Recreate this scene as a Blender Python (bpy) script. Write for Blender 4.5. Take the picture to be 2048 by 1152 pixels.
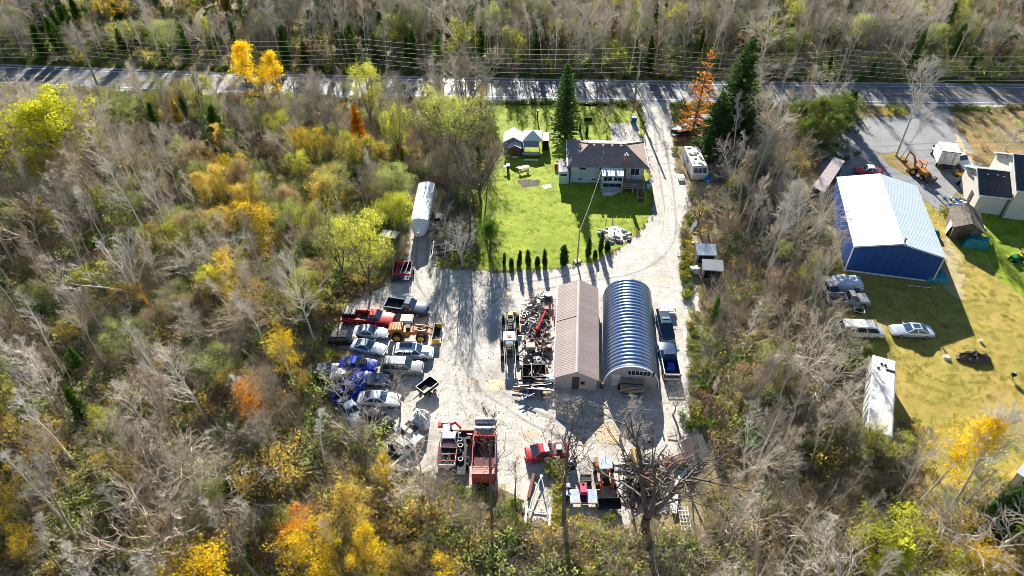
import bpy, math, random
import numpy as np
from mathutils import Vector, Matrix, noise as mn
R = math.radians
scene = bpy.context.scene
for o in list(bpy.data.objects): bpy.data.objects.remove(o)

# ------------------------------------------------------------------ camera
F, PITCH, CH = 1384.0, R(41), 61.0
cam_d = bpy.data.cameras.new('camera'); cam = bpy.data.objects.new('camera', cam_d)
scene.collection.objects.link(cam); scene.camera = cam
cam.location = (0, 0, CH); cam.rotation_euler = (R(90) - PITCH, 0, 0)
cam_d.sensor_width = 36; cam_d.lens = F / 2048 * 36
cam_d.clip_start = 1; cam_d.clip_end = 6000

# ------------------------------------------------------------------ light
SUN_EL, SUN_AZ = R(22.5), R(-3.0)
w = bpy.data.worlds.new('World'); scene.world = w; w.use_nodes = True
wn = w.node_tree; bg = wn.nodes['Background']
sky = wn.nodes.new('ShaderNodeTexSky'); sky.sky_type = 'NISHITA'; sky.sun_disc = False
sky.sun_elevation = SUN_EL; sky.sun_rotation = SUN_AZ; sky.air_density = 1.0; sky.dust_density = 0.0; sky.ozone_density = 3.0
wn.links.new(sky.outputs[0], bg.inputs[0]); bg.inputs[1].default_value = 0.05
sd = bpy.data.lights.new('sun', 'SUN'); sun = bpy.data.objects.new('sun', sd); scene.collection.objects.link(sun)
sd.energy = 5.0; sd.angle = R(0.5); sd.color = (1.0, 0.96, 0.89)
tosun = Vector((math.sin(SUN_AZ) * math.cos(SUN_EL), math.cos(SUN_AZ) * math.cos(SUN_EL), math.sin(SUN_EL)))
sun.rotation_euler = tosun.to_track_quat('Z', 'Y').to_euler(); sun.location = (0, 150, 120)
vs = scene.view_settings; vs.view_transform = 'Standard'; vs.look = 'None'; vs.gamma = 1.0; vs.exposure = 1.62
vs.use_curve_mapping = False
scene.cycles.filter_width = 0.8
scene.cycles.max_bounces = 5; scene.cycles.diffuse_bounces = 2; scene.cycles.glossy_bounces = 2
scene.cycles.transmission_bounces = 3; scene.cycles.caustics_reflective = False; scene.cycles.caustics_refractive = False

# ------------------------------------------------------------------ helpers
rng = random.Random(7)
SP, CP = math.sin(PITCH), math.cos(PITCH)
def G(px, py, z=0.0):
    """the place on the level z that this spot of the survey sees"""
    a = (px - 1024) / F; b = (py - 576) / F
    t = (z - CH) / (-SP - b * CP)
    return Vector((a * t, (CP - b * SP) * t, z))
def PX(x, y, z=0.0):
    z -= CH; d = y * CP - z * SP
    return 1024 + F * x / d, 576 + F * (-z * CP - y * SP) / d

def col3(c): return (c[0], c[1], c[2], 1)
MATS = {}
def mat(name, c, rough=0.7, metal=0.0, var=0.0, scale=4.0, c2=None, bump=0.0, obj_rand=0.0, spec=0.3, stretch=None, fine=0.0, coat=0.0, sharp=False):
    if name in MATS: return MATS[name]
    m = bpy.data.materials.new(name); m.use_nodes = True; nt = m.node_tree; N = nt.nodes; L = nt.links
    b = N['Principled BSDF']; b.inputs['Roughness'].default_value = rough; b.inputs['Metallic'].default_value = metal
    b.inputs['Specular IOR Level'].default_value = spec
    if coat: b.inputs['Coat Weight'].default_value = coat
    b.inputs['Base Color'].default_value = col3(c)
    if c2 is None and var: c2 = tuple(max(0, x * (1 - var)) for x in c)
    out = None
    if c2 is not None:
        tc = N.new('ShaderNodeTexCoord'); mp = N.new('ShaderNodeMapping'); L.new(tc.outputs['Object'], mp.inputs[0])
        if stretch: mp.inputs['Scale'].default_value = stretch
        nz = N.new('ShaderNodeTexNoise'); nz.inputs['Scale'].default_value = scale; nz.inputs['Detail'].default_value = 8; nz.inputs['Roughness'].default_value = 0.65
        L.new(mp.outputs[0], nz.inputs[0])
        cr = N.new('ShaderNodeValToRGB'); L.new(nz.outputs[0], cr.inputs[0])
        cr.color_ramp.elements[0].position = 0.44 if sharp else 0.35; cr.color_ramp.elements[1].position = 0.56 if sharp else 0.68
        cr.color_ramp.elements[0].color = col3(c2); cr.color_ramp.elements[1].color = col3(c)
        out = cr.outputs[0]
        if bump:
            bp = N.new('ShaderNodeBump'); bp.inputs['Strength'].default_value = bump; bp.inputs['Distance'].default_value = 0.1
            L.new(nz.outputs[0], bp.inputs['Height']); L.new(bp.outputs[0], b.inputs['Normal'])
    if obj_rand:
        oi = N.new('ShaderNodeObjectInfo'); hsv = N.new('ShaderNodeHueSaturation')
        mr = N.new('ShaderNodeMapRange'); mr.inputs[3].default_value = 1 - obj_rand; mr.inputs[4].default_value = 1 + obj_rand
        L.new(oi.outputs['Random'], mr.inputs[0]); L.new(mr.outputs[0], hsv.inputs['Value'])
        if out is not None: L.new(out, hsv.inputs['Color'])
        else: hsv.inputs['Color'].default_value = col3(c)
        out = hsv.outputs[0]
    if out is not None: L.new(out, b.inputs['Base Color'])
    MATS[name] = m; return m

def ramp_mat(name, stops, scale, rough=0.9, bump=0.6, s2=None, c2=None, amt=0.5, stretch=None, s3=None, c3=None, spec=0.2, amt3=0.5, dist=0.15):
    """colour ramp on a big noise, broken up by one or two finer ones"""
    if name in MATS: return MATS[name]
    m = bpy.data.materials.new(name); m.use_nodes = True; nt = m.node_tree; N = nt.nodes; L = nt.links
    b = N['Principled BSDF']; b.inputs['Roughness'].default_value = rough; b.inputs['Specular IOR Level'].default_value = spec
    tc = N.new('ShaderNodeTexCoord'); mp = N.new('ShaderNodeMapping'); L.new(tc.outputs['Object'], mp.inputs[0])
    if stretch: mp.inputs['Scale'].default_value = stretch
    nz = N.new('ShaderNodeTexNoise'); nz.inputs['Scale'].default_value = scale; nz.inputs['Detail'].default_value = 12; nz.inputs['Roughness'].default_value = 0.7
    L.new(mp.outputs[0], nz.inputs[0])
    cr = N.new('ShaderNodeValToRGB'); L.new(nz.outputs[0], cr.inputs[0]); els = cr.color_ramp.elements
    els[0].position, els[0].color = stops[0][0], col3(stops[0][1]); els[1].position, els[1].color = stops[-1][0], col3(stops[-1][1])
    for p, c in stops[1:-1]:
        e = els.new(p); e.color = col3(c)
    cur = cr.outputs[0]; hgt = nz.outputs[0]
    for (s, c, am, th) in ((s2, c2, amt, 0.5), (s3, c3, amt3, 0.52)):
        if s is None: continue
        n2 = N.new('ShaderNodeTexNoise'); n2.inputs['Scale'].default_value = s; n2.inputs['Detail'].default_value = 6; n2.inputs['Roughness'].default_value = 0.7
        L.new(tc.outputs['Object'], n2.inputs[0])
        mr = N.new('ShaderNodeMapRange'); mr.inputs[1].default_value = th - 0.06; mr.inputs[2].default_value = th + 0.12; mr.inputs[4].default_value = am
        L.new(n2.outputs[0], mr.inputs[0])
        mx = N.new('ShaderNodeMix'); mx.data_type = 'RGBA'; L.new(mr.outputs[0], mx.inputs[0]); L.new(cur, mx.inputs[6]); mx.inputs[7].default_value = col3(c)
        cur = mx.outputs[2]; hgt = n2.outputs[0]
    L.new(cur, b.inputs['Base Color'])
    if bump:
        bp = N.new('ShaderNodeBump'); bp.inputs['Strength'].default_value = bump; bp.inputs['Distance'].default_value = dist
        L.new(hgt, bp.inputs['Height']); L.new(bp.outputs[0], b.inputs['Normal'])
    MATS[name] = m; return m

def leaf_mat(name, c, c2, trans=0.5, bright=0.25):
    if name in MATS: return MATS[name]
    m = bpy.data.materials.new(name); m.use_nodes = True; nt = m.node_tree; N = nt.nodes; L = nt.links
    N.remove(N['Principled BSDF']); o = N['Material Output']
    tc = N.new('ShaderNodeTexCoord'); nz = N.new('ShaderNodeTexNoise'); nz.inputs['Scale'].default_value = 1.4; nz.inputs['Detail'].default_value = 5
    nz.inputs['Roughness'].default_value = 0.8
    L.new(tc.outputs['Object'], nz.inputs[0])
    cr = N.new('ShaderNodeValToRGB'); L.new(nz.outputs[0], cr.inputs[0]); cr.color_ramp.elements[0].position = .38; cr.color_ramp.elements[1].position = .62
    cr.color_ramp.elements[0].color = col3(c2); cr.color_ramp.elements[1].color = col3(c)
    oi = N.new('ShaderNodeObjectInfo'); hsv = N.new('ShaderNodeHueSaturation'); mr = N.new('ShaderNodeMapRange')
    mr.inputs[3].default_value = 1 - bright; mr.inputs[4].default_value = 1 + bright
    L.new(oi.outputs['Random'], mr.inputs[0]); L.new(mr.outputs[0], hsv.inputs['Value']); L.new(cr.outputs[0], hsv.inputs['Color'])
    d = N.new('ShaderNodeBsdfDiffuse'); t = N.new('ShaderNodeBsdfTranslucent'); mx = N.new('ShaderNodeMixShader'); mx.inputs[0].default_value = trans
    L.new(hsv.outputs[0], d.inputs[0]); L.new(hsv.outputs[0], t.inputs[0]); L.new(d.outputs[0], mx.inputs[1]); L.new(t.outputs[0], mx.inputs[2])
    L.new(mx.outputs[0], o.inputs[0]); MATS[name] = m; return m

class MB:
    def __init__(s): s.v = []; s.f = []; s.m = []
    def add(s, vs, fs, mi=0):
        k = len(s.v); s.v += [tuple(p) for p in vs]; s.f += [tuple(i + k for i in f) for f in fs]; s.m += [mi] * len(fs); return s
    def box(s, cx, cy, cz, sx, sy, sz, rz=0.0, mi=0, tilt=0.0):
        c, q = math.cos(rz), math.sin(rz); vs = []
        for dz in (-.5, .5):
            for dx, dy in ((-.5, -.5), (.5, -.5), (.5, .5), (-.5, .5)):
                x, y = dx * sx, dy * sy; zz = dz * sz + math.tan(tilt) * x
                vs.append((cx + x * c - y * q, cy + x * q + y * c, cz + zz))
        return s.add(vs, [(3, 2, 1, 0), (4, 5, 6, 7), (0, 1, 5, 4), (1, 2, 6, 5), (2, 3, 7, 6), (3, 0, 4, 7)], mi)
    def loft(s, rings, mi=0, cap=True):
        n = len(rings[0]); vs = [p for r in rings for p in r]; fs = []
        for i in range(len(rings) - 1):
            for j in range(n):
                a, b = i * n + j, i * n + (j + 1) % n; fs.append((a, b, b + n, a + n))
        if cap: fs.append(tuple(reversed(range(n)))); fs.append(tuple((len(rings) - 1) * n + j for j in range(n)))
        return s.add(vs, fs, mi)
    def tube(s, p0, p1, r0, r1=None, n=8, mi=0, cap=True):
        p0, p1 = Vector(p0), Vector(p1); r1 = r0 if r1 is None else r1
        d = (p1 - p0).normalized(); u = d.orthogonal().normalized(); v = d.cross(u)
        rs = [[p + (u * math.cos(6.28319 * k / n) + v * math.sin(6.28319 * k / n)) * r for k in range(n)] for p, r in ((p0, r0), (p1, r1))]
        return s.loft(rs, mi, cap)
    def path(s, pts, r, n=6, mi=0):
        for a, b in zip(pts[:-1], pts[1:]): s.tube(a, b, r, r, n, mi)
        return s
    def prism(s, pts, z0, z1, mi=0):
        n = len(pts)
        return s.loft([[(p[0], p[1], z0) for p in pts], [(p[0], p[1], z1) for p in pts]], mi)
    def slab(s, quad, t=0.05, mi=0):
        a, b, c, d = [Vector(q) for q in quad]; nn = (b - a).cross(d - a).normalized() * t
        return s.loft([[a - nn, b - nn, c - nn, d - nn], [a, b, c, d]], mi)
    def torus(s, c, R0, r, n=12, k=6, mi=0, axis='z', rz=0.0):
        rings = []
        for i in range(n):
            a = 6.28319 * i / n; ring = []
            for j in range(k):
                b = 6.28319 * j / k; rr = R0 + r * math.cos(b); zz = r * math.sin(b)
                if axis == 'z': p = (rr * math.cos(a), rr * math.sin(a), zz)
                else: p = (rr * math.cos(a), zz, rr * math.sin(a))
                p = Matrix.Rotation(rz, 3, 'Z') @ Vector(p); ring.append(Vector(c) + p)
            rings.append(ring)
        rings.append(rings[0]); return s.loft(rings, mi, False)
    def mesh(s, name):
        me = bpy.data.meshes.new(name); me.from_pydata(s.v, [], s.f); me.update(); return me
    def build(s, name, mats, parent=None, smooth=False, kind=None):
        me = s.mesh(name)
        if not isinstance(mats, (list, tuple)): mats = [mats]
        for m in mats: me.materials.append(m)
        if len(mats) > 1: me.polygons.foreach_set('material_index', s.m)
        if smooth: me.shade_smooth(); me.set_sharp_from_angle(angle=R(35))
        return link(name, me, parent, kind)

COL = scene.collection
def link(name, data, parent=None, kind=None):
    o = bpy.data.objects.new(name, data); COL.objects.link(o)
    if parent is not None: o.parent = parent
    if kind: o['kind'] = kind
    return o
def tag(o, label, cat, group=None):
    o['label'] = label; o['category'] = cat
    if group: o['group'] = group
    return o
def thing(name, label, cat, loc=(0, 0, 0), rz=0.0, group=None):
    o = link(name, None); o.location = loc; o.rotation_euler = (0, 0, rz); o.empty_display_size = 0.3
    return tag(o, label, cat, group)
def dup(o, loc=None, rz=None, label=None, parent=None, keep=None):
    c = o.copy(); COL.objects.link(c); c.parent = parent
    if loc is not None: c.location = loc
    if rz is not None: c.rotation_euler = (0, 0, rz)
    if label: c['label'] = label
    for ch in KIDS(o): dup(ch, parent=c)
    return c
def KIDS(o): return [x for x in list(o.children)]

# polygons -------------------------------------------------------------
def inside(x, y, poly):
    r = False; n = len(poly); j = n - 1
    for i in range(n):
        xi, yi = poly[i][0], poly[i][1]; xj, yj = poly[j][0], poly[j][1]
        if (yi > y) != (yj > y) and x < (xj - xi) * (y - yi) / (yj - yi) + xi: r = not r
        j = i
    return r
def P(*pts): return [G(*p) for p in pts]
def ragged(poly, step=0.35, amp=0.25, seed=0.0):
    out = []; n = len(poly)
    for i in range(n):
        a, b = Vector(poly[i][:2]), Vector(poly[(i + 1) % n][:2]); d = b - a; L = d.length; k = max(1, int(L / step)); nn = Vector((-d.y, d.x)) / max(L, 1e-6)
        for j in range(k):
            p = a + d * (j / k)
            q = mn.noise(Vector((p.x * 1.3, p.y * 1.3, seed))) * amp * 1.4 + mn.noise(Vector((p.x * .25, p.y * .25, seed + 5))) * amp * 2.2
            out.append(p + nn * q)
    return out
def sheet(name, poly, z, m, kind='structure', parent=None, step=0.35, amp=0.25, seed=0.0):
    pts = ragged(poly, step, amp, seed) if amp else [Vector(p[:2]) for p in poly]
    me = bpy.data.meshes.new(name)
    from mathutils.geometry import tessellate_polygon
    v3 = [Vector((p.x, p.y, z)) for p in pts]
    tri = tessellate_polygon([v3]); fs = []
    for t in tri:
        a, b, c = [v3[i] for i in t]
        fs.append(tuple(t) if (b - a).cross(c - a).z > 0 else tuple(reversed(t)))
    me.from_pydata([tuple(p) for p in v3], [], fs); me.update(); me.materials.append(m)
    return link(name, me, parent, kind)

# ------------------------------------------------------------------ materials
M_ground = ramp_mat('forest_litter', [(.30, (.08, .065, .035)), (.45, (.21, .165, .085)), (.55, (.34, .27, .14)), (.68, (.50, .38, .20))], 0.35, s2=2.2, c2=(.055, .075, .02), amt=.6, s3=6, c3=(.33, .27, .18), amt3=.45, bump=1.0)
M_gravel = ramp_mat('pale_gravel', [(.30, (.30, .275, .24)), (.42, (.47, .43, .37)), (.54, (.61, .565, .49)), (.7, (.67, .62, .535))], 0.16, s2=1.1, c2=(.34, .305, .26), amt=.65, s3=5.0, c3=(.24, .225, .205), amt3=.5, bump=.8, dist=.06, rough=.85)
M_lawn = ramp_mat('lawn_grass', [(.30, (.12, .18, .012)), (.45, (.22, .29, .015)), (.58, (.32, .38, .022)), (.72, (.50, .40, .08))], 0.22, s2=1.6, c2=(.13, .2, .015), amt=.6, s3=.5, c3=(.38, .37, .06), amt3=.4, bump=1.0, dist=.1)
M_field = ramp_mat('dry_field_grass', [(.28, (.17, .19, .025)), (.42, (.34, .28, .045)), (.55, (.46, .32, .07)), (.70, (.50, .32, .13))], 0.13, s2=1.6, c2=(.26, .26, .035), amt=.45, s3=7, c3=(.42, .36, .12), amt3=.4, bump=1.0, dist=.1)
M_bank = ramp_mat('leafy_bank', [(.30, (.10, .12, .02)), (.48, (.26, .20, .06)), (.62, (.42, .25, .10)), (.75, (.36, .28, .12))], 0.2, s2=1.6, c2=(.10, .08, .045), amt=.6, s3=6, c3=(.45, .30, .14), amt3=.4, bump=1.0)
M_asph = ramp_mat('worn_asphalt', [(.3, (.10, .10, .105)), (.5, (.15, .15, .155)), (.7, (.21, .21, .21))], 0.3, stretch=(.25, 3, 1), s2=3, c2=(.09, .09, .095), amt=.5, bump=.15, rough=.60, spec=.45, dist=.02)
M_asph2 = ramp_mat('grey_driveway', [(.3, (.19, .19, .19)), (.5, (.25, .25, .25)), (.7, (.32, .31, .30))], 0.25, s2=2, c2=(.16, .16, .16), amt=.5, bump=.3, rough=.75, dist=.03)
M_white = mat('white_paint', (.80, .80, .78), .45, var=.1, scale=2)
M_dwhite = mat('dirty_white', (.78, .77, .74), .6, c2=(.48, .46, .42), scale=1.6, bump=.1)
M_yel = mat('yellow_line_paint', (.62, .45, .08), .6, var=.3, scale=3)
M_glass = mat('dark_glass', (.02, .035, .055), .08, spec=.6, var=.2, scale=1)
M_bglass = mat('sky_glass', (.03, .07, .14), .12, spec=.6, var=.2, scale=1)
M_tyre = mat('rubber', (.02, .02, .022), .85, var=.4, scale=6)
M_rim = mat('rim_metal', (.5, .5, .52), .35, metal=.7, var=.2)
M_black = mat('black_paint', (.02, .022, .025), .4, var=.4, scale=3)
M_dark = mat('dark_iron', (.06, .055, .05), .6, c2=(.13, .075, .045), scale=5)
M_steel = mat('galvanised_steel', (.55, .56, .57), .38, metal=.5, c2=(.36, .36, .37), scale=3)
M_rust = mat('rusty_metal', (.28, .11, .05), .8, c2=(.10, .045, .03), scale=4)
M_orange = mat('orange_paint', (.75, .26, .04), .5, c2=(.40, .13, .03), scale=3)
M_yellow = mat('yellow_paint', (.80, .48, .04), .5, c2=(.5, .28, .04), scale=3)
M_red = mat('red_paint', (.62, .025, .025), .35, c2=(.35, .02, .02), scale=2.5, coat=.3)
M_dred = mat('faded_red_paint', (.50, .09, .06), .6, c2=(.26, .05, .04), scale=2)
M_maroon = mat('maroon_boards', (.16, .04, .05), .7, c2=(.09, .025, .03), scale=2)
M_blue = mat('blue_paint', (.02, .07, .65), .4, c2=(.012, .03, .30), scale=2, coat=.3)
M_nblue = mat('dark_blue_paint', (.02, .06, .13), .32, c2=(.01, .025, .06), scale=2, coat=.4)
M_green = mat('green_paint', (.02, .22, .07), .4, c2=(.012, .11, .04), scale=3)
M_teal = mat('teal_tarp', (.03, .28, .28), .6, c2=(.015, .15, .17), scale=1.4, bump=.4)
M_btarp = mat('blue_plastic', (.04, .22, .55), .45, c2=(.02, .12, .36), scale=1.4, bump=.3)
M_silver = mat('silver_paint', (.62, .68, .74), .28, metal=.35, c2=(.40, .44, .48), scale=1.5, coat=.4)
M_wcar = mat('white_car_paint', (.80, .81, .82), .28, c2=(.66, .68, .70), scale=1.5, coat=.4)
M_gcar = mat('grey_car_paint', (.32, .32, .33), .45, c2=(.22, .215, .21), scale=2)
M_wood = mat('weathered_wood', (.42, .34, .25), .8, c2=(.26, .20, .15), scale=3, bump=.2)
M_pwood = mat('fresh_plywood', (.62, .42, .20), .75, c2=(.48, .31, .15), scale=2)
M_bwood = mat('brown_stained_wood', (.24, .115, .045), .7, c2=(.15, .07, .03), scale=4)
M_pole = mat('pole_wood', (.40, .36, .31), .85, c2=(.26, .23, .19), scale=4)
M_brick = mat('chimney_brick', (.33, .16, .11), .85, c2=(.22, .10, .07), scale=5)
M_stone = mat('field_stone', (.48, .45, .40), .85, c2=(.30, .27, .24), scale=3, bump=.4, obj_rand=.3)
M_dirt = mat('bare_dirt', (.17, .13, .10), .95, c2=(.07, .055, .045), scale=3, bump=1)
M_sand = mat('tan_mud', (.52, .38, .22), .45, c2=(.40, .29, .17), scale=.8)
M_shin = mat('brown_shingles', (.42, .315, .265), .9, c2=(.27, .20, .17), scale=2.5, bump=.3)
M_gshin = mat('shaded_grey_shingles', (.085, .09, .10), .9, c2=(.05, .052, .06), scale=3, bump=.3)
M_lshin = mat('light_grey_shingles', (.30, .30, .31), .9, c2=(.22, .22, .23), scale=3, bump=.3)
M_oshin = mat('old_brown_roofing', (.20, .165, .13), .95, c2=(.10, .08, .065), scale=1.6, bump=.5)
M_sid = mat('pale_aqua_siding', (.50, .60, .60), .7, c2=(.40, .49, .50), scale=1.2)
M_cream = mat('cream_siding', (.66, .60, .50), .7, c2=(.58, .53, .44), scale=.8)
M_beige = mat('beige_metal_wall', (.52, .49, .45), .6, c2=(.45, .42, .39), scale=1)
M_taupe = mat('taupe_metal_roof', (.37, .29, .255), .55, c2=(.29, .23, .21), scale=.9, obj_rand=.07)
M_blwall = mat('blue_metal_wall', (.02, .075, .26), .55, c2=(.015, .055, .2), scale=.8, obj_rand=.06)
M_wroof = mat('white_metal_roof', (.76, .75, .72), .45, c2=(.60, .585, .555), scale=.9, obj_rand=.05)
M_wroof2 = mat('shaded_white_metal_roof', (.56, .62, .66), .42, c2=(.50, .56, .60), scale=.7, obj_rand=.03)  # blue barn's right slope: shade put into the white roof's colour
M_quon = mat('galvanised_arch_panel', (.27, .34, .46), .30, metal=.7, c2=(.19, .25, .36), scale=1.0, obj_rand=.08)
M_boatw = mat('white_shrink_wrap', (.80, .81, .84), .35, c2=(.70, .72, .76), scale=1.2, bump=.25)
M_bpl = mat('blue_tent_cloth', (.02, .14, .55), .6, c2=(.015, .09, .38), scale=2)
M_wire = mat('bare_conductor', (.30, .27, .21), .7, var=.1)
M_pink = mat('pink_red_engine', (.70, .06, .15), .5, c2=(.45, .04, .09), scale=5)

# ------------------------------------------------------------------ ground and its sheets
mb = MB(); S = 2500
mb.add([(-S, -300, 0), (S, -300, 0), (S, S, 0), (-S, S, 0)], [(0, 1, 2, 3)]); mb.build('ground', M_ground, kind='structure')
YARD = P((1283, 207), (1340, 207), (1347, 300), (1352, 345), (1375, 375), (1385, 400), (1370, 430), (1362, 480), (1378, 545), (1398, 600), (1408, 660), (1412, 720), (1400, 790),
         (1380, 850), (1395, 890), (1380, 950), (1330, 1020), (1240, 1045), (1150, 1055), (1060, 1045), (1030, 985), (930, 985), (870, 965), (785, 930), (770, 870), (690, 850), (655, 770),
         (675, 690), (690, 610), (760, 575), (800, 560), (815, 500), (822, 455), (862, 455), (866, 500), (880, 538), (960, 542), (1010, 542), (1060, 541), (1130, 536), (1200, 518), (1250, 490), (1285, 455), (1308, 430), (1305, 380), (1290, 300))
LAWN = P((972, 208), (1282, 208), (1287, 300), (1303, 380), (1306, 430), (1282, 457), (1248, 491), (1199, 519), (1130, 537), (1060, 542), (1010, 543), (950, 541), (955, 470), (950, 390), (975, 350), (1000, 300), (985, 255))
FIELD = P((1850, 395), (1905, 440), (2048, 455), (2400, 470), (2500, 980), (2048, 985), (1990, 950), (1930, 1000), (1840, 985), (1838, 900), (1815, 840), (1780, 850), (1735, 700), (1655, 600), (1665, 520), (1700, 480))
LAWN2 = P((1945, 425), (2048, 400), (2300, 400), (2350, 640), (2048, 605), (1985, 545), (1925, 490), (1893, 440))
DRIVE = P((1690, 238), (1820, 232), (1812, 200), (1890, 200), (1912, 250), (1965, 330), (1900, 400), (1905, 420), (1880, 425), (1845, 400), (1700, 360), (1640, 340), (1660, 270))
BANK = P((1890, 222), (2300, 215), (2500, 330), (2048, 345), (1960, 325), (1912, 255))
ROADP = [(-165, 143.8), (-109.3, 138.1), (-54.5, 133.2), (-12.5, 131.6), (33, 129.7), (103, 128.2), (170, 127.6)]
def road_y(x):
    for (a, b), (c, d) in zip(ROADP[:-1], ROADP[1:]):
        if a <= x <= c: return b + (d - b) * (x - a) / (c - a)
    return ROADP[0][1] if x < 0 else ROADP[-1][1]
def band(name, off, wd, z, m, jag=0.0, parent=None, x0=-165, x1=170):
    n = 240; top = []; bot = []
    for i in range(n + 1):
        x = x0 + (x1 - x0) * i / n; y = road_y(x) + off; j = mn.noise(Vector((x * .8, off, 3))) * jag + mn.noise(Vector((x * .1, off, 9))) * jag
        top.append((x, y + wd / 2 + j, z)); bot.append((x, y - wd / 2 - mn.noise(Vector((x * .9, off, 7))) * jag, z))
    b = MB(); b.add(bot + top, [(i, i + 1, n + 2 + i, n + 1 + i) for i in range(n)]); return b.build(name, m, parent, kind='structure')
M_verge = ramp_mat('verge_grass', [(.3, (.10, .11, .03)), (.5, (.22, .19, .07)), (.7, (.38, .27, .12))], 0.3, s2=3, c2=(.09, .13, .02), amt=.6, bump=1)
band('road_verge', 0, 13.5, 0.012, M_verge, .8)
sheet('dry_field', FIELD, .012, M_field, seed=1, amp=.4)
sheet('lawn', LAWN, .012, M_lawn, seed=2)
sheet('lawn', LAWN2, .016, M_lawn, seed=3, amp=.7)
sheet('grass_bank', BANK, .016, M_bank, seed=4, amp=.6)
sheet('gravel_yard', YARD, .022, M_gravel, seed=5, amp=.4)
sheet('neighbour_driveway', DRIVE, .022, M_asph2, seed=6, amp=.15)
band('road_shoulder', 0, 10.4, 0.026, M_gravel, .25)
band('road', 0, 8.8, 0.030, M_asph, .05)
for off in (3.55, -3.55): band('edge_line', off, .20, .034, M_white, .01)
for off in (.14, -.14): band('centre_line', off, .11, .034, M_yel, .01)
# parking pad, puddles, island, paths
sheet('parking_pad', P((1218, 247), (1275, 247), (1285, 282), (1222, 282)), .026, M_gravel, seed=7, amp=.1)
for i, (x, y, a, b, r) in enumerate([(1022, 590, 1.2, .8, .3), (1386, 655, .55, 3.3, 0), (991, 772, 1.1, .7, 0), (1062, 868, .9, .5, 0), (1390, 690, .5, 1.6, 0), (905, 858, 1.5, .5, .2), (1215, 868, 1.5, 1.1, -.6), (978, 852, 1.0, .5, 0), (937, 765, .7, .4, .5),
                                    (1100, 588, .9, .5, .1), (1010, 628, .4, .3, 0), (1322, 560, 1.0, .5, .3)]):
    c = G(x, y); pts = [(c.x + a * math.cos(t) * math.cos(r) - b * math.sin(t) * math.sin(r), c.y + a * math.cos(t) * math.sin(r) + b * math.sin(t) * math.cos(r)) for t in [k * .524 for k in range(12)]]
    sheet('mud_puddle', pts, .027, M_sand, seed=20 + i, amp=.25, step=.2)
sheet('planting_island', P((1755, 308), (1790, 305), (1830, 325), (1845, 350), (1815, 352), (1775, 330)), .028, M_bank, seed=8, amp=.2)
sheet('dirt_patch', P((1035, 362), (1060, 356), (1082, 360), (1075, 372), (1048, 374)), .018, M_dirt, seed=9, amp=.3)
sheet('dirt_patch', P((1080, 372), (1100, 368), (1104, 374), (1090, 378)), .018, M_sand, seed=10, amp=.1)
sheet('worn_track', P((1870, 470), (1900, 480), (1945, 560), (1925, 600), (1890, 560), (1870, 510)), .018, mat('worn_sand_soil', (.50, .38, .22), .9, c2=(.38, .33, .14), scale=.8), seed=11, amp=1.0)
sheet('worn_track', P((1935, 300), (1960, 310), (1968, 332), (1945, 328), (1915, 285), (1905, 255)), .027, MATS['worn_sand_soil'], seed=12, amp=.3)
sheet('flower_strip', P((1765, 216), (1812, 214), (1818, 229), (1770, 231)), .027, mat('yellow_ground_cover', (.48, .33, .03), .9, c2=(.2, .17, .03), scale=2, bump=1), seed=13, amp=.2)

M_rut = ramp_mat('packed_wheel_rut', [(.3, (.24, .225, .205)), (.5, (.36, .335, .30)), (.7, (.50, .465, .415))], .5, s2=3, c2=(.22, .205, .185), amt=.5, bump=.5, dist=.05)
M_rutl = ramp_mat('dusty_wheel_rut', [(.3, (.36, .335, .30)), (.5, (.52, .485, .43)), (.7, (.62, .575, .51))], .5, s2=3, c2=(.33, .305, .27), amt=.6, bump=.5, dist=.05)
def rut(pts, m, wd, z, off, seed):
    c = [G(*p) for p in pts]; sm = []
    for i in range(len(c) - 1):
        p0, p1, p2, p3 = c[max(0, i - 1)], c[i], c[i + 1], c[min(len(c) - 1, i + 2)]
        for k in range(12):
            t = k / 12; sm.append(.5 * ((2 * p1) + (p2 - p0) * t + (2 * p0 - 5 * p1 + 4 * p2 - p3) * t * t + (3 * p1 - p0 - 3 * p2 + p3) * t ** 3))
    L_ = []; R_ = []
    for i in range(len(sm)):
        d = (sm[min(i + 1, len(sm) - 1)] - sm[max(0, i - 1)]); n = Vector((-d.y, d.x, 0)).normalized(); w_ = wd * (.55 + .9 * abs(mn.noise(Vector((i * .21, seed, 1))) + .35)); o = off + mn.noise(Vector((i * .09, seed, 5))) * .5
        L_.append((sm[i] + n * (o + w_ / 2))[:2] + (z,)); R_.append((sm[i] + n * (o - w_ / 2))[:2] + (z,))
    b = MB(); k = len(L_); b.add(R_ + L_, [(i, i + 1, k + i + 1, k + i) for i in range(k - 1)]); b.build('wheel_rut', m, kind='structure')
for j, (pts, m) in enumerate([([(1308, 212), (1322, 300), (1338, 400), (1330, 490), (1260, 540), (1120, 562), (990, 590), (940, 660), (925, 760), (960, 850)], M_rut), ([(1318, 212), (1330, 300), (1345, 400), (1352, 500), (1375, 600), (1385, 720), (1355, 820), (1250, 850), (1050, 845), (940, 800), (900, 700), (890, 600)], M_rutl),
                              ([(1300, 230), (1312, 320), (1320, 420), (1290, 500), (1180, 545), (1060, 570), (960, 620), (905, 720), (880, 820)], M_rutl), ([(845, 470), (843, 540), (870, 600), (920, 680), (960, 760), (1060, 830), (1180, 870), (1320, 850)], M_rut)]):
    for off in (-.85, .85): rut(pts, m, .42, .0235 + .0008 * j, off, j * 3 + off)

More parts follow.
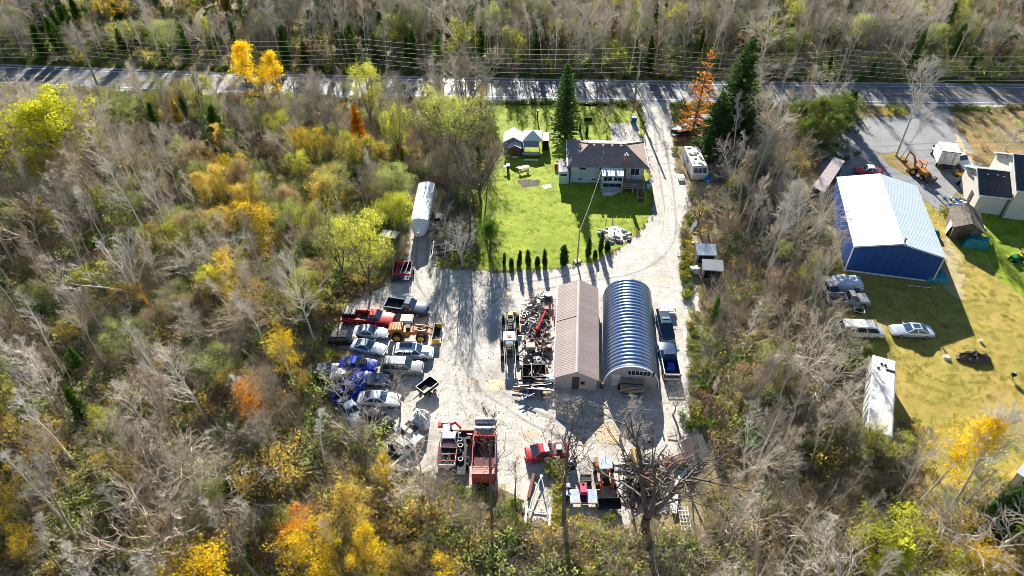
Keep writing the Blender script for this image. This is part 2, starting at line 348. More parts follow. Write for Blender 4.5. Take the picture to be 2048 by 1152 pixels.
# ------------------------------------------------------------------ buildings
def rect_at(corner, rz):
    """local frame whose origin is the front left corner"""
    return corner, rz
_panel_cache = {}
def roof_panels(root, p0, along, down, n, m, rib=3, h=.035, name='roof_panel', t=.03):
    """n ribbed sheets laid side by side from p0; along = whole length vector, down = slope vector"""
    along, down, p0 = Vector(along), Vector(down), Vector(p0); wv = along / n; nn = wv.cross(down).normalized()
    if nn.z < 0: nn = -nn
    key = (round(wv.length, 3), round(down.length, 3), tuple(round(q, 3) for q in wv.normalized()), tuple(round(q, 3) for q in down.normalized()), m.name)
    b = MB(); u = wv * .995; prof = []
    for k in range(rib):
        s0 = k / rib; s = 1 / rib
        prof += [(s0, 0), (s0 + s * .70, 0), (s0 + s * .78, h), (s0 + s * .92, h)]
    prof.append((1, 0))
    top = [u * a + nn * (z + t) for a, z in prof]; bot = [q + down for q in top]; k = len(top)
    b.add(top + bot + [Vector((0, 0, 0)), u, u + down, down], [(i, i + 1, k + i + 1, k + i) for i in range(k - 1)] + [(2 * k, 2 * k + 3, 2 * k + 2, 2 * k + 1)] + [tuple(list(range(k - 1, -1, -1)) + [2 * k, 2 * k + 1]), tuple([k + i for i in range(k)] + [2 * k + 2, 2 * k + 3])])
    me = _panel_cache.get(key)
    if me is None: me = b.mesh(name); me.materials.append(m); _panel_cache[key] = me
    for i in range(n):
        o = link(name, me, root); o.location = p0 + wv * i
def course_slope(mb, a, b, c, d, n, step=.025, mi=0):
    """a,b lower edge; d,c upper edge: n overlapping courses"""
    a, b, c, d = map(Vector, (a, b, c, d)); nn = (b - a).cross(d - a).normalized()
    for i in range(n):
        t0, t1 = i / n, (i + 1) / n
        p, q = a.lerp(d, t0) + nn * step, b.lerp(c, t0) + nn * step; r_, s_ = b.lerp(c, t1), a.lerp(d, t1); base = [a.lerp(d, t0), b.lerp(c, t0)]
        mb.add([p, q, r_, s_, base[0], base[1]], [(0, 1, 2, 3), (4, 5, 1, 0)], mi)
def window(root, cx, y, cz, w_, h_, bars=1, axis='x', frame=M_white, out=-1, glass=None):
    """frame > pane; axis x: in a wall facing -y (or +y if out=1); axis y: in a wall facing -x"""
    t = .07; b = MB()
    def bx(u, z, su, sz, d=.08, off=0.0):
        if axis == 'x': b.box(u, y + out * off, z, su, d, sz)
        else: b.box(y + out * off, u, z, d, su, sz)
    bx(cx, cz + h_ / 2, w_ + t, t); bx(cx, cz - h_ / 2, w_ + t, t); bx(cx - w_ / 2, cz, t, h_ - t - .004); bx(cx + w_ / 2, cz, t, h_ - t - .004)
    for i in range(1, bars): bx(cx - w_ / 2 + w_ * i / bars, cz, .05, h_ - t - .004, .07)
    f = b.build('window', frame, root); b = MB(); n = bars; ww = (w_ - t) / n
    for i in range(n):
        b = MB(); u = cx - w_ / 2 + w_ * (i + .5) / n
        if axis == 'x': b.box(u, y, cz, ww - .03, .03, h_ - t)
        else: b.box(y, u, cz, .03, ww - .03, h_ - t)
        b.build('pane', glass or M_glass, f)
    return f

# taupe metal barn -------------------------------------------------------
RB = R(-5.0)
c0 = G(1109, 775)
tb = thing('metal_barn', 'long low barn with a taupe ribbed metal gable roof beside the arched steel hut', 'barn', c0, RB)
BW, BL, BE, BR = 4.75, 15.6, 1.95, 3.1
b = MB(); b.add([(0, 0, 0), (BW, 0, 0), (BW, 0, BE), (BW / 2, 0, BR - .1), (0, 0, BE), (0, BL, 0), (BW, BL, 0), (BW, BL, BE), (BW / 2, BL, BR - .1), (0, BL, BE)],
      [(0, 1, 2, 3, 4), (9, 8, 7, 6, 5), (0, 4, 9, 5), (1, 6, 7, 2)])
b.build('wall', M_beige, tb)
ov = .22; sl = (BR - BE) / (BW / 2)
roof_panels(tb, (BW / 2, -ov, BR), (0, BL + 2 * ov, 0), (-BW / 2 - ov, 0, -(BW / 2 + ov) * sl), 20, M_taupe, 3, .014)
roof_panels(tb, (BW / 2, -ov, BR), (0, BL + 2 * ov, 0), (BW / 2 + ov, 0, -(BW / 2 + ov) * sl), 20, M_taupe, 3, .014)
b = MB(); b.add([(BW / 2 - .16, -ov - .02, BR + .02), (BW / 2, -ov - .02, BR + .11), (BW / 2 + .16, -ov - .02, BR + .02), (BW / 2 - .16, BL + ov, BR + .02), (BW / 2, BL + ov, BR + .11), (BW / 2 + .16, BL + ov, BR + .02)], [(0, 1, 4, 3), (1, 2, 5, 4), (0, 2, 1), (3, 4, 5)])
b.build('ridge_cap', mat('pale_taupe_trim', (.50, .42, .38), .5, var=.1), tb)
b = MB(); b.tube((-.26, -ov, BE - .10), (-.26, BL + ov, BE - .10), .06, n=6); b.build('gutter', M_white, tb)
b = MB(); b.tube((-.12, -.06, BE - .15), (-.12, -.06, .1), .05, n=6); b.build('downpipe', M_white, tb)
b = MB(); b.box(2.35, -.03, 1.05, .8, .06, 2.0); dr = b.build('door', M_dark, tb); b = MB(); b.box(2.65, -.08, 1.0, .06, .05, .16); b.build('handle', M_steel, dr)
window(tb, 3.15, -.02, 1.15, .5, .55, 1, frame=M_wood)
# seam across the left slope
b = MB(); q = Vector((0, 9.0, 0)); b.tube((BW / 2 - .1, 9, BR + .01), (-ov, 9.0, BE - ov * sl + .05), .025, n=5); b.build('seam', M_taupe, tb)

# arched steel hut -------------------------------------------------------
c0 = G(1208, 771); QW, QL, QH = 6.1, 15.4, 3.45
qh = thing('arched_steel_hut', 'half-round hut of galvanised corrugated steel arches right of the taupe barn', 'hut', c0, R(-5.5))
n = 27; pw = QL / n
def arc(y, k, nseg=20, grow=0.0):
    out = []
    for i in range(nseg + 1):
        a = math.pi * i / nseg; ca, sa = math.cos(a), math.sin(a)
        x = QW / 2 - (QW / 2 + grow) * ca * (1.0); z = (QH + grow) * (sa ** .82 if sa > 0 else 0)
        out.append((x, y, z))
    return out
b = MB(); rows = [(0, 0), (pw * .28, .0), (pw * .42, .11), (pw * .76, .11), (pw * .9, .0), (pw * .985, 0)]
vs_ = []
for y, g in rows: vs_ += arc(y, 0, grow=g)
fs_ = [(r_ * 21 + i, r_ * 21 + i + 1, (r_ + 1) * 21 + i + 1, (r_ + 1) * 21 + i) for r_ in range(5) for i in range(20)]
b.add(vs_, fs_); pm = b.mesh('arch_panel'); pm.materials.append(M_quon); pm.shade_smooth(); pm.set_sharp_from_angle(angle=R(25))
for i in range(n): o = link('arch_panel', pm, qh); o.location = (0, pw * i, 0)
M_endw = mat('grey_lilac_end_wall', (.42, .40, .42), .6, c2=(.34, .33, .35), scale=1)
for y, nm in ((.10, 'end_wall'), (QL - .10, 'end_wall')):
    b = MB(); a_ = arc(y, 0, grow=-.03); b.add(a_, [tuple(range(21))]); a2 = [(x, y + .06, z) for x, _, z in a_]; b.add(a2, [tuple(reversed(range(21)))]); b.build(nm, M_endw, qh)
b = MB(); a1 = arc(-.05, 0, grow=.02); a2 = arc(-.05, 0, grow=.15)
for i in range(20): b.add([a1[i], a1[i + 1], a2[i + 1], a2[i], (a1[i][0], .02, a1[i][2]), (a1[i + 1][0], .02, a1[i + 1][2]), (a2[i + 1][0], .02, a2[i + 1][2]), (a2[i][0], .02, a2[i][2])], [(0, 1, 2, 3), (7, 6, 5, 4), (3, 2, 6, 7), (1, 0, 4, 5)])
b.build('arch_trim', M_white, qh)
b = MB(); b.box(1.25, .05, 1.05, .95, .08, 2.0); dr = b.build('door', M_dwhite, qh); b = MB(); b.box(1.6, 0, 1.0, .06, .06, .14); b.build('handle', M_dark, dr)
window(qh, 3.75, .06, 2.45, 2.6, .75, 6, frame=M_white)
b = MB(); b.tube((5.35, -.05, 2.2), (5.35, -.15, 3.0), .1, n=8); b.build('flue', M_black, qh)
# slatted rack trailer in front
c = G(1263, 790)
rt = thing('rack_trailer', 'flat rack trailer of pale boards parked against the front of the arched hut', 'trailer', (c.x, c.y, 0), R(-4))
b = MB(); b.box(0, 1.1, .55, 2.7, 3.0, .08); b.build('deck', mat('teal_grey_deck', (.07, .16, .19), .6, var=.3), rt)
for i in range(5):
    b = MB(); b.box(0, -.25 - .0 * i, .75 + .22 * i, 2.75, .06, .10); b.build('board', M_wood if i != 1 else M_pwood, rt)
for i in range(5):
    b = MB(); b.box(0, .62 - .28 * i + .9, 1.75 - .14 * i, 2.7, .16, .07, 0); b.build('board', M_wood, rt)
for sx in (-1.35, 1.35):
    b = MB(); b.box(sx, -.1, .95, .08, .08, 1.4); b.build('post', M_wood, rt)
    b = MB(); b.box(sx, 1.1, .95, .07, 3.0, .08); b.build('side_rail', M_steel, rt)
    b = MB(); b.tube((sx * 1.06 - .1, .8, .32), (sx * 1.06 + .1, .8, .32), .32, n=14); b.build('wheel', M_tyre, rt)
b = MB(); b.box(0, 0, .18, .95, .6, .36, R(-8)); b.box(0, 0, .38, 1.0, .66, .05, R(-8)); tag(b.build('storage_tote', M_btarp), 'bright blue plastic tote with lid on the rack trailer deck', 'tote').location = (c.x - .35, c.y + 1.6, .60)

# blue barn with white roof ----------------------------------------------
c0 = Vector((46.05, 73.9, 0)); RBB = R(-12.5); W_, D_, E_, Rr = 11.2, 17.6, 4.25, 5.6
bb = thing('blue_barn', 'large barn with dark blue metal walls and a white ribbed gable roof', 'barn', c0, RBB)
for k, (x0, x1) in enumerate([(0, W_)]):
    n = 12
    for i in range(n):
        a, c_ = W_ * i / n, W_ * (i + 1) / n; ha = E_ + (Rr - .1 - E_) * (1 - abs(a - W_ / 2) / (W_ / 2)); hc = E_ + (Rr - .1 - E_) * (1 - abs(c_ - W_ / 2) / (W_ / 2))
        for yy, s in ((0, 1), (D_, -1)):
            b = MB(); t = .05 * s; g = .008
            b.loft([[(a + g, yy + t, 0), (c_ - g, yy + t, 0), (c_ - g, yy + t, hc), (a + g, yy + t, ha)], [(a + g, yy, 0), (c_ - g, yy, 0), (c_ - g, yy, hc), (a + g, yy, ha)]]); b.build('wall_panel', M_blwall, bb)
n = 18
for xx, s in ((0, 1), (W_, -1)):
    for i in range(n):
        a = D_ * i / n; b = MB(); b.box(xx + .03 * s, a + D_ / n / 2, E_ / 2, .05, D_ / n - .016, E_); b.build('wall_panel', M_blwall, bb)
b = MB(); b.box(W_ / 2, D_ / 2, E_ / 2 - .03, W_ - .2, D_ - .2, E_ - .1); b.build('inner_frame', M_dark, bb)
ov = .15; sl = (Rr - E_) / (W_ / 2)
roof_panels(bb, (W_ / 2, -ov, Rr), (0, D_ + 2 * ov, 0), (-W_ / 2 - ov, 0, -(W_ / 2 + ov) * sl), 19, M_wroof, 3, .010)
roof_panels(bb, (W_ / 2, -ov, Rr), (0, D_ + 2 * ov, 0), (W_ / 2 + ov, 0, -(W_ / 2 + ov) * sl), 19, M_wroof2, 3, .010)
b = MB(); b.add([(W_ / 2 - .2, -ov, Rr + .04), (W_ / 2, -ov, Rr + .12), (W_ / 2 + .2, -ov, Rr + .04), (W_ / 2 - .2, D_ + ov, Rr + .04), (W_ / 2, D_ + ov, Rr + .12), (W_ / 2 + .2, D_ + ov, Rr + .04)], [(0, 1, 4, 3), (1, 2, 5, 4), (0, 2, 1), (3, 4, 5)]); b.build('ridge_cap', M_white, bb)
for x in (-.03, W_ + .03): b = MB(); b.box(x, -.03, E_ / 2, .14, .14, E_); b.build('corner_trim', M_white, bb)
for s in (0, 1):
    b = MB(); b.tube((W_ / 2, -.1, Rr - .12), (0 if s == 0 else W_, -.1, E_ - .12), .07, n=5); b.build('gable_trim', M_white, bb)
b = MB(); b.box(W_ / 2, -.06, .1, W_, .10, .16); b.build('base_trim', M_white, bb)
b = MB(); b.tube((W_ / 2 + .3, .4, Rr - .05), (W_ / 2 + .3, .4, Rr + .45), .10, n=8); b.tube((W_ / 2 + .3, .4, Rr + .45), (W_ / 2 + .3, .4, Rr + .55), .17, n=8); b.build('roof_vent', M_rust, bb)

# brown-roofed house -------------------------------------------------------
hs = thing('house', 'single-storey house with brown hipped shingle roof and pale aqua walls beside the driveway', 'house', (9.0, 96.0, 0), R(-2.5))
HW, HD, HE, HR = 12.6, 8.2, 3.3, 5.1
b = MB(); b.box(HW / 2, HD / 2, HE / 2, HW - .9, HD - .9, HE); b.build('wall', M_sid, hs)
for i in range(16):
    b = MB(); b.box(HW / 2 , .435, .22 + i * .2, HW - .9, .035, .17); b.build('siding_board', M_sid, hs)
b = MB(); rl, rr_ = (3.5, 4.1, HR), (9.1, 4.1, HR); e = [(-.15, -.1, HE), (HW + .15, -.1, HE), (HW + .15, HD + .1, HE), (-.15, HD + .1, HE)]
for nm, q in (('front', (e[0], e[1], rr_, rl)), ('back', (e[2], e[3], rl, rr_))):
    b = MB(); course_slope(b, *q, 16); b.build('roof_slope', M_shin, hs)
for q in ((e[1], e[2], rr_, rr_), (e[3], e[0], rl, rl)):
    b = MB(); course_slope(b, *q, 16); b.build('roof_slope', M_shin, hs)
for a_, c_ in ((e[0], rl), (e[1], rr_), (e[2], rr_), (e[3], rl), (rl, rr_)):
    b = MB(); b.tube(Vector(a_) + Vector((0, 0, .05)), Vector(c_) + Vector((0, 0, .05)), .09, n=5); b.build('ridge_cap', M_shin, hs)
for x0, y0, x1, y1 in ((-.2, -.15, HW + .2, -.15), (-.2, HD + .15, HW + .2, HD + .15)): b = MB(); b.box((x0 + x1) / 2, y0, HE - .03, HW + .5, .12, .12); b.build('gutter', M_white if y0 > 0 else M_shin, hs)
for x0 in (-.2, HW + .2): b = MB(); b.box(x0, HD / 2, HE - .03, .12, HD + .2, .12); b.build('gutter', M_white, hs)
for i in range(4):
    b = MB(); x = 4.1 + i * 1.45; b.box(x, 3.55, HR - .05, .26, .3, .34); b.box(x, 3.5, HR + .14, .36, .4, .06); b.build('roof_vent', M_shin, hs)
for x, y, h in ((5.6, 2.05, .6), (5.3, 1.1, .45), (7.4, .5, .35), (3.1, 4.6, .4), (9.6, 4.5, .35)): b = MB(); z = HE + (HR - HE) * min(1, y / 4.1); b.tube((x, y, z - .1), (x, y, z + h), .06, n=7); b.build('vent_pipe', M_steel, hs)
b = MB(); b.box(9.05, .55, 3.0, .5, .5, 4.4); ch = b.build('chimney', M_brick, hs); b = MB(); b.box(9.05, .55, 5.24, .62, .62, .1); b.build('cap', M_stone, ch); b = MB(); b.tube((9.05, .55, 5.3), (9.05, .55, 5.6), .1, n=8); b.build('flue', M_steel, ch)
window(hs, 2.3, .38, 2.75, 1.1, .6, 1); window(hs, 5.2, .38, 2.75, .5, .6, 1); window(hs, 2.0, .38, .75, .7, .35, 1); window(hs, 4.2, .38, .75, .7, .35, 1); window(hs, 10.7, .38, 2.3, 1.4, 1.3, 2)
b = MB(); b.box(8.3, .40, 1.9, .8, .06, 1.9); b.build('door', M_white, hs)
# left annexe
an = MB(); an.box(-.62, 1.5, 1.15, 1.6, 3.2, 2.3); an.build('annexe_wall', M_sid, hs)
b = MB(); b.slab([(-1.55, -.2, 2.2), (.3, -.2, 2.5), (.3, 3.6, 2.6), (-1.55, 3.6, 2.3)], .08); b.build('annexe_roof', M_lshin, hs); window(hs, -.7, -.13, 1.75, 1.1, .45, 1)
# sun porch with white metal roof
b = MB(); b.box(7.0, -.75, 1.42, 3.3, 2.2, 2.84); b.build('porch_wall', M_sid, hs)
for i in range(5):
    b = MB(); x = 5.25 + i * .70; b.slab([(x, -2.15, 3.0), (x + .64, -2.15, 3.0), (x + .64, .35, 3.35), (x, .35, 3.35)], .05); b.build('porch_roof_sheet', M_white, hs)
window(hs, 6.25, -1.88, 2.25, 1.4, .8, 2); window(hs, 7.8, -1.88, 2.25, 1.4, .8, 2)
window(hs, 7.0, -1.87, 1.1, 2.9, .8, 3, frame=M_sid)
# deck, posts, stairs
dk = thing('deck', 'dark wooden deck with pale railings below the house by the driveway', 'deck', (9.0, 96.0, 0), R(-2.5))
for i in range(14): b = MB(); b.box(10.2, -.05 - i * .19, 1.0, 3.6, .17, .05); b.build('plank', M_wood if i % 4 else M_dark, dk)
for x in (8.5, 10.2, 11.9):
    for y in (0, -2.6): b = MB(); b.box(x, y - .1, 1.0, .12, .12, 2.1); b.build('post', M_wood, dk)
for z in (1.45, 1.95): b = MB(); b.box(9.6, -2.72, z, 2.4, .07, .08); b.build('rail', M_wood, dk)
for x in (8.42, 12.0): b = MB(); b.box(x, -1.35, 1.98, .07, 2.7, .08); b.build('rail', M_wood, dk)
for i in range(7): b = MB(); b.box(11.35, -2.95 - .3 * i, .92 - .13 * i, 1.1, .28, .05); b.build('step', M_dark, dk)
for x in (10.75, 11.95):
    b = MB(); b.slab([(x, -2.8, 1.85), (x + .08, -2.8, 1.85), (x + .08, -5.0, .95), (x, -5.0, .95)], .09); b.build('handrail', M_wood, dk)
    b = MB(); b.box(x + .04, -5.0, .5, .1, .1, 1.0); b.build('post', M_wood, dk)
b = MB(); b.box(11.35, -4.98, .93, 1.1, .06, .07); b.build('rail', M_wood, dk)
fr = thing('porch_frame', 'pale timber frame standing on the lawn in front of the sun porch', 'frame', (9.0, 96.0, 0), R(-2.5))
for x, y, h in ((5.2, -2.2, 2.7), (8.6, -2.6, 1.4), (4.9, -3.4, 1.0), (8.4, -3.4, .5)): b = MB(); b.box(x, y, h / 2, .1, .1, h); b.build('post', M_wood, fr)
b = MB(); b.box(6.6, -3.4, .9, 3.6, .1, .1); b.build('beam', M_wood, fr); b = MB(); b.box(4.7, -1.9, 2.2, .9, .1, .1); b.build('beam', M_wood, fr)
b = MB(); b.prism([(5.5, -2.0), (8.4, -2.0), (7.0, -3.3), (5.5, -3.3)], .05, .5); b.build('ramp', M_dwhite, fr)

# wooden pole and its wire
c = G(1154, 524)
wp = thing('wooden_pole', 'short wooden service pole at the lower edge of the lawn', 'pole', c); b = MB(); b.tube((0, 0, -.2), (.05, .05, 5.6), .12, .09, 8); b.build('shaft', M_pole, wp); b = MB(); b.box(0, 0, .15, .9, .7, .3, .4); b.build('base_block', M_stone, wp)
b = MB(); a_ = Vector((c.x + .05, c.y + .05, 5.5)); e_ = Vector((14.2, 95.0, 3.3)); pts = [a_.lerp(e_, t / 10) + Vector((0, 0, -.5 * math.sin(math.pi * t / 10))) for t in range(11)]; b.path(pts, .032, 5); o = b.build('service_cable', M_pole); tag(o, 'thick cable running from the wooden pole up to the house porch', 'cable')

# sheds behind the lawn
c0 = G(1008, 303)
s1 = thing('blue_tent_shed', 'blue cloth-walled shed with pale grey gable roof left of the white canopy', 'shed', (c0.x, c0.y, 0), R(-2))
b = MB(); b.add([(0, 0, 0), (3.2, 0, 0), (3.2, 0, 1.9), (1.6, 0, 2.8), (0, 0, 1.9), (0, 3.4, 0), (3.2, 3.4, 0), (3.2, 3.4, 1.9), (1.6, 3.4, 2.8), (0, 3.4, 1.9)], [(0, 1, 2, 3, 4), (9, 8, 7, 6, 5), (0, 4, 9, 5), (1, 6, 7, 2)]); b.build('wall', M_bpl, s1)
for q in ([(-.15, -.1, 1.85), (-.15, 3.5, 1.85), (1.6, 3.5, 2.85), (1.6, -.1, 2.85)], [(1.6, -.1, 2.85), (1.6, 3.5, 2.85), (3.35, 3.5, 1.85), (3.35, -.1, 1.85)]): b = MB(); b.slab(q[::-1], .06); b.build('roof_slope', M_dwhite, s1)
for i in range(3): b = MB(); y = -.12; z = 2.0 + i * .25; hw = 1.45 - i * .42; b.box(1.6, y, z, 2 * hw, .06, .2); b.build('gable_board', M_lshin, s1)
c0 = G(1046, 301)
s2 = thing('white_canopy', 'white peaked canopy tent beside the blue shed', 'canopy', (c0.x, c0.y, 0), R(-2))
b = MB(); b.add([(0, 0, 2.1), (3.3, 0, 2.1), (3.3, 3.3, 2.1), (0, 3.3, 2.1), (1.65, 1.65, 3.1)], [(0, 1, 4), (1, 2, 4), (2, 3, 4), (3, 0, 4)]); b.build('cloth_roof', M_white, s2)
b = MB(); b.box(1.65, -.02, 1.95, 3.3, .03, .3); b.box(1.65, 3.32, 1.95, 3.3, .03, .3); b.box(-.02, 1.65, 1.95, .03, 3.3, .3); b.build('valance', M_white, s2)
for x in (0, 3.3):
    for y in (0, 3.3): b = MB(); b.tube((x, y, 0), (x, y, 2.1), .03, n=6); b.build('leg', M_steel, s2)
b = MB(); b.slab([(3.35, 0, .1), (3.35, 3.2, .1), (4.3, 3.2, 1.9), (4.3, 0, 1.9)], .05); b.box(3.9, 1.6, 1.0, 1.0, 3.0, 1.9); b.build('side_curtain', M_black, s2)
c0 = G(1046, 306)
s3 = thing('slatted_porch', 'grey slatted porch with a railed platform in front of the white canopy', 'porch', (c0.x, c0.y, 0), R(-2))
b = MB(); b.slab([(.1, -.6, 1.5), (2.7, -.6, 1.5), (2.7, .5, 2.0), (.1, .5, 2.0)], .05); b.build('roof_sheet', M_lshin, s3)
for i in range(6): b = MB(); b.box(1.4, -.7 - .18 * i, .5, 2.9, .16, .05); b.build('plank', M_lshin, s3)
b = MB(); b.box(1.4, -1.72, .85, 3.0, .07, .12); b.build('rail', M_white, s3)
for x in (0, 2.85): b = MB(); b.box(x, -.7, .5, .1, 2.0, 1.0); b.build('side_panel', M_bpl, s3)
b = MB(); b.box(1.5, -2.5, .15, 2.4, .12, .3); b.build('step', M_white, s3)
c0 = G(1018, 312)
s4 = thing('wooden_playhouse', 'small brown wooden playhouse with grey gable roof in front of the blue shed', 'playhouse', (c0.x, c0.y, 0), R(-2))
b = MB(); b.add([(0, 0, 0), (2, 0, 0), (2, 0, 1.6), (1, 0, 2.1), (0, 0, 1.6), (0, 1.9, 0), (2, 1.9, 0), (2, 1.9, 1.6), (1, 1.9, 2.1), (0, 1.9, 1.6)], [(0, 1, 2, 3, 4), (9, 8, 7, 6, 5), (0, 4, 9, 5), (1, 6, 7, 2)]); b.build('wall', M_bwood, s4)
for i in range(7): b = MB(); b.box(.15 + i * .285, -.02, .8, .26, .03, 1.5); b.build('wall_board', M_bwood, s4)
for q in ([(-.12, -.2, 1.58), (1, -.2, 2.16), (1, 2.1, 2.16), (-.12, 2.1, 1.58)], [(1, -.2, 2.16), (2.12, -.2, 1.58), (2.12, 2.1, 1.58), (1, 2.1, 2.16)]): b = MB(); b.slab(q, .05); b.build('roof_slope', M_dwhite, s4)
b = MB(); b.box(1, -.08, .75, .8, .05, 1.4); b.build('door', M_dark, s4); b = MB(); b.box(1, -.4, .06, 1, .5, .1); b.build('step', M_white, s4)
# neighbour houses -----------------------------------------------------------
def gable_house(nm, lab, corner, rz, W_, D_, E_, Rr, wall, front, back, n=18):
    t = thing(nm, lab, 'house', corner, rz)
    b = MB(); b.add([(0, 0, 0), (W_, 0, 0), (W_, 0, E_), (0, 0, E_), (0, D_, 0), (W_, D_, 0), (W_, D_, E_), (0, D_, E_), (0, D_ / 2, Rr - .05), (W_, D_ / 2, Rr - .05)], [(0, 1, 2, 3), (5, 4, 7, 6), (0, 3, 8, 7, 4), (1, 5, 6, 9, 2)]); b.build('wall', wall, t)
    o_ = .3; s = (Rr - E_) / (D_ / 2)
    b = MB(); course_slope(b, (-o_, -o_, E_ - o_ * s), (W_ + o_, -o_, E_ - o_ * s), (W_ + o_, D_ / 2, Rr), (-o_, D_ / 2, Rr), n); b.build('roof_slope', front, t)  # front slope: its shade is put into a darker shingle colour
    b = MB(); course_slope(b, (W_ + o_, D_ + o_, E_ - o_ * s), (-o_, D_ + o_, E_ - o_ * s), (-o_, D_ / 2, Rr), (W_ + o_, D_ / 2, Rr), n); b.build('roof_slope', back, t)  # back slope: sunlight put into a paler colour of the same roof
    for y0, z0, y1, z1 in ((-o_, E_ - o_ * s, D_ / 2, Rr), (D_ + o_, E_ - o_ * s, D_ / 2, Rr)):
        b = MB(); b.tube((-o_ - .03, y0, z0 - .08), (-o_ - .03, y1, z1 - .08), .10, n=4); b.build('rake_trim', M_white, t)
    b = MB(); b.box(W_ / 2, -o_ - .05, E_ - o_ * s - .05, W_ + 2 * o_, .12, .14); b.build('gutter', M_white, t)
    b = MB(); b.box(W_ / 2, D_ / 2, Rr + .03, W_ + 2 * o_, .22, .05); b.build('ridge_cap', back, t)
    return t
nh = gable_house('garage', 'cream garage wing with shade-toned grey front roof slope joined to the larger neighbour house', (70.7, 88.0, 0), R(-13), 3.9, 8.2, 3.4, 5.3, M_cream, M_gshin, M_lshin)
b = MB(); b.box(-.05, 2.6, 1.1, .08, .9, 2.0); b.build('door', M_dark, nh)
for x, y in ((1.0, 3.0), (2.4, 3.1), (3.2, 2.8)): b = MB(); b.box(x, y, 4.95, .3, .3, .25); b.build('roof_vent', M_gshin, nh)
b = MB(); b.slab([(-.31, 5.2, 4.0), (-.31, 7.6, 3.4), (-.34, 7.6, 3.05), (-.34, 5.0, 3.65)], .04); b.build('gable_band', M_nblue, nh)
nh2 = gable_house('neighbour_house', 'larger cream neighbour house with shade-toned grey front roof cut by the right edge', (74.6, 86.4, 0), R(-13), 14, 11, 5.2, 7.9, M_cream, M_gshin, M_lshin, 22)
window(nh2, 2.6, -.02, 2.2, 1.2, .7, 2); window(nh2, 7, -.02, 3.6, 1.4, 1.0, 2)
for x, y in ((2.2, 3.4), (4.5, 6.5), (6.5, 3.4)): b = MB(); b.box(x, y, 7.0, .3, .35, .35); b.build('roof_vent', M_gshin, nh2)
b = MB(); b.slab([(-.31, 7.3, 6.55), (-.31, 10.2, 5.4), (-.34, 10.2, 5.0), (-.34, 7.0, 6.2)], .04); b.build('gable_band', M_nblue, nh2)
# old shed with ridge running away from us
c0 = Vector((63.5, 80.6, 0))
os_ = thing('old_shed', 'old shed with mottled brown roof beside the neighbour garage', 'shed', (64.0, 81.3, 0), R(-20))
b = MB(); b.add([(0, 0, 0), (3.6, 0, 0), (3.6, 0, 2.1), (1.8, 0, 3.1), (0, 0, 2.1), (0, 5, 0), (3.6, 5, 0), (3.6, 5, 2.1), (1.8, 5, 3.1), (0, 5, 2.1)], [(0, 1, 2, 3, 4), (9, 8, 7, 6, 5), (0, 4, 9, 5), (1, 6, 7, 2)]); b.build('wall', M_oshin, os_)
for q in ([(1.8, -.35, 3.2), (1.8, 5.3, 3.2), (-.3, 5.3, 2.05), (-.3, -.35, 2.05)], [(3.9, -.35, 2.05), (3.9, 5.3, 2.05), (1.8, 5.3, 3.2), (1.8, -.35, 3.2)]): b = MB(); course_slope(b, q[3], q[0], q[1], q[2], 1) if 0 else b.slab(q[::-1], .07); b.build('roof_slope', M_oshin, os_)
b = MB(); b.box(1.6, -.05, 1.0, 1.4, .06, 1.9); b.build('door', M_dark, os_)
b = MB(); b.slab([(-.4, .8, .1), (-.1, 2.6, .1), (-.08, 2.6, 1.7), (-.08, .8, 1.7)], .04); b.build('leaning_sheet', M_white, os_)
def lumpy(name, pts, z, m, seed=0, label=None, cat='tarp', loc=(0, 0, 0), n=14, rough=.25):
    """a draped cloth: a polygon blown up to a crumpled dome"""
    r = random.Random(seed); cx = sum(p[0] for p in pts) / len(pts); cy = sum(p[1] for p in pts) / len(pts); rings = []; out = []
    for k in range(n): 
        t = k / n * len(pts); i = int(t); f = t - i; a, b_ = pts[i % len(pts)], pts[(i + 1) % len(pts)]; out.append((a[0] + (b_[0] - a[0]) * f, a[1] + (b_[1] - a[1]) * f))
    b = MB()
    for s, h in ((1.08, 0.02), (1.0, .35), (.9, .75), (.65, .95), (.35, 1.0), (.1, 1.02)):
        rings.append([(cx + (p[0] - cx) * s * (1 + r.uniform(-.06, .06)), cy + (p[1] - cy) * s * (1 + r.uniform(-.06, .06)), max(.02, z * h * (1 + r.uniform(-rough, rough)))) for p in out])
    b.loft(rings); o = b.build(name, m, smooth=True); o.location = loc
    if label: tag(o, label, cat)
    return o
lumpy('teal_tarp', [(0, -.8), (3.3, -1.4), (4.1, .2), (.8, .9)], 1.3, M_teal, 2, 'teal tarp draped over a heap in front of the old shed', 'tarp', (64.9, 79.9, 0))
lumpy('green_tarp', [(-.8, -.6), (1, -.7), (1.1, .6), (-.7, .7)], .9, M_teal, 3, 'small dark teal tarp over a bundle left of the old shed', 'tarp', (61.6, 81.9, 0))
c = G(1872, 558); lumpy('tarp_heap', [(-1.6, -.6), (1.1, -1.0), (1.5, .6), (.2, 1.9), (-1.0, .9)], .9, M_teal, 5, 'bright teal tarp at the right front corner of the blue barn', 'tarp', (c.x, c.y, 0))
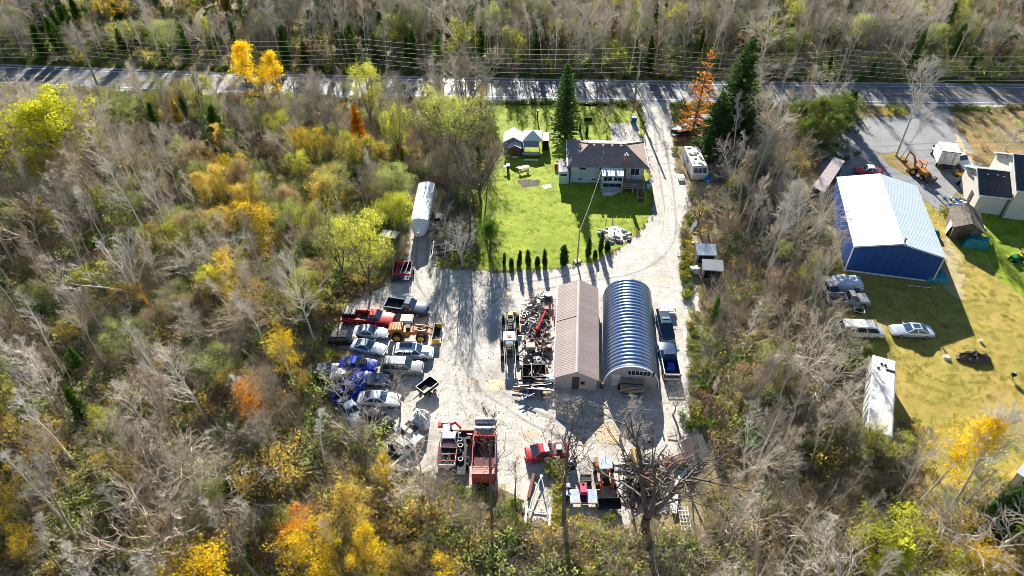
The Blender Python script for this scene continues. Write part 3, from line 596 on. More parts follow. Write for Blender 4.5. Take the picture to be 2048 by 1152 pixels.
# long flat-roofed open shed left of the blue barn
q = [G(1668, 314, 2.5), G(1690, 322, 2.4), G(1648, 386, 2.4), G(1626, 372, 2.5)]; cx = sum(p.x for p in q) / 4; cy = sum(p.y for p in q) / 4
ls = thing('long_shed', 'long shed with faded pinkish grey metal roof left of the blue barn', 'shed', (cx, cy, 0))
q = [p - Vector((cx, cy, 0)) for p in q]; M_pk = mat('faded_pink_metal', (.42, .34, .33), .6, c2=(.31, .26, .25), scale=1.5)
for i in range(10):
    t0, t1 = i / 10, (i + .97) / 10; b = MB(); b.slab([q[0].lerp(q[3], t1), q[1].lerp(q[2], t1), q[1].lerp(q[2], t0), q[0].lerp(q[3], t0)], .06); b.build('roof_panel', M_pk, ls)
for p in q: b = MB(); p2 = p * .92; b.box(p2.x, p2.y, 1.15, .14, .14, 2.3); b.build('post', M_wood, ls)
b = MB(); p2 = [(p.x * .94, p.y * .94) for p in q]; b.prism([p2[0], p2[3], (p2[3][0] + .1, p2[3][1] + .1), (p2[0][0] + .1, p2[0][1] + .1)][::-1], 0, 2.2); b.build('back_wall', M_pk, ls)
b = MB(); b.prism([p2[1], p2[0], (p2[0][0], p2[0][1] - .1), (p2[1][0], p2[1][1] - .1)], 0, 2.2); b.build('end_wall', M_pk, ls)
# lower right shed
c0 = G(2014, 968)
rs = thing('steel_shed', 'ribbed grey steel shed with white roof at the lower right edge', 'shed', (c0.x, c0.y, 0), R(-55))
n = 9
for i in range(n): b = MB(); b.box(.4 + i * .56, 0, 1.05, .5, .05, 2.1); b.build('wall_panel', M_dwhite, rs); b = MB(); b.box(.12 + i * .56, -.02, 1.05, .05, .06, 2.1); b.build('rib', M_black, rs)
b = MB(); b.box(2.6, 1.6, 1.0, 5.0, 3.0, 2.0); b.build('core', M_dwhite, rs)
b = MB(); b.slab([(-.1, -.1, 2.15), (5.3, -.1, 2.15), (5.3, 1.6, 2.8), (-.1, 1.6, 2.8)], .06); b.build('roof_slope', M_white, rs); b = MB(); b.slab([(-.1, 1.6, 2.8), (5.3, 1.6, 2.8), (5.3, 3.3, 2.15), (-.1, 3.3, 2.15)], .06); b.build('roof_slope', M_white, rs)
window(rs, 1.15, -.05, 1.5, .5, .4, 1, frame=M_black)

# power line -----------------------------------------------------------------
tops = [G(150, 62, 11.3), G(720, 75, 11.3), G(1283, 92, 11.3), G(1695, 97, 11.3)]
tops = [Vector((-140, 136.5, 11.3))] + tops + [Vector((110, 122.5, 11.3))]
ZW = [11.2, 10.2, 9.3, 8.4, 7.5, 6.6]
pl = ['first utility pole from the left, greenish and beside the cedars', 'second utility pole from the left, before the far trees', 'utility pole at the mouth of the gravel driveway', 'utility pole standing behind the cedar clump on the right', ]
for i, p in enumerate(tops[1:5]):
    t = thing('utility_pole', pl[i], 'utility pole', (p.x, p.y, 0), 0, 'utility poles along the road')
    b = MB(); b.tube((0, 0, -.3), (0, 0, 11.4), .24, .16, 9); b.build('shaft', M_pole, t)
    for z in ZW: b = MB(); b.tube((0, -.1, z - .05), (0, -.32, z), .04, .05, 6); b.build('insulator', M_steel, t)
    if i == 2: b = MB(); b.tube((.15, -.05, 5.6), (.15, -.05, 6.5), .2, n=10); b.build('transformer', M_steel, t)
names = ['topmost', 'second highest', 'third highest', 'fourth highest', 'fifth highest', 'lowest']
for k, z in enumerate(ZW):
    b = MB()
    for a_, c_ in zip(tops[:-1], tops[1:]):
        n = 14; sag = 1.1; pts = [Vector((a_.x + (c_.x - a_.x) * i / n, a_.y + (c_.y - a_.y) * i / n - .3, z - sag * 4 * (i / n) * (1 - i / n))) for i in range(n + 1)]; b.path(pts, .022, 4)
    tag(b.build('power_line', M_wire), names[k] + ' of the six power lines strung above the road', 'power line', 'power lines above the road')

# ------------------------------------------------------------------ vehicles
WH = {}
def wheel_mesh(r, w_):
    k = (round(r, 2), round(w_, 2))
    if k not in WH:
        b = MB(); b.loft([[(math.cos(a) * rr, y, math.sin(a) * rr) for a in [6.28319 * i / 18 for i in range(18)]] for rr, y in ((r * .86, -w_ / 2), (r, -w_ * .36), (r, w_ * .36), (r * .86, w_ / 2))]); t = b.mesh('wheel'); t.materials.append(M_tyre); t.shade_smooth(); t.set_sharp_from_angle(angle=R(40))
        b = MB(); b.loft([[(math.cos(a) * rr, y, math.sin(a) * rr) for a in [6.28319 * i / 14 for i in range(14)]] for rr, y in ((r * .58, -w_ / 2 - .012), (r * .5, w_ * .1), (r * .58, w_ / 2 + .012))])
        for i in range(5): a = 6.28319 * i / 5; b.box(math.cos(a) * r * .3, 0, math.sin(a) * r * .3, r * .12, w_ + .05, r * .12)
        q = b.mesh('rim'); q.materials.append(M_rim); WH[k] = (t, q)
    return WH[k]
def add_wheel(root, x, y, r, w_=.22, rim=None, z=None):
    t, q = wheel_mesh(r, w_); o = link('wheel', t, root); o.location = (x, y, r if z is None else z); p = link('rim', q, o)
    if rim: p.material_slots[0].link = 'OBJECT'; p.material_slots[0].material = rim
    return o
def xsec(x, hw, z0, zs, crown, n=5):
    """car body cross-section at x"""
    pts = [(x, -hw * .86, z0), (x, -hw, z0 + .18), (x, -hw * 1.0, zs - .16), (x, -hw * .93, zs - .03), (x, -hw * .75, zs + crown * .4), (x, 0, zs + crown)]
    return pts + [(x, -y, z) for _, y, z in reversed(pts[:-1])]
def pane(root, name, q, m, inset=.06, off=.012):
    q = [Vector(p) for p in q]; c = sum(q, Vector()) / 4; nn = (q[1] - q[0]).cross(q[3] - q[0]).normalized(); s = [p + (c - p).normalized() * inset * 1.3 + nn * off for p in q]
    b = MB(); b.add(s + [p - nn * .02 for p in s], [(0, 1, 2, 3), (7, 6, 5, 4), (0, 4, 5, 1), (1, 5, 6, 2), (2, 6, 7, 3), (3, 7, 4, 0)]); return b.build(name, m, root)
def car(label, px, py, deg, m, L=4.6, W=1.8, H=1.42, style='sedan', cat='car', name='parked_car', bump=None, glass=None, roof=None, hood=None, loc=None, wr=.32, group=None):
    c = loc or G(px, py, .5); t = thing(name, label, cat, (c.x, c.y, 0), R(deg), group); hw = W / 2; g = glass or M_glass
    # stations x (from front), belt height
    if style == 'sedan': st = [(.5, .55, .82), (.485, .66, .93), (.36, .80, 1), (.20, .88, 1), (-.05, .92, 1), (-.28, .93, 1), (-.36, .90, 1), (-.485, .82, .94), (-.5, .66, .85)]; cab = (.20, .05, -.18, -.36)
    elif style == 'coupe': st = [(.5, .5, .80), (.48, .62, .93), (.34, .76, 1), (.14, .85, 1), (-.1, .90, 1), (-.3, .92, 1), (-.4, .90, 1), (-.49, .84, .93), (-.5, .7, .85)]; cab = (.13, -.03, -.20, -.40)
    elif style == 'wagon': st = [(.5, .6, .84), (.485, .72, .94), (.38, .88, 1), (.24, .95, 1), (-.1, .98, 1), (-.35, 1.0, 1), (-.47, 1.0, .97), (-.49, .95, .94), (-.5, .8, .9)]; cab = (.24, .10, -.40, -.475)
    elif style == 'van': st = [(.5, .7, .86), (.49, .85, .95), (.42, 1.0, 1), (.36, 1.08, 1), (0, 1.1, 1), (-.3, 1.1, 1), (-.48, 1.1, 1), (-.497, 1.05, .97), (-.5, .8, .94)]; cab = (.36, .24, -.45, -.49)
    elif style == 'pickup': st = [(.5, .75, .86), (.49, .92, .96), (.42, 1.02, 1), (.22, 1.08, 1), (.1, 1.1, 1), (-.03, 1.1, 1), (-.06, 1.1, 1)]; cab = (.22, .12, -.03, -.055)
    zf = H / (1.42 if style in ('sedan', 'coupe') else 1.62 if style == 'wagon' else 1.9 if style == 'van' else 1.8)
    b = MB(); b.loft([xsec(x * L, hw * wf, .22 if abs(x) < .45 else .32, z * zf, .05) for x, z, wf in st]); b.build('body', m, t, smooth=True)
    zb = st[4][1] * zf - .01; x0, x1, x2, x3 = [k * L for k in cab]; wb, wt = hw * .90, hw * (.70 if style != 'van' else .82); zt = H
    base = [(x0, -wb, zb), (x0, wb, zb), (x3, wb, zb), (x3, -wb, zb)]; top = [(x1, -wt, zt - .05), (x1, wt, zt - .05), (x2, wt, zt - .05), (x2, -wt, zt - .05)]
    crown = [(x1 - .08, -wt * .82, zt), (x1 - .08, wt * .82, zt), (x2 + .08, wt * .82, zt), (x2 + .08, -wt * .82, zt)]
    b = MB(); b.loft([base, top, crown]); b.build('roof', roof or m, t)
    pane(t, 'windshield', (base[0], base[1], top[1], top[0]), g, .07); pane(t, 'rear_window', (base[2], base[3], top[3], top[2]), g, .08)
    for s, nm in ((1, 'side_window'), (-1, 'side_window')):
        ns = 1 if style in ('coupe', 'pickup') else 2 if style == 'sedan' else 3
        for i in range(ns):
            f0, f1 = i / ns, (i + 1) / ns; lerp = lambda a, c_, f: (a[0] + (c_[0] - a[0]) * f, a[1] + (c_[1] - a[1]) * f, a[2] + (c_[2] - a[2]) * f)
            bi, ti = (base[1], base[2]), (top[1], top[2])
            if s < 0: bi, ti = (base[0], base[3]), (top[0], top[3])
            q = [lerp(*bi, f0), lerp(*bi, f1), lerp(*ti, f1), lerp(*ti, f0)]
            pane(t, nm, q if s > 0 else q[::-1], g, .06)
    if style == 'pickup':
        bx0, bx1 = -.065 * L, -.5 * L; bl = bx0 - bx1; cx = (bx0 + bx1) / 2; bh = 1.06 * zf
        b = MB(); b.box(cx, 0, .55, bl, W * .9, .1); b.box(cx, -hw + .08, .78 * zf, bl, .14, .62 * zf); b.box(cx, hw - .08, .78 * zf, bl, .14, .62 * zf); b.box(bx0 - .05, 0, .80 * zf, .08, W - .32, .58 * zf); b.build('bed', [m], t)
        b = MB(); b.box(bx1 - .04, 0, .76 * zf, .07, W - .06, .5 * zf); b.build('tailgate', m, t); b = MB(); b.box(cx, 0, .615, bl - .2, W - .36, .02); b.build('bed_liner', M_black, t)
        if hood: pass
    for x in (.31 * L, -.30 * L):
        for y in (-hw + .10, hw - .10): add_wheel(t, x, y, wr if style != 'pickup' else wr + .06, .23)
    for s in (-1, 1):
        b = MB(); b.box(st[1][0] * L + .015, s * hw * .66, st[0][1] * zf + .04, .08, hw * .32, .12); b.build('headlight', M_rim, t)
        b = MB(); b.box(-.497 * L - (.075 if style == 'pickup' else .0), s * hw * .74, .82 * zf, .05, hw * .22, .14); b.build('taillight', M_red, t)
        b = MB(); b.box(x0 - .15, s * (hw + .09), zb + .06, .12, .18, .12); b.build('mirror', m, t)
    b = MB(); b.box(.5 * L + .02, 0, .45, .12, W * .86, .18); b.build('bumper', bump or m, t)
    b = MB(); b.box(-.5 * L - (.09 if style == 'pickup' else .02), 0, .45, .12, W * .86, .18); b.build('bumper', bump or m, t)
    if hood:
        b = MB(); a = cab[0] * L; f = .47 * L; b.slab([(a + .03, -hw * .72, st[3][1] * zf + .066), (f, -hw * .66, st[1][1] * zf + .075), (f, hw * .66, st[1][1] * zf + .075), (a + .03, hw * .72, st[3][1] * zf + .066)], .03); b.build('hood', hood, t)
    return t
def sub(t, name, mb, m): return mb.build(name, m, t)

# vehicles in the lot on the left
v = car('dark blue-black pickup at the top of the vehicle lot, nose to the gravel', 814, 616, -12, M_nblue, 5.5, 2.0, 1.85, 'pickup', 'pickup', 'pickup_truck', glass=M_bglass, wr=.36)
v = car('bright red pickup with junk in its bed, below the dark blue-black pickup', 745, 638, -7, M_red, 5.6, 1.95, 1.8, 'pickup', 'pickup', 'pickup_truck', glass=M_bglass)
c = G(702, 634, .6); o = thing('equipment_crate', 'dark crate and rolls of junk on a red trailer behind the bright red pickup', 'trailer', (c.x, c.y, 0), R(-3))
b = MB(); b.box(0, 0, .6, 2.4, 1.9, .12); b.build('deck', M_dred, o); b = MB(); b.box(0, -.98, .78, 2.5, .08, .3); b.build('side_rail', M_red, o); b = MB(); b.box(-.2, .2, 1.0, 1.7, 1.0, .7); b.build('crate', M_black, o)
for i in range(4): b = MB(); b.tube((-.9 + i * .45, -.3, 1.42), (-.9 + i * .45, .7, 1.42), .12, n=8); b.build('roll', M_silver if i % 2 else M_dark, o)
for x in (-.5, .5):
    for y in (-1.05, 1.05): add_wheel(o, x, y, .33)
car('silver-blue coupe below the bright red pickup', 742, 665, -4, M_silver, 4.3, 1.75, 1.35, 'coupe', glass=M_bglass)
car('silver coupe parked askew, second below the bright red pickup', 738, 695, -14, M_silver, 4.3, 1.75, 1.35, 'coupe', glass=M_bglass)
v = car('white estate car with dark roof panel, right below the orange loader', 826, 705, 0, M_wcar, 4.8, 1.85, 1.6, 'wagon', glass=M_bglass, roof=None); b = MB(); b.box(-.55, 0, 1.605, 1.9, .95, .03); b.build('sunroof', M_bglass, v)
b = MB(); b.box(1.5, 0, 1.0, .9, .9, .06); b.build('hood_scoop', M_silver, v)
v = car('bright blue stripped car with its engine exposed among the twigs', 716, 729, -3, M_blue, 4.3, 1.8, 1.35, 'coupe'); b = MB(); b.box(.7, 0, .98, .7, .9, .25); [b.tube((.45 + i * .12, -.4, 1.12), (.45 + i * .12, .4, 1.12), .04, n=5) for i in range(5)]; b.build('engine', M_dark, v)
v = car('grey weathered van wreck under bare branches below the white estate', 804, 735, -3, M_gcar, 4.9, 1.9, 1.75, 'wagon')
for i in range(4): b = MB(); b.box(-1.6 + i * .7, 0, 1.79, .05, 1.3, .05); b.build('roof_bar', M_white, v)
car('dark blue small car between the van wreck and the white sedan', 766, 762, 0, M_nblue, 3.9, 1.7, 1.35, 'coupe', glass=M_bglass)
v = car('bright blue wrecked pickup cab standing at an angle in the brush', 700, 783, 60, M_blue, 4.2, 1.85, 1.7, 'pickup', 'pickup', 'wrecked_pickup'); b = MB(); b.tube((1.7, 0, 1.0), (1.7, 0, 1.14), .34, n=14); b.build('air_cleaner', M_black, v)
car('blue car shell touching the wrecked blue pickup cab', 716, 762, 62, M_blue, 3.6, 1.7, 1.35, 'coupe', 'car', 'car_shell')
car('white sedan with pale blue rear window near the bottom of the lot', 758, 799, -3, M_wcar, 4.7, 1.8, 1.42, 'sedan', glass=MATS['sky_glass'])
car('grey car half hidden in the brush left of the blue wrecks', 673, 760, 80, M_gcar, 3.9, 1.7, 1.4, 'sedan')
car('grey-blue car half hidden in the twigs below the blue wrecks', 702, 822, -55, M_silver, 4.2, 1.75, 1.4, 'sedan')
car('dark grey car shell far left in the brush, beside the blue wrecks', 650, 742, 10, M_gcar, 4.0, 1.7, 1.4, 'sedan')
car('black hatchback sunk in the brush left of the silver coupes', 690, 678, 0, M_black, 3.9, 1.7, 1.4, 'wagon')
car('black car in the shade of the bare trees below the white sedan', 752, 838, -30, M_black, 4.2, 1.75, 1.4, 'sedan')
# wheel loader
c = G(822, 672); t = thing('wheel_loader', 'orange wheel loader with a wide front bucket and cream canopy', 'loader', (c.x, c.y, 0), R(-2))
b = MB(); b.loft([[(-2.6, -.6, .7), (-2.6, .6, .7), (-2.6, .6, 1.5), (-2.6, -.6, 1.5)], [(-2.3, -.65, .7), (-2.3, .65, .7), (-2.3, .65, 1.7), (-2.3, -.65, 1.7)], [(-.9, -.65, .7), (-.9, .65, .7), (-.9, .65, 1.75), (-.9, -.65, 1.75)]]); b.build('engine_hood', M_orange, t)
for i in range(4): b = MB(); b.box(-2.2 + i * .33, 0, 1.76, .08, 1.1, .05); b.build('hood_grille', M_dark, t)
b = MB(); b.box(-.2, 0, .95, 1.6, 1.1, .6); b.build('chassis', M_orange, t); b = MB(); b.box(.9, 0, .9, 1.2, .8, .5); b.build('front_frame', M_orange, t)
for x in (-.9, .35):
    for y in (-.6, .6): b = MB(); b.box(x, y + .2, 2.05, .08, .08, 1.5); b.build('canopy_post', M_black, t)
b = MB(); b.loft([[(-1.05, -.5, 2.8), (.5, -.5, 2.8), (.5, .9, 2.8), (-1.05, .9, 2.8)], [(-.9, -.38, 2.95), (.35, -.38, 2.95), (.35, .78, 2.95), (-.9, .78, 2.95)]]); b.build('canopy', mat('cream_canopy', (.72, .62, .46), .5, c2=(.5, .36, .2), scale=1.2, sharp=True), t)
b = MB(); b.box(-.2, 0, 1.5, .5, .6, .5); b.build('seat', M_black, t)
for y in (-.5, .5):
    b = MB(); b.path([(.6, y, 1.5), (1.9, y, 1.35), (2.9, y, .7)], .11, 6); b.build('lift_arm', M_orange, t)
    b = MB(); b.path([(.7, y * .6, 1.1), (2.2, y * .6, 1.5)], .07, 6); b.build('hydraulic_ram', M_steel, t)
for x in (-1.5, 1.45):
    for y in (-1.0, 1.0): add_wheel(t, x, y, .68, .45, M_yellow)
b = MB(); b.loft([[(2.9, y, .1), (3.75, y, .1), (3.75, y, .16), (3.05, y, .35), (2.95, y, 1.2), (2.85, y, 1.2)] for y in (-1.35, 1.35)]); b.build('bucket', M_black, t)
for y in (-1.38, 1.38): b = MB(); b.prism([(2.85, y - .04), (3.75, y - .04), (3.75, y + .04), (2.85, y + .04)], .1, .95); b.build('bucket_side', M_yellow, t)
b = MB(); b.box(3.72, 0, .2, .28, 2.5, .04); b.build('cutting_edge', M_dwhite, t)
# two-wheel dump trailer with plywood
c = G(856, 782); t = thing('dump_trailer', 'open black box trailer holding a plywood sheet, at the edge of the gravel', 'trailer', (c.x, c.y, 0), R(48)); t.scale = (.78, .78, .85)
b = MB(); b.box(0, 0, .75, 2.8, 1.8, .08); b.build('floor', M_black, t)
for nm, a in (('side_wall', (0, .9, 1.05, 2.8, .06, .6)), ('side_wall', (0, -.9, 1.05, 2.8, .06, .6)), ('end_wall', (1.4, 0, 1.05, .06, 1.74, .6)), ('end_wall', (-1.4, 0, 1.05, .06, 1.74, .6))): b = MB(); b.box(*a); b.build(nm, M_black, t)
for a in ((0, .9, 1.37, 2.86, .09, .04), (0, -.9, 1.37, 2.86, .09, .04), (1.4, 0, 1.37, .09, 1.7, .04), (-1.4, 0, 1.37, .09, 1.7, .04)): b = MB(); b.box(*a); b.build('top_rail', M_steel, t)
b = MB(); b.box(-.4, -.1, .72, .95, .95, .05, .1); tag(b.build('plywood_sheet', M_pwood), 'square plywood sheet lying in the black box trailer', 'plywood').location = (c.x, c.y, 0); bpy.data.objects['plywood_sheet'].rotation_euler = (0, 0, R(48))
b = MB(); b.box(-2.1, 0, .6, 1.5, .1, .1); b.build('drawbar', M_black, t)
for x in (-.4, .4):
    for y in (-1.05, 1.05): add_wheel(t, x, y, .34)
# boats and wrecks at the bottom of the lot
def boat(label, c, rz, L, W, hull, deckm, z=.9, cat='boat', glass=True, name='motorboat'):
    t = thing(name, label, cat, (c.x, c.y, 0), rz); rings = []
    for f, wf, zk in ((-.5, .82, .3), (-.3, .95, .25), (0, 1, .22), (.2, .9, .25), (.35, .66, .35), (.45, .32, .5), (.5, .05, .7)):
        x = f * L; h = W / 2 * wf; rings.append([(x, 0, zk), (x, -h * .8, zk + .25), (x, -h, z + .12 * max(0, f * 2)), (x, -h * .86, z + .06 + .12 * max(0, f * 2)), (x, h * .86, z + .06 + .12 * max(0, f * 2)), (x, h, z + .12 * max(0, f * 2)), (x, h * .8, zk + .25)])
    b = MB(); b.loft(rings); b.build('hull', hull, t)
    b = MB(); b.prism([(-.48 * L, -W * .36), (.12 * L, -W * .38), (.12 * L, W * .38), (-.48 * L, W * .36)], z + .02, z + .09); b.build('cockpit_floor', M_dark, t)
    b = MB(); b.loft([[(.12 * L, -W * .4, z + .07), (.12 * L, W * .4, z + .07), (.12 * L, W * .4, z + .2), (.12 * L, -W * .4, z + .2)], [(.44 * L, -W * .13, z + .16), (.44 * L, W * .13, z + .16), (.44 * L, W * .12, z + .22), (.44 * L, -W * .12, z + .22)]]); b.build('foredeck', deckm, t)
    if glass: b = MB(); b.slab([(.14 * L, -W * .36, z + .18), (.14 * L, W * .36, z + .18), (.08 * L, W * .32, z + .55), (.08 * L, -W * .32, z + .55)], .02); b.build('windscreen', M_bglass, t)
    for s in (-1, 1):
        b = MB(); b.box(-.08 * L, s * W * .2, z + .25, .5, .5, .35); b.build('seat', deckm, t)
        b = MB(); b.path([(-.48 * L, s * W * .42, z + .1), (.1 * L, s * W * .45, z + .12), (.3 * L, s * W * .36, z + .15)], .035, 5); b.build('gunwale_rail', deckm, t)
    b = MB(); b.box(-.53 * L, 0, z + .1, .35, .4, .8); b.build('outboard_motor', M_black, t)
    b = MB(); b.box(0, 0, .14, L * .8, .9, .1); b.build('cradle', M_steel, t); return t
boat('old grey boat lying on a trailer in the twigs below the black box trailer', G(822, 868), R(52), 5.5, 2.0, M_gcar, M_dwhite, .9, name='old_boat')
c = G(838, 838, .8); lumpy('covered_heap', [(-1.0, -1.1), (1.0, -.9), (1.1, 1.0), (-.8, 1.1)], 1.5, M_dwhite, 8, 'rounded white tarp-covered heap left of the white-cabbed truck', 'tarp', (c.x, c.y, 0))
car('old white wrecked pickup with pale blue glass at the bottom of the lot', 803, 900, 52, M_dwhite, 5.2, 1.9, 1.7, 'pickup', 'pickup', 'wrecked_pickup', glass=MATS['sky_glass'])

# --- bottom row -----------------------------------------------------------
v = car('white-cabbed truck with a red stake bed, nose towards the gravel', 899, 890, 88, M_wcar, 5.6, 1.95, 1.9, 'pickup', 'truck', 'stake_truck', wr=.36, bump=M_dred, glass=M_bglass)
for s in (-.95, .95): b = MB(); b.box(-1.6, s, 1.35, 2.4, .06, .5); b.build('stake_side', M_dred, v)
for x in (-2.75, -1.9, -1.1, -.45): b = MB(); b.box(x, 0, 1.62, .07, 1.9, .06); b.build('cross_bar', M_dred, v)
c = G(921, 915); t = thing('tyre_trailer', 'black flatbed trailer stacked with tyres right of the stake truck', 'trailer', (c.x, c.y, 0), R(90))
b = MB(); b.box(-.1, 0, .85, 5.2, 1.35, .14); b.build('deck', M_black, t)
for x in (-1.4, -.6):
    for y in (-.8, .8): add_wheel(t, x, y, .42, .3)
b = MB(); b.box(2.62, 0, .95, .12, 2.6, .5); b.build('front_board', M_rust, t)
for i, (x, y, lab) in enumerate([(1.5, .1, 'foremost tyre with white rim ring on the black flatbed'), (.75, .0, 'second tyre from the front on the black flatbed'), (.0, .15, 'third tyre from the front on the black flatbed'), (-.95, -.1, 'rearmost tyre with white ring on the black flatbed')]):
    b = MB(); b.torus((0, 0, 0), .30, .10, 16, 6); o = b.build('tyre', M_tyre); tag(o, lab, 'tyre', 'tyres on the black flatbed'); o.location = (c.x - y, c.y + x, 1.04); b = MB(); b.torus((0, 0, .07), .24, .035, 16, 5); b.build('rim_ring', M_white, o)
c = G(902, 858, 1.2); t = thing('red_crane_arm', 'red folded crane arm lying across the nose of the stake truck', 'crane', (c.x, c.y, 0), 0)
b = MB(); b.box(0, .4, .5, .8, .8, 1.0); b.build('pedestal', M_dark, t); b = MB(); b.path([(-.1, .5, 1.2), (.5, .2, 2.1), (1.1, -.6, 2.2)], .15, 6); b.build('boom', M_red, t); b = MB(); b.path([(-1.0, .3, 1.8), (.1, .3, 1.9)], .10, 6); b.build('jib', M_red, t); b = MB(); b.box(-1.1, .2, 1.6, .5, .5, .35); b.build('winch', M_red, t)
c = G(940, 880); t = thing('garden_tractor', 'small red tractor between the tyre trailer and the red dump truck', 'tractor', (c.x, c.y, 0), R(80))
b = MB(); b.loft([[(.9, -.3, .45), (.9, .3, .45), (.9, .25, .95), (.9, -.25, .95)], [(-.1, -.35, .45), (-.1, .35, .45), (-.1, .3, 1.1), (-.1, -.3, 1.1)]]); b.build('hood', M_red, t); b = MB(); b.box(-.5, 0, .55, .9, .6, .3); b.build('frame', M_red, t); b = MB(); b.box(-.5, 0, .9, .4, .45, .4); b.build('seat', M_black, t)
for x, r_ in ((.7, .25), (-.6, .42)):
    for y in (-.5, .5): add_wheel(t, x, y, r_, .25)
# red dump truck
c = G(969, 930); t = thing('dump_truck', 'tall red dump truck with grey ribbed tanks over its cab end', 'dump truck', (c.x, c.y, 0), R(90))
b = MB(); b.box(0, 0, .75, 7.0, 1.2, .25); b.build('chassis', M_black, t)
b = MB(); b.box(.35, 0, 1.25, 3.4, 2.3, .1); b.build('bed_floor', M_maroon, t)
for i in range(10): b = MB(); b.box(.35, -1.05 + i * .233, 1.33, 3.3, .20, .05); b.build('floor_board', M_maroon, t)
for s in (-1.15, 1.15): b = MB(); b.box(.2, s, 1.75, 3.7, .08, .95); b.build('side_board', M_dred, t)
b = MB(); b.box(2.1, 0, 1.95, .16, 2.4, .5); b.build('bulkhead', M_red, t)
b = MB(); b.slab([(-1.5, -1.15, 1.9), (-1.5, 1.15, 1.9), (-2.6, 1.15, 2.15), (-2.6, -1.15, 2.15)][::-1], .08); b.build('tail_ramp', M_dred, t)
for i in range(4): b = MB(); b.box(-1.6 - .3 * i, 0, 2.02 + .05 * i, .06, 2.3, .08); b.build('cross_bar', mat('pale_red_rail', (.62, .28, .22), .6, var=.2), t)
b = MB(); b.slab([(-2.62, -1.15, 2.12), (-2.62, 1.15, 2.12), (-2.75, 1.15, .7), (-2.75, -1.15, .7)], .08); b.build('tailgate', M_dred, t)
b = MB(); b.box(2.55, 0, 1.5, .8, 2.1, 1.2); b.build('cab', M_red, t); b = MB(); b.box(2.6, 0, 2.0, .55, 1.7, .25); b.build('windshield', M_glass, t)
for x in (3.15, 4.3):
    b = MB(); rr = .42; zc = 1.75; b.loft([[(x + math.cos(a) * rr, y, zc + math.sin(a) * rr) for a in [6.28319 * i / 16 for i in range(16)]] for y in (-1.1, 1.1)]); tk = b.build('tank', M_steel, t, smooth=True)
    for i in range(14): b = MB(); y = -1.0 + i * .154; b.loft([[(x + math.cos(a) * q, y + dy, zc + math.sin(a) * q) for a in [6.28319 * i_ / 16 for i_ in range(16)]] for q, dy in ((rr, -.03), (rr + .035, 0), (rr, .03))]); b.build('rib', M_steel, tk)
b = MB(); b.box(3.7, 0, .95, 1.9, 1.9, .7); b.build('front_body', M_dark, t)
for x in (3.0, -.6, -1.7):
    for y in (-1.05, 1.05): add_wheel(t, x, y, .5, .3)
# red race car
v = car('red race car with white roof stripe and bare engine bay, number on its door', 1094, 905, 9, M_red, 4.4, 1.85, 1.4, 'coupe', 'race car', 'race_car', loc=G(1094, 905, .4))
b = MB(); b.box(-.12, 0, 1.42, .5, 1.15, .02); b.build('roof_stripe', M_white, v); b = MB(); b.box(1.3, 0, .86, 1.3, 1.35, .10); b.build('engine_bay', M_dark, v)
b = MB(); b.box(1.25, 0, 1.0, .6, .6, .28); [b.tube((1.05 + .15 * i, -.4, 1.1), (1.05 + .15 * i, .4, 1.1), .04, n=5) for i in range(4)]; b.build('engine', M_steel, v)
b = MB(); b.slab([(-.45, -.965, .40), (1.15, -.965, .40), (1.15, -.95, .86), (-.45, -.95, .86)], .03); dp = b.build('door_panel', M_white, v)
tc_ = bpy.data.curves.new('door_number', 'FONT'); tc_.body = '232'; tc_.size = .62; tc_.align_x = 'CENTER'; tc_.extrude = .01; tc_.resolution_u = 2; to = bpy.data.objects.new('tmp_text', tc_); COL.objects.link(to)
bpy.context.view_layer.update(); tm_ = bpy.data.meshes.new_from_object(to.evaluated_get(bpy.context.evaluated_depsgraph_get())); bpy.data.objects.remove(to); tm_.materials.clear(); tm_.materials.append(M_black)
o = link('door_number', tm_, dp); o.location = (.35, -.985, .43); o.rotation_euler = (R(90), 0, 0)
# orange tractor with loader bucket facing us
c = G(1208, 958); t = thing('orange_tractor', 'orange tractor with pale blue roof and a raised black loader bucket', 'tractor', (c.x, c.y, 0), R(-88))
b = MB(); b.box(-.9, 0, 1.0, 1.3, 1.3, .5); b.build('rear_body', M_orange, t)
for s in (-.62, .62): b = MB(); b.box(-1.15, s, 1.35, 1.1, .42, .14); b.build('fender', mat('red_orange_paint', (.75, .12, .03), .4, c2=(.45, .08, .02), scale=3), t)
b = MB(); b.box(-.5, 0, 2.15, 1.5, 1.35, .1); b.build('roof', M_silver, t)
for x in (-1.15, .15):
    for y in (-.55, .55): b = MB(); b.box(x, y, 1.7, .06, .06, .85); b.build('roof_post', M_black, t)
b = MB(); b.box(-.5, 0, 1.35, .5, .5, .3); b.build('seat', M_black, t); b = MB(); b.loft([[(.1, -.4, .8), (.1, .4, .8), (.1, .36, 1.4), (.1, -.36, 1.4)], [(1.3, -.35, .7), (1.3, .35, .7), (1.3, .3, 1.2), (1.3, -.3, 1.2)]]); b.build('hood', M_black, t)
for s in (-.55, .55): b = MB(); b.path([(.2, s, 1.3), (1.4, s, 1.5), (2.9, s, .9)], .08, 6); b.build('lift_arm', MATS['red_orange_paint'], t)
b = MB(); b.box(1.25, .5, .9, .5, .35, .4); b.box(1.25, -.5, .9, .5, .35, .4); b.build('front_guard', MATS['red_orange_paint'], t)
for x, r_ in ((-.9, .62), (1.1, .4)):
    for y in (-.85, .85): add_wheel(t, x, y, r_, .35)
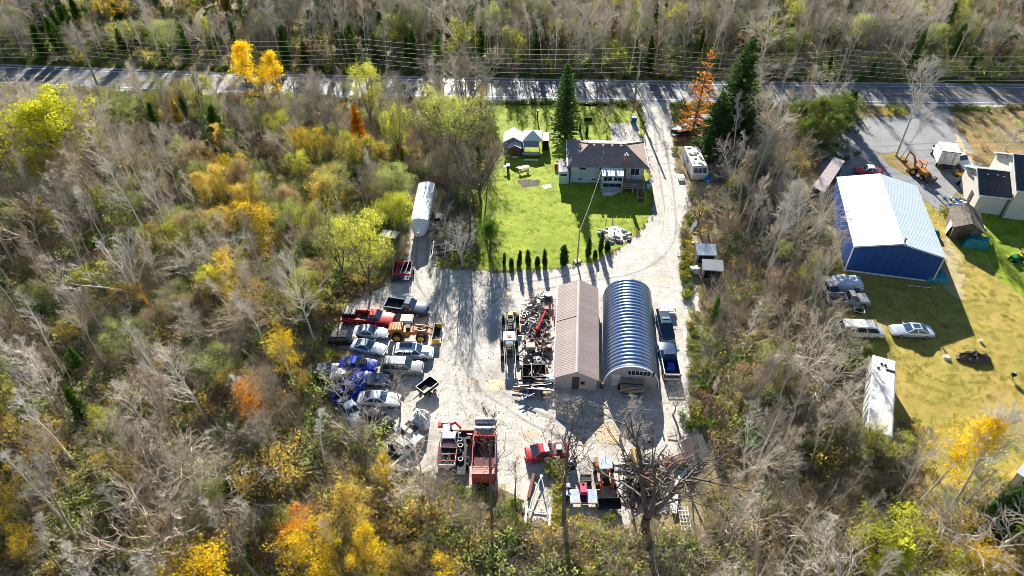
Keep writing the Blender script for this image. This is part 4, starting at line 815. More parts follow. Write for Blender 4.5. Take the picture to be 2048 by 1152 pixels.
for nm, a in (('bucket_floor', (3.3, 0, .55, .9, 2.2, .06)), ('bucket_back', (2.88, 0, .85, .06, 2.2, .6)), ('bucket_side', (3.3, 1.1, .8, .9, .05, .5)), ('bucket_side', (3.3, -1.1, .8, .9, .05, .5)), ('bucket_lip', (3.75, 0, .62, .08, 2.2, .12))): b = MB(); b.box(*a); b.build(nm, M_black, t)
# implement trailer with red engine
c = G(1166, 1000); t = thing('engine_trailer', 'small grey deck trailer carrying a pink-red engine', 'trailer', (c.x, c.y, 0), R(0))
for s in (-.85, .85): b = MB(); b.box(s, 0, .7, 1.0, 1.5, .07); b.build('deck_plate', MATS['teal_grey_deck'] if 0 else M_silver, t)
b = MB(); b.box(0, -.1, .72, .7, 1.6, .08); b.build('centre_frame', M_black, t); b = MB(); b.box(0, .5, 1.05, .62, .9, .6); b.build('engine_cover', M_pink, t); b = MB(); b.box(0, 1.05, 1.0, .8, .35, .5); b.tube((0, 1.05, 1.2), (0, 1.05, 1.45), .12, n=8); b.build('engine', M_dark, t)
b = MB(); b.box(0, -.8, .72, 2.7, .12, .14); b.build('rear_beam', M_wood, t)
for s in (-1.55, 1.55): b = MB(); b.box(s, .75, .62, .9, .12, .12); b.build('outrigger', M_wood, t)
for s in (-1.5, 1.5): add_wheel(t, s, -.3, .32, .2)
b = MB(); b.path([(-.3, -.85, .7), (-.1, -2.0, .5)], .04, 5); b.build('tow_bar', M_steel, t)
# boat trailer frame
c = G(1078, 1010); t = thing('boat_trailer', 'empty silver A-frame boat trailer at the bottom of the yard', 'trailer', (c.x, c.y, 0), R(-6))
for s in (-1, 1):
    b = MB(); b.path([(0, 2.9, .55), (s * .75, .2, .55), (s * .95, -1.6, .55)], .07, 7); b.build('frame_rail', M_steel, t)
    b = MB(); b.slab([(s * 1.15 - .12, -2.6, .8), (s * 1.15 + .12, -2.6, .8), (s * 1.15 + .12, -.7, .9), (s * 1.15 - .12, -.7, .9)], .1); b.build('bunk', M_white, t); add_wheel(t, s * 1.3, -1.3, .3, .2)
for y, w_ in ((.2, 1.5), (-1.1, 1.8)): b = MB(); b.box(0, y, .58, w_, .08, .08); b.build('cross_member', M_steel, t)
b = MB(); b.tube((0, 3.0, .4), (0, 3.0, .52), .3, n=14); b.build('jockey_wheel', M_tyre, t); b = MB(); b.tube((0, 3.0, .53), (0, 3.0, .57), .16, n=12); b.build('hub', M_white, t)
def simple(name, label, cat, px, py, deg, parts, group=None, z=0.0):
    c = G(px, py); t = thing(name, label, cat, (c.x, c.y, z), R(deg), group)
    for pn, kind, a, m in parts:
        b = MB(); (b.box(*a) if kind == 'box' else b.tube(*a) if kind == 'tube' else b.path(*a) if kind == 'path' else b.torus(*a) if kind == 'torus' else b.slab(*a)); b.build(pn, m, t)
    return t
simple('steel_beam', 'rusty brown beam lying left of the boat trailer', 'beam', 1062, 975, 78, [('web', 'box', (0, 0, .25, 2.8, .08, .3), M_rust), ('flange', 'box', (0, 0, .42, 2.8, .3, .05), M_rust), ('flange', 'box', (0, 0, .08, 2.8, .3, .05), M_rust)])
simple('black_bin', 'open black bin on the gravel above the engine trailer', 'bin', 1171, 965, 0, [('tub', 'box', (0, 0, .4, 1.1, .7, .8), M_black), ('rim', 'box', (0, .36, .83, 1.2, .08, .08), M_dark), ('rim', 'box', (0, -.36, .83, 1.2, .08, .08), M_dark)])
simple('quad_bike', 'dark quad bike with silver seat beside the weeds', 'quad bike', 1132, 990, 80, [('body', 'box', (0, 0, .55, 1.5, .5, .35), M_black), ('seat', 'box', (-.2, 0, .8, .7, .35, .14), M_silver), ('rack', 'box', (.6, 0, .8, .5, .6, .05), M_rim), ('wheel', 'tube', ((.55, -.5, .28), (.55, -.25, .28), .28), M_tyre), ('wheel', 'tube', ((.55, .25, .28), (.55, .5, .28), .28), M_tyre), ('wheel', 'tube', ((-.55, -.5, .28), (-.55, -.25, .28), .28), M_tyre), ('wheel', 'tube', ((-.55, .25, .28), (-.55, .5, .28), .28), M_tyre), ('handlebar', 'box', (.3, 0, .98, .06, .7, .05), M_dark)])
simple('snow_blower', 'black machine with a white drum standing above the quad bike', 'machine', 1142, 932, 20, [('housing', 'box', (0, 0, .5, .9, .8, .7), M_black), ('drum', 'tube', ((-.1, 0, .85), (-.1, 0, 1.15), .26), M_white), ('chute', 'path', ([(.3, 0, .8), (.6, 0, 1.3)], .1), M_dark), ('wheel', 'tube', ((0, -.5, .25), (0, -.4, .25), .25), M_tyre), ('wheel', 'tube', ((0, .4, .25), (0, .5, .25), .25), M_tyre)])
simple('pallet_forks', 'yellow pallet fork frame with two long pale tines', 'fork frame', 1262, 925, 0, [('frame_plate', 'box', (.2, 0, .75, .25, 1.6, 1.3), M_yellow), ('tine', 'box', (-.9, .35, .35, 2.0, .14, .08), M_dwhite), ('tine', 'box', (-.9, -.35, .35, 2.0, .14, .08), M_dwhite)])
# leaning white panels, boards, lattice
c = G(1385, 905); t = thing('panel_stack', 'white sheet panels leaning against each other at the yard corner', 'panels', (c.x, c.y, 0), R(25))
for i in range(3): b = MB(); b.slab([(-1.3 + i * .5, -1.1 - i * .1, .15 + .05 * i), (.6 + i * .4, -1.1, .15 + .05 * i), (.8 + i * .4, .9, 1.5 - i * .15), (-1.0 + i * .5, .9, 1.5 - i * .15)], .05); b.build('panel', M_dwhite if i else mat('beige_board', (.60, .46, .34), .7, var=.2), t)
b = MB(); b.box(-2.0, -.6, .5, 1.4, .9, .7, .3); b.build('panel_base', M_rust, t)
simple('long_board', 'long white board lying below the white panels', 'board', 1372, 945, 42, [('plank', 'box', (0, 0, .3, 3.6, .35, .1), M_dwhite), ('plank', 'box', (.2, -.4, .25, 3.0, .14, .1), M_dwhite)])
simple('long_trough', 'long tapering white board standing in the weeds at the yard corner', 'board', 1350, 1000, 76, [('plank', 'box', (0, 0, .5, 3.6, .42, .12), M_white), ('block', 'box', (-1.3, 0, .22, .3, .5, .4), M_wood)])
t = simple('lattice_frame', 'small white lattice frame lying in the weeds', 'lattice', 1368, 1040, 88, [('bar', 'box', (0, y, .3, 2.6, .05, .05), M_white) for y in (-.45, -.15, .15, .45)] + [('bar', 'box', (x, 0, .34, .05, 1.0, .04), M_white) for x in [-1.2 + .4 * i for i in range(7)]])
simple('red_engine_hoist', 'small red machine beside the scrap heap', 'machine', 1338, 930, 10, [('body', 'box', (0, 0, .5, .9, .7, .6), M_red), ('motor', 'box', (.3, 0, .95, .4, .4, .3), M_dark), ('wheel', 'tube', ((-.3, -.45, .22), (-.3, -.35, .22), .22), M_tyre), ('wheel', 'tube', ((-.3, .35, .22), (-.3, .45, .22), .22), M_tyre)])
# --- row of junk left of the taupe barn --------------------------------------
def tractor(label, px, py, deg, body, roofm, name='tractor', forks=True, roof=True):
    c = G(px, py); t = thing(name, label, 'tractor', (c.x, c.y, 0), R(deg))
    b = MB(); b.box(-.7, 0, .95, 1.2, .9, .5); b.build('rear_body', body, t); b = MB(); b.loft([[(-.1, -.42, .7), (-.1, .42, .7), (-.1, .36, 1.45), (-.1, -.36, 1.45)], [(1.5, -.36, .6), (1.5, .36, .6), (1.5, .3, 1.3), (1.5, -.3, 1.3)]]); b.build('hood', body, t)
    for i in range(5): b = MB(); b.box(.2 + i * .25, 0, 1.43 - .02 * i, .06, .6, .04); b.build('hood_vent', M_dark, t)
    if roof:
        for x in (-1.1, .1):
            for y in (-.55, .55): b = MB(); b.box(x, y, 1.75, .06, .06, 1.1); b.build('roof_post', M_black, t)
        b = MB(); b.loft([[(-1.3, -.75, 2.3), (.3, -.75, 2.3), (.3, .75, 2.3), (-1.3, .75, 2.3)], [(-1.2, -.65, 2.42), (.2, -.65, 2.42), (.2, .65, 2.42), (-1.2, .65, 2.42)]]); rf = b.build('roof', roofm, t)
        b = MB(); b.box(-.4, 0, 2.46, .35, .5, .06, .1); b.build('red_cushion', M_red, rf)
    else:
        b = MB(); b.box(-.9, 0, 1.35, .5, .6, .4); b.build('seat', M_yellow, t)
    b = MB(); b.tube((.7, .2, 1.3), (.7, .2, 1.9), .05, n=6); b.build('exhaust', M_dark, t)
    for x, r_ in ((-.8, .68), (1.2, .42)):
        for y in (-.9, .9): add_wheel(t, x, y, r_, .38)
    if forks:
        for s in (-.55, .55):
            b = MB(); b.path([(.1, s, 1.2), (1.5, s, 1.2), (2.3, s, .5)], .07, 6); b.build('lift_arm', body, t); b = MB(); b.box(2.9, s * .6, .25, 1.2, .12, .06); b.build('tine', M_steel, t)
    return t
M_dgreen = mat('dark_green_paint', (.03, .075, .04), .5, c2=(.02, .03, .025), scale=3)
tractor('dark green tractor at the top of the junk row, left of the barn', 1021, 655, -88, M_dgreen, M_dwhite, roof=False)
tractor('dark tractor with white roof and a red patch, below the dark green one', 1019, 705, -88, M_dgreen, M_white)
simple('grey_boulder_slab', 'pale concrete slab with a yellow edge at the nose of the dark green tractor', 'slab', 1022, 628, 0, [('slab', 'box', (0, .2, .3, 1.2, .7, .5), M_stone), ('yellow_edge', 'box', (0, -.2, .5, 1.2, .12, .14), M_yellow)])
JK = [('wooden_crate', 'rust-brown crate with white hoops near the top of the junk row', 'crate', 1047, 640, 78, [('box', 'box', (0, 0, .35, 1.8, .6, .6), M_rust), ('hoop', 'torus', ((0, 0, .7), .28, .05), M_white), ('hoop', 'torus', ((.5, 0, .7), .28, .05), M_white)]),
 ('orange_log', 'stubby pale orange timber standing beside the rust-brown crate', 'timber', 1039, 662, 85, [('timber', 'box', (0, 0, .3, 1.3, .4, .5), mat('orange_timber', (.62, .36, .16), .8, var=.3))]),
 ('propane_tank', 'round dark tank at the top of the junk row', 'tank', 1096, 600, 0, [('shell', 'tube', ((0, 0, .1), (0, 0, 1.0), .55), M_nblue), ('lid', 'tube', ((0, 0, 1.0), (0, 0, 1.06), .5), M_steel), ('ring', 'torus', ((0, 0, 1.08), .5, .04), M_white)]),
 ('cable_ladder', 'wooden ladder-like frame by the barn corner', 'frame', 1107, 615, 88, [('rail', 'box', (0, .28, .6, 2.2, .08, .1), M_pwood), ('rail', 'box', (0, -.28, .6, 2.2, .08, .1), M_pwood)] + [('rung', 'box', (-.9 + i * .45, 0, .62, .08, .6, .06), M_wood) for i in range(5)]),
 ('blue_barrel', 'dark blue barrel lying in the middle of the junk row', 'barrel', 1062, 658, 80, [('shell', 'tube', ((-.5, 0, .38), (.5, 0, .38), .38), M_nblue), ('band', 'tube', ((-.2, 0, .38), (-.14, 0, .38), .40), M_dark), ('band', 'tube', ((.2, 0, .38), (.26, 0, .38), .40), M_dark)]),
 ('red_auger', 'long bright red auger tube in the junk row', 'auger', 1085, 645, 70, [('tube', 'tube', ((-1.9, 0, .8), (1.5, 0, .9), .14), M_red), ('tube', 'tube', ((-2.3, 0, .8), (-1.8, 0, .8), .26), M_red), ('hopper', 'box', (1.7, 0, .9, .5, .5, .4), M_dred)]),
 ('red_hose_reel', 'small red rack against the left wall of the barn', 'rack', 1108, 640, 88, [('rack', 'box', (0, 0, .7, 1.4, .12, 1.2), M_red), ('reel', 'torus', ((.2, 0, .9), .3, .07, 12, 6, 0, 'y'), M_dark)]),
 ('yellow_drum', 'yellow drum beside the red auger', 'drum', 1093, 634, 0, [('shell', 'tube', ((0, 0, 0), (0, 0, .85), .28), M_yellow), ('lid', 'tube', ((0, 0, .86), (0, 0, .9), .26), M_green)]),
 ('white_bracket', 'white angled metal bracket near the barn wall', 'bracket', 1104, 664, 40, [('arm', 'box', (0, 0, .5, 1.1, .12, .1), M_white), ('arm', 'box', (.5, -.5, .5, .12, 1.1, .1), M_white)]),
 ('rusty_plate', 'pinkish rusted steel plate lying by the yellow weeds', 'plate', 1086, 693, 85, [('plate', 'box', (0, 0, .35, 1.5, .6, .1), mat('pink_rust', (.55, .26, .18), .8, var=.3)), ('leg', 'box', (.6, 0, .15, .1, .5, .3), M_rust), ('leg', 'box', (-.6, 0, .15, .1, .5, .3), M_rust)]),
 ('red_pump', 'red pump with a white round cap near the barn wall', 'pump', 1098, 700, 0, [('body', 'box', (0, 0, .35, .7, .6, .5), M_red), ('cap', 'tube', ((0, 0, .62), (0, 0, .75), .26), M_white)]),
 ('cardboard_box', 'pale square box in the middle of the junk row', 'box', 1061, 701, 0, [('box', 'box', (0, 0, .7, 1.05, .8, .6), mat('pale_cardboard', (.55, .44, .38), .8, var=.2)), ('flap', 'box', (0, -.42, 1.02, 1.05, .1, .04), M_wood), ('base', 'box', (0, 0, .2, .9, .7, .38), M_black)]),
 ('white_gas_bottle', 'small white gas bottle left of the pale square box', 'gas bottle', 1050, 716, 0, [('shell', 'tube', ((0, 0, 0), (0, 0, .75), .26), M_silver), ('valve', 'tube', ((0, 0, .75), (0, 0, .9), .08), M_rim)]),
 ('black_skip', 'open black steel skip in the junk row', 'skip', 1068, 752, 0, [('floor', 'box', (0, 0, .2, 2.7, 1.9, .08), M_black), ('side_wall', 'box', (0, .95, .55, 2.7, .06, .8), M_black), ('side_wall', 'box', (0, -.95, .55, 2.7, .06, .8), M_black), ('end_wall', 'box', (1.33, 0, .55, .06, 1.84, .8), M_black), ('end_wall', 'box', (-1.33, 0, .55, .06, 1.84, .8), M_black), ('divider', 'box', (-.3, 0, .98, .1, 1.9, .06), M_wood)]),
 ('wire_hoop', 'loose white hoop lying on the edge of the black skip', 'hoop', 1077, 730, 0, [('ring', 'torus', ((0, 0, 1.0), .3, .04), M_white)]),
 ('white_bathtub', 'white tub standing against the lower left corner of the barn', 'tub', 1098, 762, 0, [('tub', 'box', (0, 0, .5, 1.3, .8, .5), M_white), ('basin', 'box', (0, -.05, .76, 1.1, .55, .02), M_silver), ('stand', 'box', (0, 0, .13, 1.1, .6, .24), M_maroon)]),
 ('blue_bundle', 'small blue tarp bundle below the stacked pipes', 'bundle', 1056, 794, 10, [('bundle', 'box', (0, 0, .3, .8, .6, .5), M_blue), ('strap', 'box', (0, 0, .57, .08, .64, .03), M_black)]),
 ('wood_stump', 'pale yellow block of firewood below the white tub', 'firewood', 1090, 792, 0, [('log', 'tube', ((0, 0, 0), (0, 0, .8), .32), M_pwood), ('log', 'tube', ((.5, .1, 0), (.5, .1, .6), .22), M_wood)]),
 ('picnic_table', 'pale wooden picnic table on the lawn below the playhouse', 'table', 1047, 342, 22, [('tabletop', 'box', (0, -.28 + .14 * i, .75, 1.9, .13, .05), M_dwhite) for i in range(5)] + [('bench', 'box', (0, .75, .45, 1.9, .28, .05), M_dwhite), ('bench', 'box', (0, -.75, .45, 1.9, .28, .05), M_dwhite), ('leg', 'path', ([(-.7, -.6, 0), (-.7, -.1, .72)], .05), M_wood), ('leg', 'path', ([(-.7, .6, 0), (-.7, .1, .72)], .05), M_wood), ('leg', 'path', ([(.7, -.6, 0), (.7, -.1, .72)], .05), M_wood), ('leg', 'path', ([(.7, .6, 0), (.7, .1, .72)], .05), M_wood), ('crossbar', 'box', (-.7, 0, .42, .06, 1.7, .08), M_wood), ('crossbar', 'box', (.7, 0, .42, .06, 1.7, .08), M_wood)]),
 ('barbecue', 'black barbecue with side shelf left of the picnic table', 'barbecue', 1016, 341, 90, [('firebox', 'box', (0, 0, .8, .9, .5, .3), M_black), ('lid', 'box', (0, 0, 1.03, .85, .45, .16), M_black), ('side_shelf', 'box', (0, .5, .85, .5, .4, .04), M_dwhite), ('leg', 'box', (-.4, 0, .33, .06, .4, .64), M_dark), ('leg', 'box', (.4, 0, .33, .06, .4, .64), M_dark)]),
 ('red_can', 'small red can beside the annexe of the brown-roofed house', 'can', 1112, 336, 0, [('can', 'tube', ((0, 0, 0), (0, 0, .8), .28), M_red), ('lid', 'tube', ((0, 0, .8), (0, 0, .86), .2), M_dred)]),
 ('blue_bin', 'pale blue bin by the deck stairs of the brown-roofed house', 'bin', 1295, 376, 5, [('tub', 'box', (0, 0, .5, .65, .8, 1.0), mat('pale_blue_plastic', (.25, .42, .70), .5, var=.2)), ('lid', 'box', (0, .04, 1.03, .7, .86, .06), M_btarp)]),
 ('garden_post', 'dark garden figure standing on the front lawn', 'post', 1075, 240, 0, [('shaft', 'tube', ((0, 0, 0), (0, 0, 1.6), .12), M_black), ('head', 'tube', ((0, 0, 1.6), (0, 0, 1.9), .18), M_dark)]),
 ('parcel_cart', 'blue and white cart at the corner of the parking pad', 'cart', 1267, 246, 0, [('box', 'box', (0, 0, .7, .9, .8, .9), M_blue), ('top', 'box', (0, 0, 1.2, .8, .7, .1), M_white), ('wheel', 'tube', ((-.5, 0, .2), (-.42, 0, .2), .2), M_tyre), ('wheel', 'tube', ((.42, 0, .2), (.5, 0, .2), .2), M_tyre)]),
 ('small_bin', 'dark planter on the front lawn left of the bare shrub', 'planter', 1176, 241, 0, [('tub', 'box', (0, 0, .3, 1.4, .5, .6), M_black), ('soil', 'box', (0, 0, .61, 1.3, .4, .03), M_dirt)]),
 ('silver_drum', 'blue and white propane drum at the left corner of the arched hut', 'drum', 1203, 776, 0, [('shell', 'tube', ((0, 0, 0), (0, 0, .8), .22), M_dark), ('lid', 'tube', ((0, 0, .8), (0, 0, .84), .2), M_rust)]),
 ('black_grill', 'small dark barbecue kettle standing alone on the dry field', 'barbecue', 2022, 757, 0, [('leg', 'tube', ((0, -.2, 0), (0, -.1, .5), .03), M_black), ('leg', 'tube', ((-.2, .15, 0), (-.1, .1, .5), .03), M_black), ('leg', 'tube', ((.2, .15, 0), (.1, .1, .5), .03), M_black), ('bowl', 'tube', ((0, 0, .5), (0, 0, .75), .22, .34, 14), M_nblue), ('lid', 'tube', ((0, 0, .76), (0, 0, 1.0), .34, .12, 14), M_black), ('vent', 'box', (0, -.05, 1.02, .14, .14, .05), M_white)]),
 ('riding_mower', 'green riding mower with a yellow seat on the bright lawn', 'mower', 2030, 521, 195, [('hood', 'box', (.45, 0, .65, .9, .65, .45), M_green), ('deck', 'box', (0, 0, .3, 1.0, 1.2, .15), M_green), ('seat', 'box', (-.5, 0, .85, .45, .5, .12), M_yellow), ('seat_back', 'box', (-.72, 0, 1.1, .1, .5, .4), M_yellow), ('fender', 'box', (-.55, 0, .6, .8, .9, .2), M_green), ('steering_wheel', 'torus', ((-.05, 0, 1.0), .18, .025), M_black), ('wheel', 'tube', ((.6, -.5, .2), (.6, -.35, .2), .2), M_tyre), ('wheel', 'tube', ((.6, .35, .2), (.6, .5, .2), .2), M_tyre), ('wheel', 'tube', ((-.6, -.6, .3), (-.6, -.35, .3), .3), M_tyre), ('wheel', 'tube', ((-.6, .35, .3), (-.6, .6, .3), .3), M_tyre)]),
 ('white_pail', 'white upturned pail on the dry field right of the dirt heap', 'pail', 1961, 684, 0, [('pail', 'tube', ((0, 0, 0), (0, 0, .35), .22, .17, 12), M_white), ('base', 'tube', ((0, 0, .35), (0, 0, .37), .17), M_dwhite)]),
 ('white_block', 'white round stone at the left end of the dirt heap', 'stone', 1893, 716, 0, [('stone', 'tube', ((0, 0, 0), (0, 0, .3), .5, .3, 9), M_dwhite)]),
 ('metal_pipe', 'long silver pipe lying in the shade of the blue barn', 'pipe', 1838, 574, -10, [('pipe', 'tube', ((-1.4, 0, .1), (1.4, 0, .1), .07), M_steel), ('collar', 'tube', ((.2, 0, .1), (.35, 0, .1), .1), M_dark)]),
 ('white_ac_unit', 'white round-topped appliance beside the lower of the two small sheds', 'appliance', 1387, 545, 10, [('case', 'box', (0, 0, .45, 1.1, .8, .9), M_white), ('lid', 'tube', ((-.2, -.1, .9), (-.2, -.1, .98), .3), M_dwhite), ('pipe', 'box', (.5, -.3, .5, .3, .3, 1.0), M_dwhite)]),
 ('flower_tub', 'dark tub with white lids above the upper small shed', 'tub', 1388, 493, 0, [('tub', 'box', (0, 0, .35, .9, .6, .7), M_black), ('lid', 'tube', ((-.25, .1, .7), (-.25, .1, .76), .2), M_white), ('lid', 'tube', ((.25, .1, .7), (.25, .1, .76), .2), M_white)]),
]
for a in JK: simple(*a)
# loose pipes and bars
rj = random.Random(77)
for i in range(26):
    px = rj.uniform(1046, 1094); py = rj.uniform(768, 790); c = G(px, py); L_ = rj.uniform(1.4, 3.0); m_ = rj.choice([M_steel, M_dwhite, M_dark, M_black, M_rust, M_pwood, M_dark]); b = MB(); a = R(rj.uniform(-14, 8)); d = Vector((math.cos(a), math.sin(a), rj.uniform(-.05, .05))) * L_ / 2; z = .15 + rj.random() * .7; p = Vector((c.x, c.y, z))
    b.tube(p - d, p + d, rj.uniform(.04, .09), n=6); tag(b.build('loose_pipe', m_), {M_steel: 'silvery', M_dwhite: 'dirty white', M_dark: 'brownish iron', M_black: 'black', M_rust: 'rusty', M_pwood: 'pale wooden'}[m_] + (' long bar' if L_ > 2.2 else ' short bar') + ' in the crosswise stack ' + ('nearer the black skip' if py < 779 else 'nearer the blue bundle'), 'pipe', 'stacked pipes and bars below the black skip')
b = MB()
for i in range(420):
    z_ = rj.random()
    if i < 300: px = rj.gauss(1074, 13); py = rj.uniform(592, 725)
    else: px = rj.gauss(1068, 14); py = rj.uniform(722, 800)
    if px > 1106 or px < 1042 + max(0, (640 - py) * .3): continue
    c = G(px, py); k = rj.random(); s = rj.uniform(.12, .5)
    if k < .55: a = rj.uniform(0, 3.14); d = Vector((math.cos(a), math.sin(a), rj.uniform(-.4, .4))) * rj.uniform(.3, 1.0); p = Vector((c.x, c.y, .3 + rj.random() * .4)); b.tube(p - d, p + d, rj.uniform(.03, .07), n=5, mi=rj.randrange(6))
    elif k < .8: b.box(c.x, c.y, s / 2 + .1, s * 1.5, s, s, rj.uniform(0, 3), mi=rj.randrange(6))
    else: b.torus((c.x, c.y, .3 + rj.random() * .4), s * .6, .06, 10, 5, mi=rj.randrange(6))
o = b.build('scrap_metal', [M_dark, M_black, M_steel, M_rust, M_wood, M_gcar], kind='stuff'); tag(o, 'tangle of small scrap metal pieces in the junk row left of the barn', 'scrap')
b = MB()
for i in range(420):
    px = rj.gauss(1290, 22); py = rj.gauss(958, 28); c = G(px, py); k = rj.random(); s = rj.uniform(.12, .5); hz = max(0, 1 - ((px - 1290) / 50) ** 2 - ((py - 958) / 60) ** 2) * 1.0
    if k < .6: a = rj.uniform(0, 3.14); d = Vector((math.cos(a), math.sin(a), rj.uniform(-.4, .4))) * rj.uniform(.3, 1.1); p = Vector((c.x, c.y, .2 + rj.random() * hz)); b.tube(p - d, p + d, rj.uniform(.03, .07), n=5, mi=rj.randrange(6))
    elif k < .85: b.box(c.x, c.y, s / 2 + rj.random() * hz, s * 1.5, s, s, rj.uniform(0, 3), mi=rj.randrange(6))
    else: b.torus((c.x, c.y, .2 + rj.random() * hz), s * .6, .06, 10, 5, mi=rj.randrange(6))
o = b.build('scrap_heap', [M_dark, M_black, M_gcar, M_rust, M_wood, M_black], kind='stuff'); tag(o, 'heap of tangled scrap under the largest bare tree', 'scrap')
b = MB()
for i in range(150):
    px = rj.choice((rj.gauss(1925, 8), rj.gauss(1945, 8))); py = rj.uniform(395, 470); c = G(px - (470 - py) * .2, py); s = rj.uniform(.1, .35); b.box(c.x, c.y, s / 2, s * 1.6, s, s, rj.uniform(0, 3), mi=rj.randrange(6))
o = b.build('yard_clutter', [M_dark, M_white, M_steel, M_dwhite, M_dwhite, M_btarp], kind='stuff'); tag(o, 'scattered clutter around the old shed by the neighbour garage', 'clutter')

# --- right of the hut ---------------------------------------------------------
c = G(1331, 625); t = thing('white_flatbed', 'white flatbed frame with two dark wells at the top right of the arched hut', 'trailer', (c.x, c.y, 0), R(-2))
b = MB(); b.box(0, 0, .6, 2.0, 1.7, .25); b.build('deck', M_white, t)
for s in (-.55, .55): b = MB(); b.box(s, -.1, .74, .65, .95, .03); b.build('well', M_beige, t); b = MB(); b.box(s, -.1, .73, .75, 1.05, .02); b.build('well_rim', M_black, t)
for s in (-.9, .9): add_wheel(t, s, 0, .35)
v = car('black sport utility with roof rack beside the arched hut', 1330, 655, -90, M_nblue, 4.5, 1.85, 1.7, 'wagon', 'car', 'parked_car', bump=M_dwhite, glass=M_glass)
for i in range(4): b = MB(); b.box(-.6 + i * .12, .0, 1.74, .04, .9, .06); b.build('roof_rack', M_steel, v)
v = car('dark blue pickup with a blue load, beside the front of the arched hut', 1337, 722, 89, M_nblue, 5.4, 2.0, 1.8, 'pickup', 'pickup', 'pickup_truck', bump=M_white, glass=M_bglass)
for s in (-.93, .93): b = MB(); b.box(-1.5, s, 1.22, 2.4, .1, .06); b.build('bed_rail', M_dwhite, v)
b = MB(); b.box(-2.72, 0, 1.18, .1, 1.9, .08); b.build('bed_rail', M_dwhite, v)
lumpy('blue_load', [(-.5, -.6), (.5, -.6), (.5, .6), (-.4, .6)], .4, M_blue, 9, 'crumpled blue tarp in the bed of the dark blue pickup', 'tarp', G(1339, 742)).location.z = .65

# --- by the driveway ----------------------------------------------------------
boat('black-hulled motorboat with white deck beside the top of the driveway', G(1366, 268), R(200), 5.2, 2.1, M_black, M_dwhite, 1.2)
boat('white motorboat behind the black-hulled one under the larch', G(1397, 247), R(198), 4.8, 2.0, M_dwhite, M_dwhite, 1.1)
c = G(1388, 345); t = thing('camper', 'white camper with leaves and litter on its roof at the right of the driveway', 'camper', (c.x, c.y, 0), R(2))
b = MB(); b.loft([[(-1.2, -2.8, .4), (1.2, -2.8, .4), (1.2, 3.9, .4), (-1.2, 3.9, .4)], [(-1.25, -3.1, 1.5), (1.25, -3.1, 1.5), (1.25, 4.1, 1.5), (-1.25, 4.1, 1.5)], [(-1.2, -2.5, 2.6), (1.2, -2.5, 2.6), (1.2, 4.0, 2.6), (-1.2, 4.0, 2.6)], [(-1.05, -2.3, 2.7), (1.05, -2.3, 2.7), (1.05, 3.9, 2.7), (-1.05, 3.9, 2.7)]]); b.build('body', M_dwhite, t)
for i in range(3): b = MB(); x = -.72 + i * .72; b.slab([(x - .3, -3.03, 1.75), (x + .3, -3.03, 1.75), (x + .3, -2.66, 2.42), (x - .3, -2.66, 2.42)], .04); b.build('window', M_glass, t)
b = MB(); b.box(-1.27, 0, 1.4, .04, 6.0, .12); b.build('side_stripe', M_silver, t); b = MB(); b.box(-1.27, 1.0, 1.9, .04, 1.6, .5); b.build('window', M_glass, t)
for i in range(26): b = MB(); s = rj.uniform(.1, .38); b.box(rj.uniform(-.9, .9), rj.uniform(-1.9, 3.6), 2.72 + s * .1, s * 1.6, s, s * .25, rj.uniform(0, 3)); o = b.build('litter_piece', rj.choice([M_dark, M_gcar, M_maroon, M_dirt, M_dark]), t)
for y in (-1.5, 2.4):
    for s in (-1.15, 1.15): add_wheel(t, s * .98, y, .36, .24).rotation_euler = (0, 0, R(90))
c = G(1413, 360); lumpy('blue_cover', [(-.6, -.9), (.6, -.9), (.6, .9), (-.6, .9)], 1.3, M_btarp, 12, 'blue covered bundle against the right side of the camper', 'tarp', (c.x, c.y, 0))
simple('camper_step', 'white wooden step platform left of the camper front', 'step', 1361, 358, 0, [('plank', 'box', (0, -.5 + .25 * i, .5, 1.1, .22, .06), M_white) for i in range(5)] + [('leg', 'box', (-.45, -.5, .24, .08, .08, .46), M_wood), ('leg', 'box', (.45, -.5, .24, .08, .08, .46), M_wood)])
# plywood sheets
for i, (px, py, lab) in enumerate([(1397, 456, 'left one of the three bright plywood sheets under the bare trees'), (1410, 454, 'middle one of the three bright plywood sheets under the bare trees'), (1420, 458, 'right one of the three bright plywood sheets under the bare trees')]):
    c = G(px, py); b = MB(); b.slab([(-.42, -.7, .2), (.42, -.7, .2), (.42, .6, .8), (-.42, .6, .8)], .05); o = b.build('plywood_sheet', M_pwood); tag(o, lab, 'plywood'); o.location = (c.x, c.y, 0); o.rotation_euler = (0, 0, R(-8 * i))
simple('grey_tent', 'pale grey-blue panel propped up left of the bright plywood sheets', 'panel', 1386, 458, -40, [('panel', 'slab', ([(-.3, -1, .2), (.3, -1, .2), (.3, .9, .9), (-.3, .9, .9)], .05), M_silver), ('foot', 'box', (0, .8, .3, .5, .1, .6), M_dark)])
def small_shed(label, px, py, deg, w_, d_, h, m, rm, tilt=.35):
    c = G(px, py); t = thing('lean_to_shed', label, 'shed', (c.x, c.y, 0), R(deg)); b = MB(); b.add([(0, 0, 0), (w_, 0, 0), (w_, d_, 0), (0, d_, 0), (0, 0, h), (w_, 0, h), (w_, d_, h + tilt), (0, d_, h + tilt)], [(3, 2, 1, 0), (4, 5, 6, 7), (0, 1, 5, 4), (1, 2, 6, 5), (2, 3, 7, 6), (3, 0, 4, 7)]); b.build('wall', m, t)
    b = MB(); b.slab([(-.1, -.15, h - .02), (w_ + .1, -.15, h - .02), (w_ + .1, d_ + .1, h + tilt + .06), (-.1, d_ + .1, h + tilt + .06)], .06); b.build('roof', rm, t)
    b = MB(); b.box(w_ / 2, -.03, h * .45, w_ * .8, .05, h * .75); b.build('front_panel', M_black, t); return t
